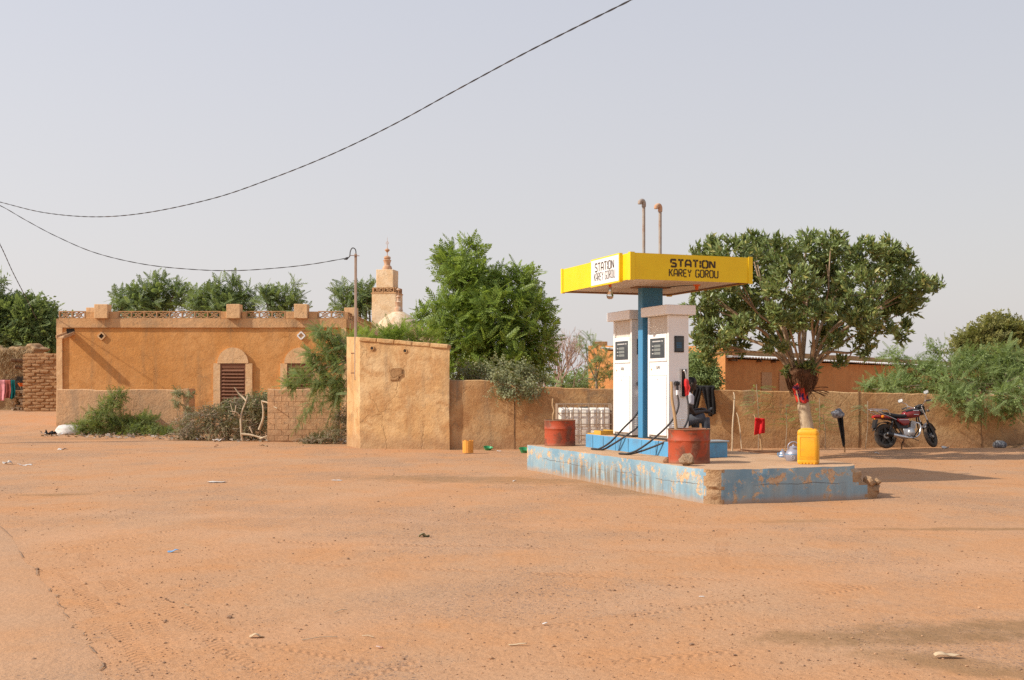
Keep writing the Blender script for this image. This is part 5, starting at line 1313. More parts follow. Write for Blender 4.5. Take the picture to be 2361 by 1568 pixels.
for x in (-W2, W2):
    for z in (.12, .40, .66, .92, 1.12): m.tube([(x, -.5, z), (x, .5, z)], .011, 6)
    for k in range(6): m.tube([(x*1.01, -.5+k*.2, .10), (x*1.01, -.5+k*.2, 1.12)], .011, 6)
m.build('cage', M_cage, ibc, smooth=60)
for x in (-W2*.85, 0, W2*.85):
    m = MB(); m.bx(x-.06, x+.06, -.48, .48, 0, .095); m.build('pallet_block', M_wood, ibc)
m = MB(); m.lathe([(0, 1.03), (.1, 1.03), (.1, 1.06), (0, 1.06)], n=20); m.build('lid', M_black, ibc)

# ================================================================ MOTORCYCLE
md_ = 27.7; mp = Vector((PX(2094, md_), md_, gz(PX(2094, md_), md_)))
moto = thing('motorcycle', 'dusty red and black motorcycle parked on its side stand by the wall', 'motorcycle', mp, rot=(R(-9), 0, R(15)))
M_tyre = paint('dusty_tyre', (.05, .042, .036), .85, dirt=(.26, .17, .11), damt=.5, dscale=8); M_rim = paint('dark_alloy', (.09, .085, .08), .45, .6, damt=.3)
M_chrome = paint('chrome', (.66, .64, .62), .22, .95, dirt=(.35, .25, .18), damt=.25); M_alu2 = paint('cast_aluminium', (.55, .54, .53), .45, .7, dirt=(.3, .2, .14), damt=.3)
M_mred = paint('maroon_paint', (.26, .014, .018), .22, dirt=(.3, .2, .14), damt=.15, spec=.6); M_seat = paint('black_vinyl', (.018, .018, .02), .5, dirt=(.2, .15, .11), damt=.12)
M_bplast = paint('black_plastic', (.02, .02, .022), .4, dirt=(.25, .18, .13), damt=.15)
def wheel(cx, cz, M=None, drumside=False):
    y90 = Matrix.Rotation(R(90), 4, 'X')
    T = (M or Matrix.Identity(4)) @ Matrix.Translation((cx, 0, cz)) @ y90
    q = MB(); q.tube([(.253*math.cos(a), .253*math.sin(a), 0) for a in [2*math.pi*k/36 for k in range(36)]], .047, 10, closed=True); w_ = q.xf(T).build('tyre', M_tyre, moto, smooth=60)
    q = MB(); q.lathe([(.222, -.028), (.222, .028), (.198, .02), (.192, 0), (.198, -.02), (.222, -.028)], n=36); q.xf(T).build('rim', M_rim, w_, smooth=30)
    q = MB()
    for k in range(5):
        a = 2*math.pi*k/5+.3; d = Vector((math.cos(a), math.sin(a), 0)); s_ = Vector((-d.y, d.x, 0))
        for o_ in (-.018, .018): q.bar(d*.05+s_*o_, d*.20+s_*o_*.5, .016, .022)
    q.xf(T).build('spokes', M_rim, w_)
    q = MB(); q.cyl((0, 0, -.06), (0, 0, .06), .065, n=18); q.cyl((0, 0, -.1), (0, 0, .1), .012, n=8); q.xf(T).build('hub', M_alu2, w_, smooth=40)
RA, FA = Vector((-.60, 0, .30)), Vector((.66, 0, .30))
wheel(RA.x, RA.z)
hd0 = Vector((.40, 0, .93)); axs = (FA-Vector((.02, 0, 0))-hd0).normalized()
STM = Matrix.Translation(hd0) @ Matrix.Rotation(R(-33), 4, axs) @ Matrix.Translation(-hd0)   # bars turned to the far side
wheel(FA.x, FA.z, STM)
def part(name, mat, q, steer=False, smooth=50, parent=None, **kw):
    if steer: q.xf(STM)
    return q.build(name, mat, parent or moto, smooth=smooth, **kw)
def ell(x, z, ry, rz, n=16, e=2.6, cy=0):
    out = []
    for k in range(n):
        a = 2*math.pi*k/n; c_, s_ = math.cos(a), math.sin(a)
        out.append(Vector((x, cy+ry*math.copysign(abs(c_)**(2/e), c_), z+rz*math.copysign(abs(s_)**(2/e), s_))))
    return out
part('fuel_tank', M_mred, MB().loft([ell(-.08, .80, .05, .03), ell(-.06, .80, .085, .07), ell(.04, .825, .115, .105), ell(.16, .85, .13, .125), ell(.27, .86, .125, .12), ell(.36, .85, .09, .09), ell(.40, .85, .04, .05)]))
part('tank_panel', M_bplast, MB().loft([ell(-.02, .885, .098, .03), ell(.08, .905, .122, .045), ell(.2, .92, .134, .05), ell(.30, .925, .128, .045), ell(.36, .91, .09, .03)]))
q = MB(); q.bx(.14, .30, -.1395, -.132, .895, .912); q.bx(.15, .28, -.1405, -.132, .80, .812); part('tank_badge', M_chrome, q, smooth=None)
part('seat', M_seat, MB().loft([ell(.0, .79, .09, .03), ell(-.06, .785, .11, .045), ell(-.22, .77, .125, .055), ell(-.40, .79, .13, .06), ell(-.55, .825, .125, .055), ell(-.64, .845, .09, .035)]))
part('side_cover', M_mred, MB().prism([(-.30, .72), (-.02, .71), (.04, .66), (.0, .56), (-.14, .54), (-.30, .66)], -.125, .125, lambda x, y, z: (x, z, y)), bevel=.02)
q = MB(); q.bx(-.26, .0, -.1295, -.1255, .675, .688); part('side_stripe', M_chrome, q, smooth=None)
part('tail_cowl', M_mred, MB().loft([ell(-.45, .74, .11, .04), ell(-.60, .76, .10, .05), ell(-.78, .775, .075, .05), ell(-.86, .775, .05, .035)]))
part('tail_light', paint('red_lens', (.45, .02, .02), .2, damt=.1), MB().loft([ell(-.86, .775, .06, .035), ell(-.90, .77, .05, .028)]))
for sy in (-1, 1):
    q = MB(); q.lathe([(0, -.035), (.03, -.03), (.034, .01), (0, .035)], (-.72, sy*.16, .76), 12, Matrix.Rotation(R(90), 3, 'Y')); q.cyl((-.71, sy*.05, .76), (-.71, sy*.15, .76), .01, n=6); part('indicator', paint('amber_lens', (.85, .25, .01), .25, damt=.05) if sy < 0 else bpy.data.materials['amber_lens'], q)
q = MB(); arc = [RA+Vector((math.cos(a), 0, math.sin(a)))*.335 for a in [R(40+i*9) for i in range(14)]]
q.loft([[p+Vector((0, -.07, 0)), p+Vector((0, .07, 0)), p*1.0+Vector((0, .065, .012)), p+Vector((0, -.065, .012))] for p in arc]); part('rear_mudguard', M_bplast, q)
q = MB(); q.prism([(-.86, .70), (-.80, .70), (-.88, .50), (-.93, .49)], -.07, .07, lambda x, y, z: (x, z, y)); part('mud_flap', M_bplast, q, smooth=None)
# rack and side rails
q = MB()
for sy in (-.13, .13):
    q.tube(smooth_path([(-.50, sy, .80), (-.56, sy, .92), (-.75, sy*.95, .935), (-.97, sy*.6, .95)], 5), .010, 6)
    q.tube(smooth_path([(-.34, sy, .68), (-.55, sy*1.02, .77), (-.75, sy, .84), (-.88, sy*.9, .90)], 5), .010, 6)
q.tube([(-.97, -.078, .95), (-.97, .078, .95)], .010, 6)
for x in (-.66, -.76, -.86): q.tube([(x, -.12, .93), (x, .12, .93)], .008, 5)
part('luggage_rack', M_chrome, q)
# engine
q = MB(); q.lathe([(0, -.1), (.115, -.095), (.125, -.06), (.125, .06), (.115, .095), (0, .1)], (.06, 0, .38), 22, Matrix.Rotation(R(90), 3, 'X')); q.bx(-.14, .1, -.09, .09, .30, .47); eng = part('engine', M_alu2, q, bevel=.012)
q = MB(); q.lathe([(0, -.03), (.075, -.025), (.095, .0), (.095, .02), (0, .02)], (.07, -.1, .38), 22, Matrix.Rotation(R(90), 3, 'X') @ Matrix.Rotation(R(180), 3, 'X')); part('engine_cover', M_alu2, q, parent=eng)
q = MB()
for k in range(8):
    c = Vector((.13, 0, .48))+Vector((.035, 0, .024))*0+Vector((.22, 0, .97)).normalized()*.024*k
    q.box(c, (.15 if k < 6 else .13, .17, .012), M=Matrix.Rotation(R(12), 3, 'Y'))
q.box((.155, 0, .565), (.10, .12, .18), M=Matrix.Rotation(R(12), 3, 'Y')); part('cylinder_fins', M_alu2, q, smooth=None, parent=eng)
q = MB(); pth = smooth_path([(.20, -.05, .60), (.29, -.08, .60), (.33, -.10, .50), (.27, -.11, .33), (.14, -.12, .25), (-.06, -.13, .24)], 6); q.tube(pth, .021, 10); part('exhaust_header', M_chrome, q)
q = MB(); pth = [(-.04, -.135, .24), (-.12, -.14, .245), (-.28, -.15, .27), (-.55, -.165, .32), (-.66, -.17, .345), (-.67, -.17, .347)]; q.tube(pth, [.022, .042, .05, .05, .045, .02], 14); part('muffler', M_chrome, q)
q = MB(); q.tube([(-.50, -.165, .31), (-.66, -.17, .345)], [.054, .05], 12); part('muffler_cover', M_bplast, q)
q = MB()
for sy in (-.07, .07):
    q.tube([hd0+Vector((0, sy*.2, 0)), (.33, sy*.6, .72), (.36, sy*.6, .45), (.22, sy, .27), (-.16, sy, .27), (-.28, sy, .50), (-.36, sy, .70)], .017, 8)
    q.tube([hd0+Vector((0, sy*.2, .0)), (.15, sy*.8, .76), (-.30, sy, .70), (-.62, sy, .72)], .016, 8)
q.bx(-.3, .0, -.06, .06, .48, .70); part('frame', M_bplast, q)
q = MB()
for sy in (-.085, .085): q.bar((-.20, sy, .36), (RA.x-.04, sy, RA.z), .03, .045)
part('swing_arm', M_bplast, q, smooth=None)
for sy in (-.1, .1):
    q = MB(); q.tube([(-.56, sy, .34), (-.42, sy, .66)], .02, 8)
    hel = []
    for k in range(60): a = k*.9; c = Vector((-.53, sy, .41)).lerp(Vector((-.43, sy, .64)), k/59); hel.append(c+Vector((math.cos(a)*.03, math.sin(a)*.03, 0)))
    q.tube(hel, .006, 5); part('shock_absorber', M_bplast, q)
q = MB(); q.bar((.08, -.07, .27), (.10, -.20, .255), .03, .02); q.bar((.08, .07, .27), (.10, .20, .255), .03, .02); q.bar((-.02, -.13, .25), (.20, -.16, .16), .02, .012); part('foot_pegs', M_black, q, smooth=None)
q = MB(); q.tube([(-.02, .08, .27), (-.06, .17, .10), (-.05, .20, -.03)], .013, 8); part('side_stand', M_bplast, q)
q = MB(); q.tube([(-.12, -.05, .27), (-.16, -.06, .10)], .012, 6); q.tube([(-.16, -.06, .10), (-.17, -.1, .02)], .012, 6); part('centre_stand', M_rust, q)
# front end
for sy in (-.085, .085):
    q = MB(); q.tube([hd0+axs*(-.06)+Vector((0, sy, 0)), hd0+axs*.30+Vector((0, sy, 0))], .017, 10); part('fork_stanchion', M_chrome, q, True)
    q = MB(); q.tube([hd0+axs*.29+Vector((0, sy, 0)), FA+Vector((0, sy, 0))], [.026, .024], 10); part('fork_slider', M_bplast, q, True)
q = MB(); arc = [FA+Vector((math.cos(a), 0, math.sin(a)))*.325 for a in [R(28+i*10) for i in range(13)]]
q.loft([[p+Vector((0, -.06, 0)), p+Vector((0, .06, 0)), p+Vector((.004, .05, .014)), p+Vector((.004, -.05, .014))] for p in arc]); part('front_mudguard', M_chrome, q, True)
q = MB(); q.loft([ell(.44, .90, .10, .09), ell(.50, .905, .105, .095), ell(.55, .90, .09, .085)]); hl = part('headlamp', M_bplast, q, True)
q = MB(); q.loft([ell(.551, .90, .085, .08), ell(.575, .90, .05, .05)]); part('lens', M_steel, q, True, parent=hl)
q = MB(); q.loft([ell(.38, 1.03, .09, .025), ell(.44, 1.02, .11, .06), ell(.52, .985, .11, .04), ell(.56, .96, .07, .02)]); part('cowl', M_bplast, q, True)
q = MB(); hbp = smooth_path([(.30, -.37, 1.06), (.36, -.22, 1.08), (.40, -.10, 1.01), (.40, .10, 1.01), (.36, .22, 1.08), (.30, .37, 1.06)], 6); q.tube(hbp, .012, 8); hb_ = part('handlebar', M_chrome, q, True)
for sy in (-1, 1):
    q = MB(); q.cyl((.30, sy*.38, 1.06), (.335, sy*.26, 1.075), .019, n=10); part('grip', M_black, q, True, parent=hb_)
    q = MB(); q.tube([(.37, sy*.25, 1.07), (.40, sy*.32, 1.065), (.37, sy*.38, 1.06)], .007, 6); part('lever', M_alu2, q, True, parent=hb_)
    q = MB(); q.tube(smooth_path([(.355, sy*.22, 1.08), (.34, sy*.26, 1.17), (.30, sy*.33, 1.22)], 4), .008, 6); q.tube([(.30, sy*.33, 1.22), (.28, sy*.33, 1.25)], .01, 6); mr = part('mirror_stalk', M_chrome, q, True)
    q = MB(); q.loft([ell(.27, 1.27, .065, .042, 16, 4, sy*.34), ell(.30, 1.27, .05, .03, 16, 4, sy*.34)]); part('mirror', M_bplast, q, True, parent=mr)
    q = MB(); q.loft([ell(.267, 1.27, .058, .036, 16, 4, sy*.34), ell(.269, 1.27, .058, .036, 16, 4, sy*.34)]); part('mirror_glass', M_chrome, q, True, parent=mr)
    q = MB(); q.lathe([(0, -.035), (.028, -.03), (.032, .01), (0, .035)], (.46, sy*.19, .86), 12, Matrix.Rotation(R(90), 3, 'Y')); q.cyl((.455, sy*.09, .86), (.455, sy*.18, .86), .009, n=6); part('indicator', M_bplast, q, True)
q = MB(); q.cyl((.43, -.05, 1.0), (.40, -.05, 1.05), .045, n=14); q.cyl((.43, .05, 1.0), (.40, .05, 1.05), .045, n=14); part('gauges', M_bplast, q, True)

# ================================================================ TREES, SHRUBS, CREEPERS
M_neem = leafmat('neem_leaf', (.11, .18, .028), (.35, .46, .085), trans=.48); M_neem2 = leafmat('hazed_neem_leaf', (.12, .18, .07), (.27, .34, .125), trans=.45)  # far leaves: dusty green, paled further in colour in place of distance haze
M_ficus = leafmat('ficus_leaf', (.10, .145, .05), (.32, .38, .14), odd=(.46, .42, .14), trans=.3, rough=.3)
M_pros = leafmat('prosopis_leaf', (.14, .20, .07), (.34, .43, .16), trans=.45, rough=.6)
M_dusty = leafmat('dusty_creeper_leaf', (.15, .165, .08), (.38, .38, .20), odd=(.4, .33, .17), trans=.28, rough=.7)
M_yell = leafmat('yellow_green_leaf', (.12, .13, .03), (.30, .27, .08), trans=.25, rough=.6); M_grass = leafmat('weed_leaf', (.10, .135, .035), (.29, .34, .10), trans=.36, rough=.6)
M_dryleaf = leafmat('dry_brush_leaf', (.13, .12, .055), (.34, .30, .16), odd=(.45, .36, .2), trans=.15, rough=.8)
M_bark = bark('neem_bark', (.16, .11, .07), (.28, .2, .13)); M_pale = bark('pale_bark', (.42, .31, .20), (.56, .44, .30), 9, .5)
M_fbark = bark('ficus_limb_bark', (.27, .18, .11), (.42, .30, .19), 10, .3); M_fib = bark('fibrous_root_bark', (.09, .045, .025), (.18, .09, .05), 40, .08)
M_twig = bark('grey_twig', (.30, .23, .16), (.42, .33, .24)); M_dry = bark('dry_pinkish_twig', (.34, .23, .18), (.45, .32, .25))
NE = [pinnate(.32, 6, .11, .036), pinnate(.28, 5, .10, .036, 1.1, .4, .45), pinnate(.36, 7, .10, .034, .9, .2, .15)]
FR = [pinnate(.34, 11, .055, .019, 1.25, .1, .3), pinnate(.28, 9, .05, .018, 1.3, .1, .6), pinnate(.40, 13, .055, .018, 1.2, .15, .15)]
BR = [tmpl([leaf_quad(.07, .045, i*.05, 0, (1.1 if i % 2 else -1.1), .3) for i in range(6)]), tmpl([leaf_quad(.08, .05, i*.045, 0, (.9 if i % 2 else -.9), .4) for i in range(5)])]
RO = [rosette(7, .15, .058), rosette(8, .14, .055, 1.2), rosette(6, .16, .06, .7)]
SPL = [tmpl([flat_leaf(.10, .05, i*.06, 0, (1.0 if i % 2 else -1.0), .3) for i in range(7)])]

tree('neem_tree', 'tall bright green neem tree behind the compound wall in mid picture', 'tree', (PX(1135, 37), 37, 0), lobes_world([(1038, 622, 26, 46, .3), (1028, 600, 14, 22, .3), (1088, 606, 24, 42), (1084, 578, 12, 18), (1062, 668, 46, 44, -.3), (1112, 680, 60, 54, .2), (1180, 690, 52, 55, .5), (1200, 645, 24, 26, .5), (1140, 730, 66, 54, -.6),
     (1046, 735, 56, 50, -.4), (996, 742, 32, 34, .2), (1222, 735, 40, 56, .3), (1090, 800, 72, 60, -.6), (1180, 800, 70, 60, -.5), (1238, 800, 30, 56, .2), (1050, 840, 50, 50, -.2), (1140, 855, 70, 40, -.4), (1210, 855, 44, 44, -.2)], 37), M_neem, NE, 8, 1.25, M_bark, .16, P(1135, 880, 37), spt=6, tw=.55, upb=.5)
creep = tree('creeper', 'dusty grey green creeper spilling over the wall below the neem tree', 'creeper', P(1165, 1000, 28.7), lobes_world([(1065, 862, 30, 14, .7), (1100, 855, 34, 18, .9), (1145, 850, 30, 18, .9), (1130, 868, 40, 14, .5), (1180, 868, 46, 20, .35), (1225, 875, 26, 14, .5), (1150, 882, 34, 10, -.25), (1190, 890, 38, 12, -.35), (1212, 900, 16, 10, -.4), (1172, 904, 20, 10, -.4), (1232, 889, 18, 8, -.3)], 28.3), M_dusty, BR, 20, 1.0, M_twig, .04, P(1165, 885, 28.7), spt=5, tw=.35, upb=-.15)
hp = []; hdv = []; mbh = MB()
for k in range(16):
    u0 = random.uniform(1130, 1235); a = P(u0, 893, 27.85); b = P(u0+random.uniform(-12, 12), random.uniform(908, 935), 27.9); mbh.tube([a, a.lerp(b, .5)+Vector((0, -.05, 0)), b], .004, 4, caps=False)
    for t_ in np.linspace(0, 1, 6): hp.append(a.lerp(b, t_)[:]); hdv.append(tuple(Vector((0, 0, -.6))+Vector(unit(1)[0])*.8))
mesh_obj('hanging_leaves', scatter('hanging_leaves', BR, hp, hdv, .6, M_dusty), creep, True, kind='stuff'); mbh.build('hanging_stems', M_twig, creep, True, kind='stuff')
# far trees over the mosque roof
for lab, d, LBS, mt in (
    ('leafy neem tree behind the mosque with loose tufts, leftmost over its roof', 53, [(292, 690, 26, 22), (275, 700, 16, 18), (330, 676, 26, 20), (350, 650, 9, 8), (372, 652, 8, 8), (386, 675, 26, 20), (420, 690, 22, 26), (350, 700, 50, 20), (300, 670, 10, 8), (408, 668, 12, 10), (330, 715, 70, 20)], M_neem2),
    ('upright neem tree behind the middle of the mosque roof', 52, [(470, 690, 24, 26), (458, 705, 18, 26), (524, 672, 24, 28), (500, 688, 26, 22), (563, 690, 20, 24), (530, 705, 60, 22), (565, 670, 10, 10), (520, 725, 70, 20)], M_neem2),
    ('small neem tree behind the mosque just left of the right roof piers', 51, [(612, 692, 24, 20), (630, 705, 26, 18), (668, 690, 24, 22), (682, 664, 10, 10), (660, 715, 40, 16)], M_neem2),
    ('dark tree between the service pole and the minaret', 51, [(790, 690, 20, 22), (798, 664, 12, 14), (830, 690, 20, 28), (848, 670, 16, 16), (810, 715, 40, 20), (850, 705, 20, 24)], M_neem2)):
    u0 = LBS[0][0]+20
    tree('neem_tree', lab, 'tree', (PX(u0+30, d), d, 0), lobes_world(LBS, d), mt, NE, 7.5, 1.3, M_bark, .16, (PX(u0+30, d), d, 3.4), spt=5, tw=.5, upb=.5, group='trees behind the mosque')
tree('shade_tree', 'broad dark green tree at far left beyond the mud brick wall', 'tree', (PX(30, 62), 62, .5), lobes_world([(5, 745, 48, 40), (60, 740, 46, 36), (100, 760, 40, 40), (40, 790, 70, 40), (110, 795, 40, 36), (-40, 730, 50, 50), (70, 715, 26, 18), (20, 715, 24, 16), (-25, 655, 26, 10), (-10, 800, 50, 30)], 62, ), M_neem2, SPL+NE, 10, 1.9, M_bark, .25, (PX(30, 62), 62, 3), spt=6, tw=.7)
tree('shrub', 'light green bush in front of the dome above the block house', 'shrub', P(905, 1010, 34), lobes_world([(905, 775, 28, 12), (880, 780, 24, 12), (945, 778, 28, 14), (975, 785, 24, 14), (920, 792, 44, 14), (845, 776, 22, 8, -1), (820, 781, 22, 9, -2)], 34), M_neem, FR, 22, 1.1, M_bark, .06, P(905, 820, 34), spt=5, tw=.4)
pr = tree('mesquite_shrub', 'feathery mesquite branches arching left between mosque and block house', 'shrub', P(835, 1020, 30.6), lobes_world([(745, 764, 28, 6), (775, 776, 30, 9), (802, 790, 22, 16), (765, 812, 34, 12), (797, 838, 20, 26), (745, 843, 30, 10), (705, 868, 26, 7), (678, 885, 20, 5), (775, 868, 28, 18), (797, 890, 14, 22), (738, 880, 26, 7), (782, 910, 14, 14), (720, 815, 18, 5)], 30.6, .4), M_pros, FR, 24, .85, M_twig, .05, P(812, 830, 30.6), spt=5, tw=.45, upb=-.2, bias=(-.9, -.2, -.15), roll=.5)
# its hanging ends in front of the block wall
hp = []; hdv = []; mbh = MB()
for (u0, v0, u1, v1) in ((740, 900, 690, 975), (720, 900, 680, 990), (785, 900, 765, 985), (775, 905, 748, 990), (750, 905, 735, 950), (730, 905, 705, 960)):
    a = P(u0, v0, 31.4); b = P(u1, v1, 31.35); pth = [a.lerp(b, t)+Vector((.05*math.sin(t*3), -.12*math.sin(t*3.1), 0)) for t in np.linspace(0, 1, 14)]
    mbh.tube(pth, .005, 4, caps=False)
    for q in pth:
        for _ in range(3): hp.append(q[:]); hdv.append(tuple((b-a).normalized()*.6+Vector(unit(1)[0])*.8))
mesh_obj('hanging_leaves', scatter('hanging_leaves', FR, hp, hdv, .6, M_pros), pr, True, kind='stuff'); mbh.build('hanging_stems', M_twig, pr, True, kind='stuff')
tree('mesquite_shrub', 'grey green shrub with one tall stem left of the far pump', 'shrub', P(1370, 1020, 30), lobes_world([(1385, 850, 22, 20), (1395, 825, 12, 18), (1345, 876, 34, 10), (1310, 886, 24, 6), (1368, 806, 12, 8), (1352, 784, 5, 10), (1395, 880, 22, 16), (1335, 800, 10, 4)], 30, .4), M_pros, FR, 16, .75, M_twig, .04, P(1375, 880, 30), spt=4, tw=.45, upb=.3)
tree('mesquite_shrub', 'small grey green shrub behind the seated person', 'shrub', P(1612, 1020, 29.6), lobes_world([(1612, 850, 24, 24), (1605, 875, 26, 22), (1632, 872, 16, 18), (1600, 835, 14, 14), (1640, 890, 14, 10)], 29.6, .5), M_pros, BR, 60, .9, M_twig, .04, P(1612, 880, 29.6), spt=5, tw=.3)
# right-hand thicket draped over the wall
tree('mesquite_thicket', 'low feathery green thicket draped over the wall at right', 'shrub', P(2250, 1020, 30.2), lobes_world([(2050, 885, 38, 10), (2000, 896, 24, 5), (2095, 855, 34, 10), (2075, 893, 44, 11, -.6), (2130, 876, 52, 22), (2180, 848, 44, 14), (2190, 885, 58, 26, -.6), (2250, 862, 58, 28), (2240, 828, 46, 10), (2300, 885, 60, 30, -.5), (2335, 855, 54, 28), (2310, 820, 50, 14), (2380, 885, 60, 40, -.4), (2420, 850, 60, 36),
     (2185, 908, 34, 10, -1.7), (2228, 926, 28, 16, -1.75), (2260, 942, 18, 16, -1.75), (2330, 912, 44, 14, -1.65), (2310, 932, 14, 14, -1.6), (2345, 945, 7, 18, -1.6), (2150, 806, 16, 5), (2060, 822, 22, 5)], 30.2, .6), M_pros, FR+FR+BR, 15, 1.0, M_twig, .07, P(2250, 900, 30.2), spt=5, tw=.45, upb=0.1)
tree('shade_tree', 'yellow green rounded tree at far right behind the thicket', 'tree', (PX(2300, 52), 52, 0), lobes_world([(2290, 780, 46, 28), (2250, 795, 34, 26), (2330, 770, 34, 22), (2290, 755, 20, 12), (2340, 800, 46, 36), (2230, 815, 30, 20), (2385, 790, 40, 36), (2300, 820, 90, 26)], 52), M_yell, SPL+NE, 13, 1.5, M_bark, .2, (PX(2300, 52), 52, 2), spt=6, tw=.6)
# leafless tree far behind
bt = thing('bare_tree', 'leafless pinkish tree beyond the wall right of the neem', 'tree', P(1285, 985, 44))
mb = MB()
def grow(p, d, L, r, lev):
    if lev == 0 or r < .003: return
    e = p+d*L; mid = p.lerp(e, .5)+Vector(unit(1)[0])*L*.06
    mb.tube([p, mid, e], [r, r*.85, r*.7], 5 if lev > 2 else 3, caps=False)
    for k in range(random.choice((2, 3, 3))):
        nd = (d+Vector(unit(1)[0])*.55+Vector((0, 0, .22))).normalized(); grow(e, nd, L*random.uniform(.62, .85), r*.66, lev-1)
b0 = P(1283, 985, 44)
for k in range(4): grow(b0, Vector((random.uniform(-.35, .35), random.uniform(-.3, .3), 1)).normalized(), 1.05, .06, 7)
mb.build('branches', M_dry, bt, True)
# distant scrub line so the earth does not end bare behind the walls
tree('scrub', 'low grey green scrub far beyond the wall gap by the bare tree', 'shrub', (PX(1330, 60), 60, 0), lobes_world([(1300, 885, 50, 12), (1360, 882, 40, 12), (1260, 890, 30, 8)], 60), M_pros, SPL, 8, 1.4, M_bark, .05, (PX(1330, 60), 60, 1), spt=5)

# ---------------------------------------------------------------- ficus by the station
FD = 24.6
fc = thing('ficus_tree', 'spreading dark green ficus tree with pale trunk right of the canopy', 'tree', (PX(1862, FD), FD, 0))
flob = [(1625, 595, 36, 30, .5), (1650, 565, 18, 24, .3), (1690, 590, 46, 34, -.6), (1745, 575, 40, 34, .6), (1800, 590, 48, 40, -.9), (1860, 580, 44, 40, .5), (1920, 565, 30, 28, -.4), (1930, 605, 52, 44, .9), (1990, 600, 46, 44, -.5), (2040, 580, 26, 26, .2), (2060, 625, 44, 44, .4), (2090, 605, 22, 26, 0), (2110, 665, 42, 34, -.3), (2150, 665, 26, 18, .1), (2085, 700, 40, 34, .6),
        (1610, 650, 34, 34, 0), (1660, 650, 52, 46, -.8), (1740, 650, 62, 52, .9), (1820, 660, 60, 50, -1.2), (1900, 670, 64, 54, 1.2), (1980, 680, 60, 52, -.9), (2040, 700, 50, 44, .9), (1615, 720, 36, 40, .2), (1670, 725, 48, 44, .9), (1740, 725, 50, 40, 1.3), (1640, 780, 40, 34, -.3), (1690, 790, 36, 30, .6), (1630, 825, 18, 20, -.3), (1960, 750, 46, 32, 1.0), (2020, 765, 44, 26, -.5), (2080, 765, 26, 20, .2), (1990, 800, 22, 22, -.2), (1840, 720, 50, 36, 1.6), (1790, 780, 36, 30, 1.5), (1900, 780, 40, 30, 1.5), (1860, 850, 22, 14, -.15), (1940, 840, 16, 16, .2), (1815, 855, 12, 12, 0), (1775, 735, 36, 26, -1.3), (1900, 722, 40, 26, -1.4), (1990, 735, 38, 26, -1.2), (1705, 755, 34, 28, -1.0), (1625, 790, 28, 28, 0), (1840, 745, 30, 22, -1.2), (1790, 800, 24, 16, -.6), (1930, 790, 24, 16, -.6)]
FL = lobes_world(flob, FD)
pos, dr, tws = crown_pts(FL, 21, 3, .42, .55, .6, inner=.3)
mesh_obj('crown', scatter('crown', RO, pos, dr*np.array((1, 1, 1))+np.array((0, 0, .25)), .93, M_ficus, .9, np.array(NRM)), fc, True, kind='stuff')
m = MB(); tr_ = smooth_path([P(1871, 1055, FD), P(1862, 990, FD), P(1853, 940, FD), P(1847, 895, FD), P(1846, 872, FD)], 5)
m.tube(tr_, [lerp(.15, .10, i/(len(tr_)-1)) for i in range(len(tr_))], 14); m.build('trunk', M_pale, fc, True, smooth=60, jit=.006)
# fibrous root collar under the fork
m = MB(); cz = P(1848, 868, FD)
m.lathe([(.105, -.42), (.14, -.32), (.19, -.18), (.25, -.04), (.29, .08), (.25, .18), (.12, .24), (0, .25)], (cz.x, cz.y, cz.z), 22); m.build('root_collar', M_fib, fc, True, smooth=50, cuts=.05, jit=.045, jscale=6)
m = MB()
for k in range(170):
    a = random.uniform(0, 6.28); r_ = random.uniform(.22, .38); p0 = Vector((cz.x+r_*math.cos(a), cz.y+r_*math.sin(a), cz.z+random.uniform(-.05, .18)))
    p1 = Vector((cz.x+r_*.6*math.cos(a), cz.y+r_*.6*math.sin(a), p0.z-random.uniform(.2, .42))); m.tube([p0, p0.lerp(p1, .5)+Vector((math.cos(a), math.sin(a), 0))*.02, p1], .007, 4, caps=False)
for k in range(14):
    a = random.uniform(-1.5, .4); p0 = cz+Vector((.12, -.1, -.3)); m.tube(smooth_path([p0, p0+Vector((math.cos(a)*.22, -.08, math.sin(a)*.12+.03)), p0+Vector((math.cos(a)*.42, -.1, math.sin(a)*.2))], 3), .006, 4)
m.build('hanging_roots', M_fib, fc, True, kind='stuff')
m = MB()
ends = [(1640, 690, .2), (1690, 640, -.5), (1735, 590, .3), (1765, 660, .8), (1815, 640, -.5), (1850, 600, .4), (1880, 640, 1.0), (1905, 610, -.6), (1950, 620, .5), (1990, 690, -.4), (2050, 690, .3), (2090, 740, .2), (1990, 790, -.2), (1670, 800, -.2), (1640, 760, .5), (1790, 700, -1.0), (1905, 700, -.9), (2030, 640, .6)]
fan = [(1845, 868), (1838, 862), (1855, 866), (1866, 862)]
for i, (u, v, dd) in enumerate(ends):
    fu, fv = (1832, 858) if u < 1780 else ((1866, 860) if u > 1900 else (1850, 856))
    b = P(fu+random.uniform(-6, 6), fv, FD+random.uniform(-.08, .08)); e = P(u, v, FD+dd)
    k1 = b.lerp(e, .33)+Vector((0, 0, .22 if abs(u-1850) > 80 else .08)); k1.x -= (e.x-b.x)*.04; k2 = b.lerp(e, .66)+Vector((random.uniform(-.22, .22), random.uniform(-.2, .2), random.uniform(-.02, .24)))
    pth = smooth_path([b, k1, k2, e], 6); r0 = .046 if i % 2 == 0 else .032
    m.tube(pth, [lerp(r0, r0*.3, j/(len(pth)-1)) for j in range(len(pth))], 8)
    for c, r_ in FL:
        if (Vector(c)-e).length < .75: m.tube(smooth_path([k2, Vector(c).lerp(e, .4), c], 4), [lerp(.02, .008, j/8) for j in range(9)], 5, caps=False)
twig_mesh(m, tws, .006, 2)
m.build('limbs', M_fbark, fc, True, smooth=60)

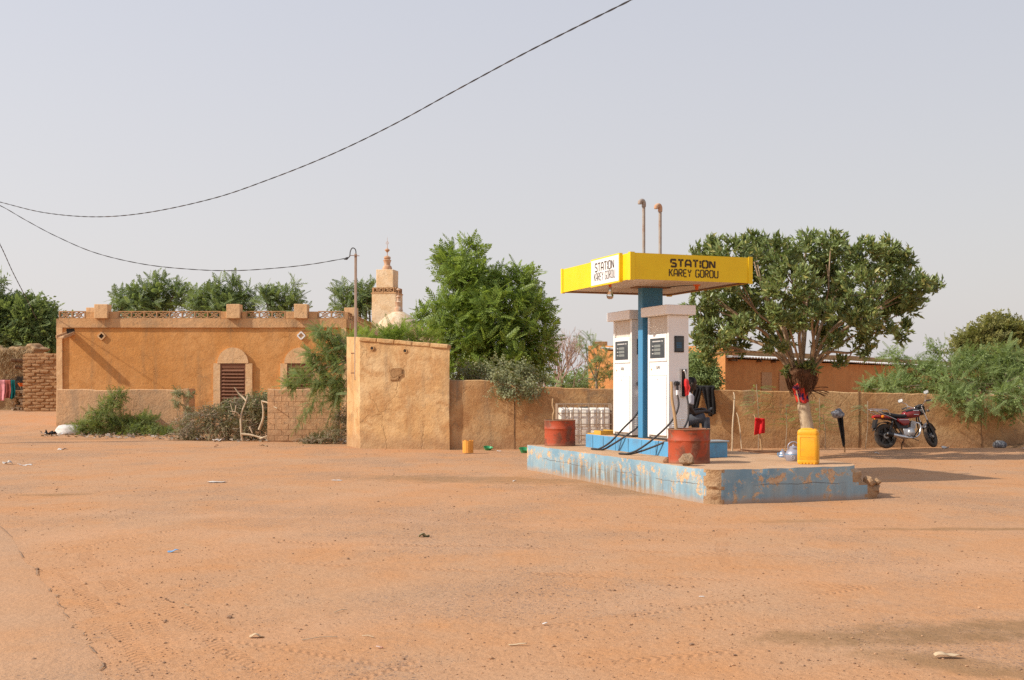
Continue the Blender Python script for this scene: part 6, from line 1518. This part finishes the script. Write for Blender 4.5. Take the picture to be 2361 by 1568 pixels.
# ---------------------------------------------------------------- weeds, brush heap
def bush(name, label, base, LB, mat, tms, dens, sc, **kw):
    return tree(name, label, 'plant', base, LB, mat, tms, dens, sc, M_twig, .02, Vector(base)+Vector((0, 0, .25)), crown_name='leaves', **kw)
bush('weed_patch', 'green weeds growing against the low wall left of the brush heap', (PX(280, 36.6), 36.6, 0), lobes_world([(250, 950, 30, 26), (235, 975, 36, 22), (300, 985, 44, 16), (340, 978, 30, 16), (265, 990, 40, 14), (205, 985, 30, 14), (190, 995, 24, 8), (270, 920, 14, 16), (350, 1000, 40, 8, -.5), (390, 1000, 24, 7, -.4), (310, 998, 30, 8, -.5)], 36.6, .4), M_grass, FR+BR, 26, .8, spt=5, tw=.35, upb=.6)
bush('creeper', 'dry creeper hanging over the end pier of the set-back low wall', (PX(418, 37.4), 37.4, 0), lobes_world([(412, 902, 13, 9), (410, 925, 7, 14), (432, 950, 6, 20), (440, 908, 6, 10), (426, 980, 10, 12)], 37.45, .15), M_dusty, BR, 60, .55, spt=5, tw=.25, upb=-.3)
BD = 33.0
bh = thing('brush_heap', 'heap of cut thorny branches and dry leaves in front of the mosque window', 'brush heap', (PX(515, BD), BD, 0))
hl_ = lobes_world([(450, 985, 40, 26), (500, 975, 50, 30), (555, 968, 46, 38), (600, 940, 20, 32), (590, 978, 40, 32), (540, 990, 60, 20), (430, 1000, 24, 12), (480, 955, 26, 14), (555, 932, 22, 10)], BD, .8)
pos, dr, tws = crown_pts(hl_, 16, 5, .55, .0, 1.2)
mesh_obj('dry_leaves', scatter('dry_leaves', FR+BR, pos, dr, .62, M_dryleaf), bh, True, kind='stuff')
g_ = [(604, 935, 14, 24), (582, 942, 24, 16), (530, 945, 26, 10), (610, 960, 12, 26)]
pos, dr, _ = crown_pts(lobes_world(g_, BD+.2, .5), 22, 5, .4); mesh_obj('green_leaves', scatter('green_leaves', BR, pos, dr, .9, M_dusty), bh, True, kind='stuff')
m = MB()
for k in range(620):
    c, r_ = hl_[rng.integers(0, len(hl_))]; p0 = Vector(c+unit(1)[0]*r_*rng.uniform(.2, 1.0)); 
    if p0.z < .03: p0.z = .03
    dv = Vector(unit(1)[0]); dv.z *= .5; L = rng.uniform(.25, .8)
    p2 = p0+dv*L; p1 = p0.lerp(p2, .5)+Vector(unit(1)[0])*.12; p2.z = max(.02, p2.z)
    m.tube([p0, p1, p2], [.007, .006, .003], 3, caps=False)
m.build('thorn_twigs', M_twig, bh, True, kind='stuff')
def branch(pts, r):
    m = MB(); pth = smooth_path([P(u, v, d) for u, v, d in pts], 6); n = len(pth); m.tube([p+noise.noise_vector(p*3)*.02 for p in pth], [lerp(r, r*.45, i/(n-1)) for i in range(n)], 8); m.build('cut_branch', M_pale, bh, True, smooth=60)
branch([(560, 1015, 32.0), (555, 985, 31.9), (556, 955, 32), (566, 930, 32.1), (570, 912, 32.2)], .036); branch([(557, 1000, 31.9), (590, 1006, 31.8), (615, 1012, 31.7)], .034); branch([(568, 925, 32.1), (552, 908, 32.2), (540, 893, 32.2)], .03); branch([(610, 965, 32), (620, 930, 32.2), (650, 942, 32.1), (672, 944, 32.2)], .03) if False else None
branch([(598, 990, 32), (607, 960, 32), (604, 925, 32.1)], .04); branch([(604, 925, 32.1), (618, 930, 32), (640, 942, 31.7)], .03); branch([(545, 935, 32), (538, 955, 31.9), (532, 930, 32)], .016); branch([(556, 960, 32), (545, 950, 31.9), (530, 948, 31.9)], .02); branch([(575, 985, 31.8), (582, 1000, 31.8)], .03); branch([(600, 1012, 31.7), (617, 1006, 31.6)], .03)
bh2 = thing('brush_heap', 'small drift of dry twigs and rubbish at the foot of the block house corner', 'brush heap', (PX(770, 31), 31, 0))
hl2 = lobes_world([(770, 1005, 24, 12), (785, 985, 12, 22), (740, 1012, 34, 7), (715, 1018, 30, 4), (790, 960, 6, 20)], 30.9, .3)
pos, dr, tws = crown_pts(hl2, 60, 4, .3, .2, 1.2); mesh_obj('dry_leaves', scatter('dry_leaves', FR+BR, pos, dr, .5, M_dryleaf), bh2, True, kind='stuff')
m = MB()
for k in range(140):
    c, r_ = hl2[rng.integers(0, len(hl2))]; p0 = Vector(c+unit(1)[0]*r_); p0.z = max(.02, p0.z); dv = Vector(unit(1)[0]); dv.z *= .4; p2 = p0+dv*rng.uniform(.15, .5); p2.z = max(.015, p2.z); m.tube([p0, p0.lerp(p2, .5)+Vector((0, 0, .05)), p2], [.006, .005, .003], 3, caps=False)
m.build('thorn_twigs', M_twig, bh2, True, kind='stuff')
# young feathery seedlings along the wall
def seedling(label, u, vb, vt, d, n, mat=M_pros, sc=.8):
    b = P(u, vb, d); b.z = max(0, min(b.z, .02)); tp = P(u+random.uniform(-6, 6), vt, d); t = thing('seedling', label, 'plant', b, group='young plants along the compound wall')
    m = MB(); pth = smooth_path([b, b.lerp(tp, .5)+Vector((.03, 0, 0)), tp], 5); m.tube(pth, .009, 5); m.build('stem', M_twig, t, True)
    ps = []; ds = []
    for k in range(n):
        q = b.lerp(tp, .55+.45*k/n); 
        for s in range(5): a = random.uniform(0, 6.28); ps.append(q+Vector((math.cos(a)*.1, math.sin(a)*.06, random.uniform(-.05, .05)))); ds.append((math.cos(a), math.sin(a)*.6, random.uniform(-.1, .4)))
    mesh_obj('leaves', scatter('leaves', [pinnate(.36, 9, .06, .022, 1.2, .1, .35)], ps, ds, sc, mat), t, True, kind='stuff')
seedling('feathery seedling behind the red cloth, reaching over the wall top', 1748, 1045, 886, 27.7, 9)
seedling('feathery seedling between the red cloth and the ficus trunk', 1810, 1046, 935, 27.7, 6)
seedling('feathery seedling just right of the ficus trunk', 1885, 1046, 918, 27.8, 8)
seedling('short feathery seedling right of the yellow jerrycan', 1902, 1046, 955, 27.9, 5)
seedling('thin seedling behind the rear wheel of the motorcycle', 1995, 1040, 925, 28.3, 5, M_dusty)

# ================================================================ CLOTHS, STICKS, ODDMENTS
def cloth(name, label, cat, mat, fn, nu=18, nv=22, th=.008, top=True, parent=None):
    vs = [fn(i/nu, j/nv) for j in range(nv+1) for i in range(nu+1)]
    me = bpy.data.meshes.new(name); me.from_pydata([tuple(v) for v in vs], [], [(j*(nu+1)+i, j*(nu+1)+i+1, (j+1)*(nu+1)+i+1, (j+1)*(nu+1)+i) for j in range(nv) for i in range(nu)])
    me.materials.append(mat); me.shade_smooth(); o = mesh_obj(name, me, parent, True)
    s_ = o.modifiers.new('thickness', 'SOLIDIFY'); s_.thickness = th
    if top: tag(o, label, cat)
    return o
M_blk = cloth_mat('black_cloth', (.016, .015, .015), (.028, .026, .026)); M_redc = cloth_mat('red_cloth', (.62, .028, .03), (.50, .02, .022))
# black trousers over the wall top
wd = 28.36; tr0 = P(1624, 893, wd)
tro = thing('black_trousers', 'black trousers hung over the compound wall behind the seated person', 'trousers', (tr0.x, wd, tr0.z-.7))
for (ua, ub, va, vb_, la) in ((1600, 1618, 893, 948, 0), (1621, 1648, 893, 957, 1)):
    def fn(s, t, ua=ua, ub=ub, vb_=vb_, la=la):
        u = lerp(ua, ub, s)+(lerp(0, -10, t) if la == 0 else lerp(-4, 3, t)*(1 if s < .5 else 1)+ (lerp(0, 9, t)*(1-s)))
        p = P(u, lerp(891, vb_+3*math.sin(s*5), t), wd-.06-.02*math.sin(s*14+t*4)-.02*t)
        if t < .06: p = P(u, 891.5, wd+.1)
        return p
    cloth('trouser_leg', None, None, M_blk, fn, top=False, parent=tro, th=.02)
def waist(s, t): return P(lerp(1600, 1648, s), lerp(891, 899, t), wd-.05-.015*math.sin(s*20)) if t > .08 else P(lerp(1600, 1648, s), 890.5, wd+.15)
cloth('waistband', None, None, M_blk, waist, 16, 6, .02, False, tro)
# sticks in front of the wall
stick('support_stick', 'tall pale forked stick leaning on the wall right of the seated person', [P(1688, 1046, 27.2), P(1689, 990, 27.3), P(1692, 940, 27.5), P(1693, 917, 27.7), P(1691, 905, 27.8)], .022, M_pale, forks=[(P(1692.5, 922, 27.65), P(1687, 913, 27.6))])
stick('support_stick', 'thin pale stick leaning on the wall beside the forked one', [P(1711, 1047, 27.2), P(1707, 1000, 27.4), P(1702, 965, 27.7), P(1698, 952, 27.85)], .013, M_pale)
stick('support_stick', 'short stick planted in the earth under the red cloth', [P(1756, 1045, 27.0), P(1753, 1010, 27.0), P(1747, 980, 27.0), P(1738, 955, 27.05)], .022, M_wood)
def redf(s, t):
    u = lerp(1741, 1763, s)+lerp(0, -1, t)*2+lerp(0, 2.5, t)*(s-.3); v = lerp(963+2*s, 1003-5*s, t)
    return P(u, v, 26.95-.03*math.sin(s*9+t*2)*(.3+t)-(.04 if t < .1 else 0))
cloth('red_cloth', 'bright red cloth hung on a planted stick by the wall', 'cloth', M_redc, redf, 16, 14, .012)
stick('support_stick', 'dark post carrying a cap and black cloth left of the motorcycle', [P(1947, 1048, 26.7), P(1946, 1000, 26.75), P(1940, 960, 26.8), P(1936, 950, 26.8)], .02, M_log)
def blf(s, t):
    w_ = lerp(13, 3.5, t**.7); u = lerp(1936, 1946, t)+(s-.5)*2*w_*.62; v = lerp(952, 1028, t)+(3*math.sin(s*6))
    return P(u, v, 26.72-.035*math.sin(s*12)*(1-t*.4)-.02)
cloth('black_cloth', 'long black cloth hanging from the post left of the motorcycle', 'cloth', M_blk, blf, 12, 18, .014)
cp = P(1932, 957, 26.66); me = pebble(31, .14, 3, .75, .5); me.materials.append(cloth_mat('grey_check', (.30, .30, .32), (.14, .14, .16), 18)); me.shade_smooth(); o = mesh_obj('crumpled_hat', me); o.location = cp+Vector((0, 0, .03)); tag(o, 'crumpled grey hat on top of the post left of the motorcycle', 'hat')
M_navy = cloth_mat('navy_red_cloth', (.60, .05, .025), (.025, .02, .07), 9)
def nvf(s, t):
    a = -2.6+s*2.4; c = P(lerp(1838, 1848, t), lerp(884, 928, t), FD); r_ = lerp(.19, .15, t); k = min(1.0, t*5)
    return Vector((c.x+r_*k*math.cos(a)*.9, c.y+r_*math.sin(a)-.02*math.sin(s*15), c.z+.02*math.sin(s*9)))
cloth('draped_cloth', 'red and navy cloth hung in the fork of the ficus trunk', 'cloth', M_navy, nvf, 16, 18, .014)
m = MB(); m.tube(smooth_path([P(1836, 900, FD-.28), P(1842, 925, FD-.26), P(1845, 940, FD-.22)], 4), .014, 6); tag(m.build('peg_stick', M_pale, smooth=50), 'short pale peg beside the cloth on the ficus trunk', 'stick')
# rusty rods on the ground
for k, (u0, v0, u1, v1, lab) in enumerate(((1706, 1036, 1815, 1047, 'rusty iron rod of the bundle by the wall, propped highest at its left end'), (1738, 1049, 1818, 1045, 'rusty iron rod lying lowest in the bundle by the wall'), (1725, 1043, 1835, 1049, 'rusty iron rod lying between the others of the bundle'), (1700, 1050, 1800, 1048.5, 'rusty iron rod reaching furthest left in the bundle by the wall'))):
    a = G(u0, 1050) if k else P(u0, v0, 25.6); b = G(u1, 1050); a.y = 25.6+.06*k; b.y = 25.9+.05*k; a.x = PX(u0, a.y); b.x = PX(u1, b.y); a.z = max(.02, a.z)+.02*k; b.z = .02+.015*k
    m = MB(); m.tube([a, a.lerp(b, .5)+Vector((0, 0, -.012 if k == 0 else .01)), b], .013, 6); tag(m.build('iron_rod', M_rust), lab, 'rod', 'iron rods on the ground by the wall')
# clothes, firewood and bowl at the far left
CLD = 45.6
m = MB(); m.tube(smooth_path([P(-60, 868, CLD), P(-10, 877, CLD), P(34, 873, CLD)], 6), .012, 5); lo = m.build('clothes_line', M_black); tag(lo, 'sagging washing line at the left edge before the straw shed', 'line')
for lab, u0, u1, v1, c in (('pale pink garment hanging at the left picture edge', -6, 12, 924, (.72, .30, .32)), ('dull red garment hanging between the pink and teal ones', 12, 25, 918, (.36, .10, .08)), ('dark teal garment hanging next to the firewood', 24, 35, 921, (.01, .13, .13)), ('purple garment at the very left picture edge', -22, -3, 915, (.22, .16, .42))):
    def gf(s, t, u0=u0, u1=u1, v1=v1): return P(lerp(u0, u1, s)+2*math.sin(t*5+u0)*t, lerp(876, v1-(8*abs(s-.4) if u0 > 20 else 0), t), CLD-.03-.05*math.sin(s*8+u0)*t)
    cloth('garment', lab, 'garment', cloth_mat('garment_%d' % (u0+30), c), gf, 10, 12, .015)
fw = thing('firewood_stack', 'stack of split firewood beside the mud brick wall end', 'firewood', (PX(46, 46.0), 46.0, gz(PX(46, 46), 46)))
for j in range(7):
    for k in range(3):
        u = 39+k*7+(3 if j % 2 else 0); z = gz(PX(46, 46), 46)+.07+j*.115; x = PX(u, 46); r_ = random.uniform(.045, .065); m = MB(); dx_ = random.uniform(-.1, .1)
        m.tube([(x+dx_, 45.75+random.uniform(-.06, .06), z), (x-dx_, 46.5, z)], r_, 8); m.build('log', M_pale if random.random() < .6 else M_wood, fw, True, jit=.008)
m = MB(); zz = gz(PX(50, 46), 46)+.85; m.lathe([(0, 0), (.1, 0), (.17, .14), (.155, .14), (.09, .015), (0, .015)], (PX(50, 46), 46.05, PZ(891, 46)), 20); tag(m.build('plastic_bowl', M_orpl, smooth=40), 'bright orange plastic bowl on top of the firewood', 'bowl')

# cut orange container, green bowls, small litter
oc = G(1079, 1044); ct = thing('cut_container', 'cut down orange plastic container standing before the brown wall', 'container', oc, .3)
M_or2 = paint('faded_orange_plastic', (.80, .36, .06), .5, dirt=(.5, .25, .1), damt=.25)
m = MB(); n = 18
for k in range(n):
    a = 2*math.pi*k/n; a2 = 2*math.pi*(k+.88)/n; r_ = .125
    m.prism([(r_*math.cos(a), r_*math.sin(a)), (r_*math.cos(a2), r_*math.sin(a2)), ((r_-.02)*math.cos(a2), (r_-.02)*math.sin(a2)), ((r_-.02)*math.cos(a), (r_-.02)*math.sin(a))], 0, .275+.01*(k % 3))
m.build('ribbed_wall', M_or2, ct); m = MB(); m.lathe([(0, .005), (.115, .005), (.115, .26), (.11, .26), (.11, .02), (0, .02)], n=24); m.build('liner', M_or2, ct, smooth=40)
M_grn = paint('green_plastic', (.03, .28, .10), .4, damt=.15)
for u, v, r_, lab in ((1125, 1037, .12, 'green plastic bowl on the ground before the brown wall'), (1210, 1043, .15, 'crushed green plastic tub by the platform far corner')):
    p = G(u, v); m = MB(); m.lathe([(0, .0), (r_*.6, .0), (r_, r_*.6), (r_*.94, r_*.6), (r_*.55, .012), (0, .012)], n=20); o = m.build('plastic_bowl', M_grn, smooth=40, jit=.01); o.location = p; o.rotation_euler = (.2, .1, 0); tag(o, lab, 'bowl')
def scrap(name, label, cat, u, v, L, W, mat, amp=.03, rz=0, h=.01, seed=0):
    p = G(u, v); pz = ground_h(p.x, p.y)
    def fn(s, t):
        x = (s-.5)*L; y = (t-.5)*W*(.6+.4*math.sin(3.1*s+.3)); q = Vector((x*6, y*6, seed*3.3)); z = h+amp*(.5+noise.noise(q*2))+.5*amp*noise.noise(q*5)
        c_, s__ = math.cos(rz), math.sin(rz); return Vector((p.x+x*c_-y*s__, p.y+x*s__+y*c_, pz+max(.004, z)))
    return cloth(name, label, cat, mat, fn, 10, 8, .004)
M_plw = cloth_mat('white_plastic_film', (.64, .60, .56), (.55, .49, .43)); M_plb = cloth_mat('blue_plastic_film', (.10, .25, .48), (.18, .32, .5)); M_card = cloth_mat('cardboard', (.52, .38, .24), (.42, .30, .18)); M_pgr = cloth_mat('grey_green_film', (.32, .32, .20), (.22, .22, .15)); M_plk = cloth_mat('black_film', (.03, .03, .03))
# white sack
p = G(152, 1002); me = pebble(41, .42, 3, .45, .35); me.materials.append(M_plw); me.shade_smooth(); o = mesh_obj('plastic_sack', me); o.location = (p.x, p.y+.3, .12); o.scale = (1, .7, 1); tag(o, 'bulging white plastic sack on the verge at far left', 'sack')
scrap('plastic_sheet', 'blue plastic sheet end beside the white sack', 'litter', 178, 1000, .38, .3, M_plb, .16)
LIT = [('plastic_strip', 'blue plastic strip lying in the left foreground', 400, 1272, .13, .05, M_plb, .02, .15), ('dry_leaf', 'large curled dry leaf in the near foreground', 592, 1467, .11, .05, M_card, .04, .1), ('reed_piece', 'pale split reed lying near the bottom centre', 1194, 1484, .14, .02, M_card, .012, -.05),
       ('plastic_rag', 'torn pale plastic rag on the dark oil stain', 2185, 1513, .20, .06, M_card, .025, .05), ('crumpled_film', 'crumpled grey green film in the middle of the yard', 978, 1236, .14, .09, M_pgr, .05, .3), ('paper_scrap', 'small white crumpled scrap near the bottom centre', 1256, 1437, .04, .03, M_plw, .02, 0),
       ('paper_scrap', 'white flat scrap left of the yard centre in the middle distance', 500, 1111, .35, .25, M_plw, .01, 0), ('paper_scrap', 'white scrap at the far left edge', 18, 1070, .22, .16, M_plw, .06, 0), ('paper_scrap', 'pale strip beside the white scrap at far left', 58, 1072, .36, .07, M_plw, .03, 0), ('paper_scrap', 'pale blue scrap below the green weeds', 145, 1036, .3, .1, M_plw, .04, .2),
       ('paper_scrap', 'white lilac bag in front of the brush heap', 504, 1018, .38, .25, M_plw, .09, 0), ('brick_piece', 'dark red brick fragment in front of the brush heap', 499, 1031, .12, .1, M_redst, .10, .3), ('paper_scrap', 'white bone-like scrap below the block wall', 607, 1030, .30, .09, M_card, .07, .1), ('plastic_strip', 'pale strip in front of the block house', 777, 1107, .22, .05, M_plw, .01, .1),
       ('paper_scrap', 'white bag on the earth right of the motorcycle', 2363 - 0, 1042, .2, .1, M_plw, .05, 0), ('paper_scrap', 'white bag on the earth before the motorcycle front wheel', 2179, 1039.5, .24, .14, M_plw, .06, 0), ('paper_scrap', 'white scrap on the earth before the motorcycle rear wheel', 2022, 1046, .16, .10, M_plw, .04, 0), ('paper_scrap', 'tiny white scrap left of the platform corner', 1186, 1108, .07, .06, M_plw, .03, 0),
       ('plastic_strip', 'red and white wrapper in the bottom left centre', 875, 1492, .05, .02, cloth_mat('red_wrapper', (.62, .12, .09), (.7, .6, .55), 30), .01, -.2), ('dry_leaf', 'small curled dry leaf left of the bottom centre', 435, 1397, .07, .025, M_card, .02, -.3), ('plastic_strip', 'thin pale strip right of centre in the yard', 1618, 1375, .05, .012, M_plw, .01, 0),
       ('black_bag', 'black plastic bag on the verge left of the white sack', 118, 1003, .45, .3, M_plk, .14, 0), ('paper_scrap', 'white wrapper right of the green bowl', 1151, 1041, .14, .08, M_plw, .04, 0)]
for k, (nm, lab, u, v, L, W, mt, amp, rz) in enumerate(LIT): scrap(nm, lab, 'brick' if nm == 'brick_piece' else 'litter', u, v, L*.8, W*.8, mt, amp, rz, .008, k)
for k, (u0, v0, u1, v1, lab) in enumerate(((696, 1474, 778, 1467, 'thin dry straw lying left of the bottom centre'), (770, 1411, 800, 1405, 'short thin straw in the left foreground'), (835, 1464, 862, 1468, 'short straw between the leaf and the reed'))):
    a, b = G(u0, v0), G(u1, v1); a.z = ground_h(a.x, a.y)+.006; b.z = ground_h(b.x, b.y)+.008; m = MB(); m.tube([a, a.lerp(b, .5)+Vector((0, .01, .006)), b], .0028, 5); tag(m.build('straw', M_pale), lab, 'straw')
# rubbish fringe under the weeds and brush
pos = []; dv = []
for k in range(420):
    u = random.uniform(90, 800); v = lerp(1003, 1020, (u-90)/710)+random.uniform(-5, 4)
    if 620 < u < 690: continue
    p = G(u, v); pos.append((p.x, p.y, ground_h(p.x, p.y)+.02)); dv.append((random.uniform(-1, 1), random.uniform(-1, 1), random.uniform(-.1, .5)))
mesh_obj('rubbish', scatter('rubbish', [tmpl([leaf_quad(.14, .08, droop=.2)]), tmpl([leaf_quad(.1, .1, droop=-.3)])], pos, dv, 1.0, leafmat('rubbish', (.20, .13, .085), (.46, .38, .30), odd=(.7, .7, .7), trans=.1)))
tag(bpy.data.objects['rubbish'], 'fine mixed rubbish strewn along the foot of the left walls', 'rubbish', kind='stuff')
# dark mound standing in for the shaded pit under the wall; striped bundle
m = MB(); b0_ = P(2315, 1030, 28.4); pth = [P(u, v, 28.5) for u, v in ((2268, 1034), (2300, 1030), (2340, 1025), (2400, 1020), (2450, 1026))]
m.loft([[Vector((p.x, 28.2, gz(p.x, 28)-.02)), Vector((p.x, 28.25, p.z-.02)), Vector((p.x, 28.5, p.z+.02)), Vector((p.x, 28.8, gz(p.x, 28)-.02))] for p in pth]); tag(m.build('shade_mound', M_log, smooth=60, jit=.02), 'dark mound in place of the shaded pit along the wall foot at the right edge', 'heap')
p = P(2305, 1030, 27.9); m = MB(); m.lathe([(0, 0), (.14, 0), (.17, .05), (.15, .12), (.08, .17), (0, .18)], n=16); o = m.build('cloth_bundle', cloth_mat('grey_bundle', (.10, .10, .11), (.30, .30, .30), 20), smooth=60, jit=.02); o.location = (p.x, p.y, gz(p.x, p.y)); tag(o, 'dark striped bundle on the earth by the dark mound', 'bundle')
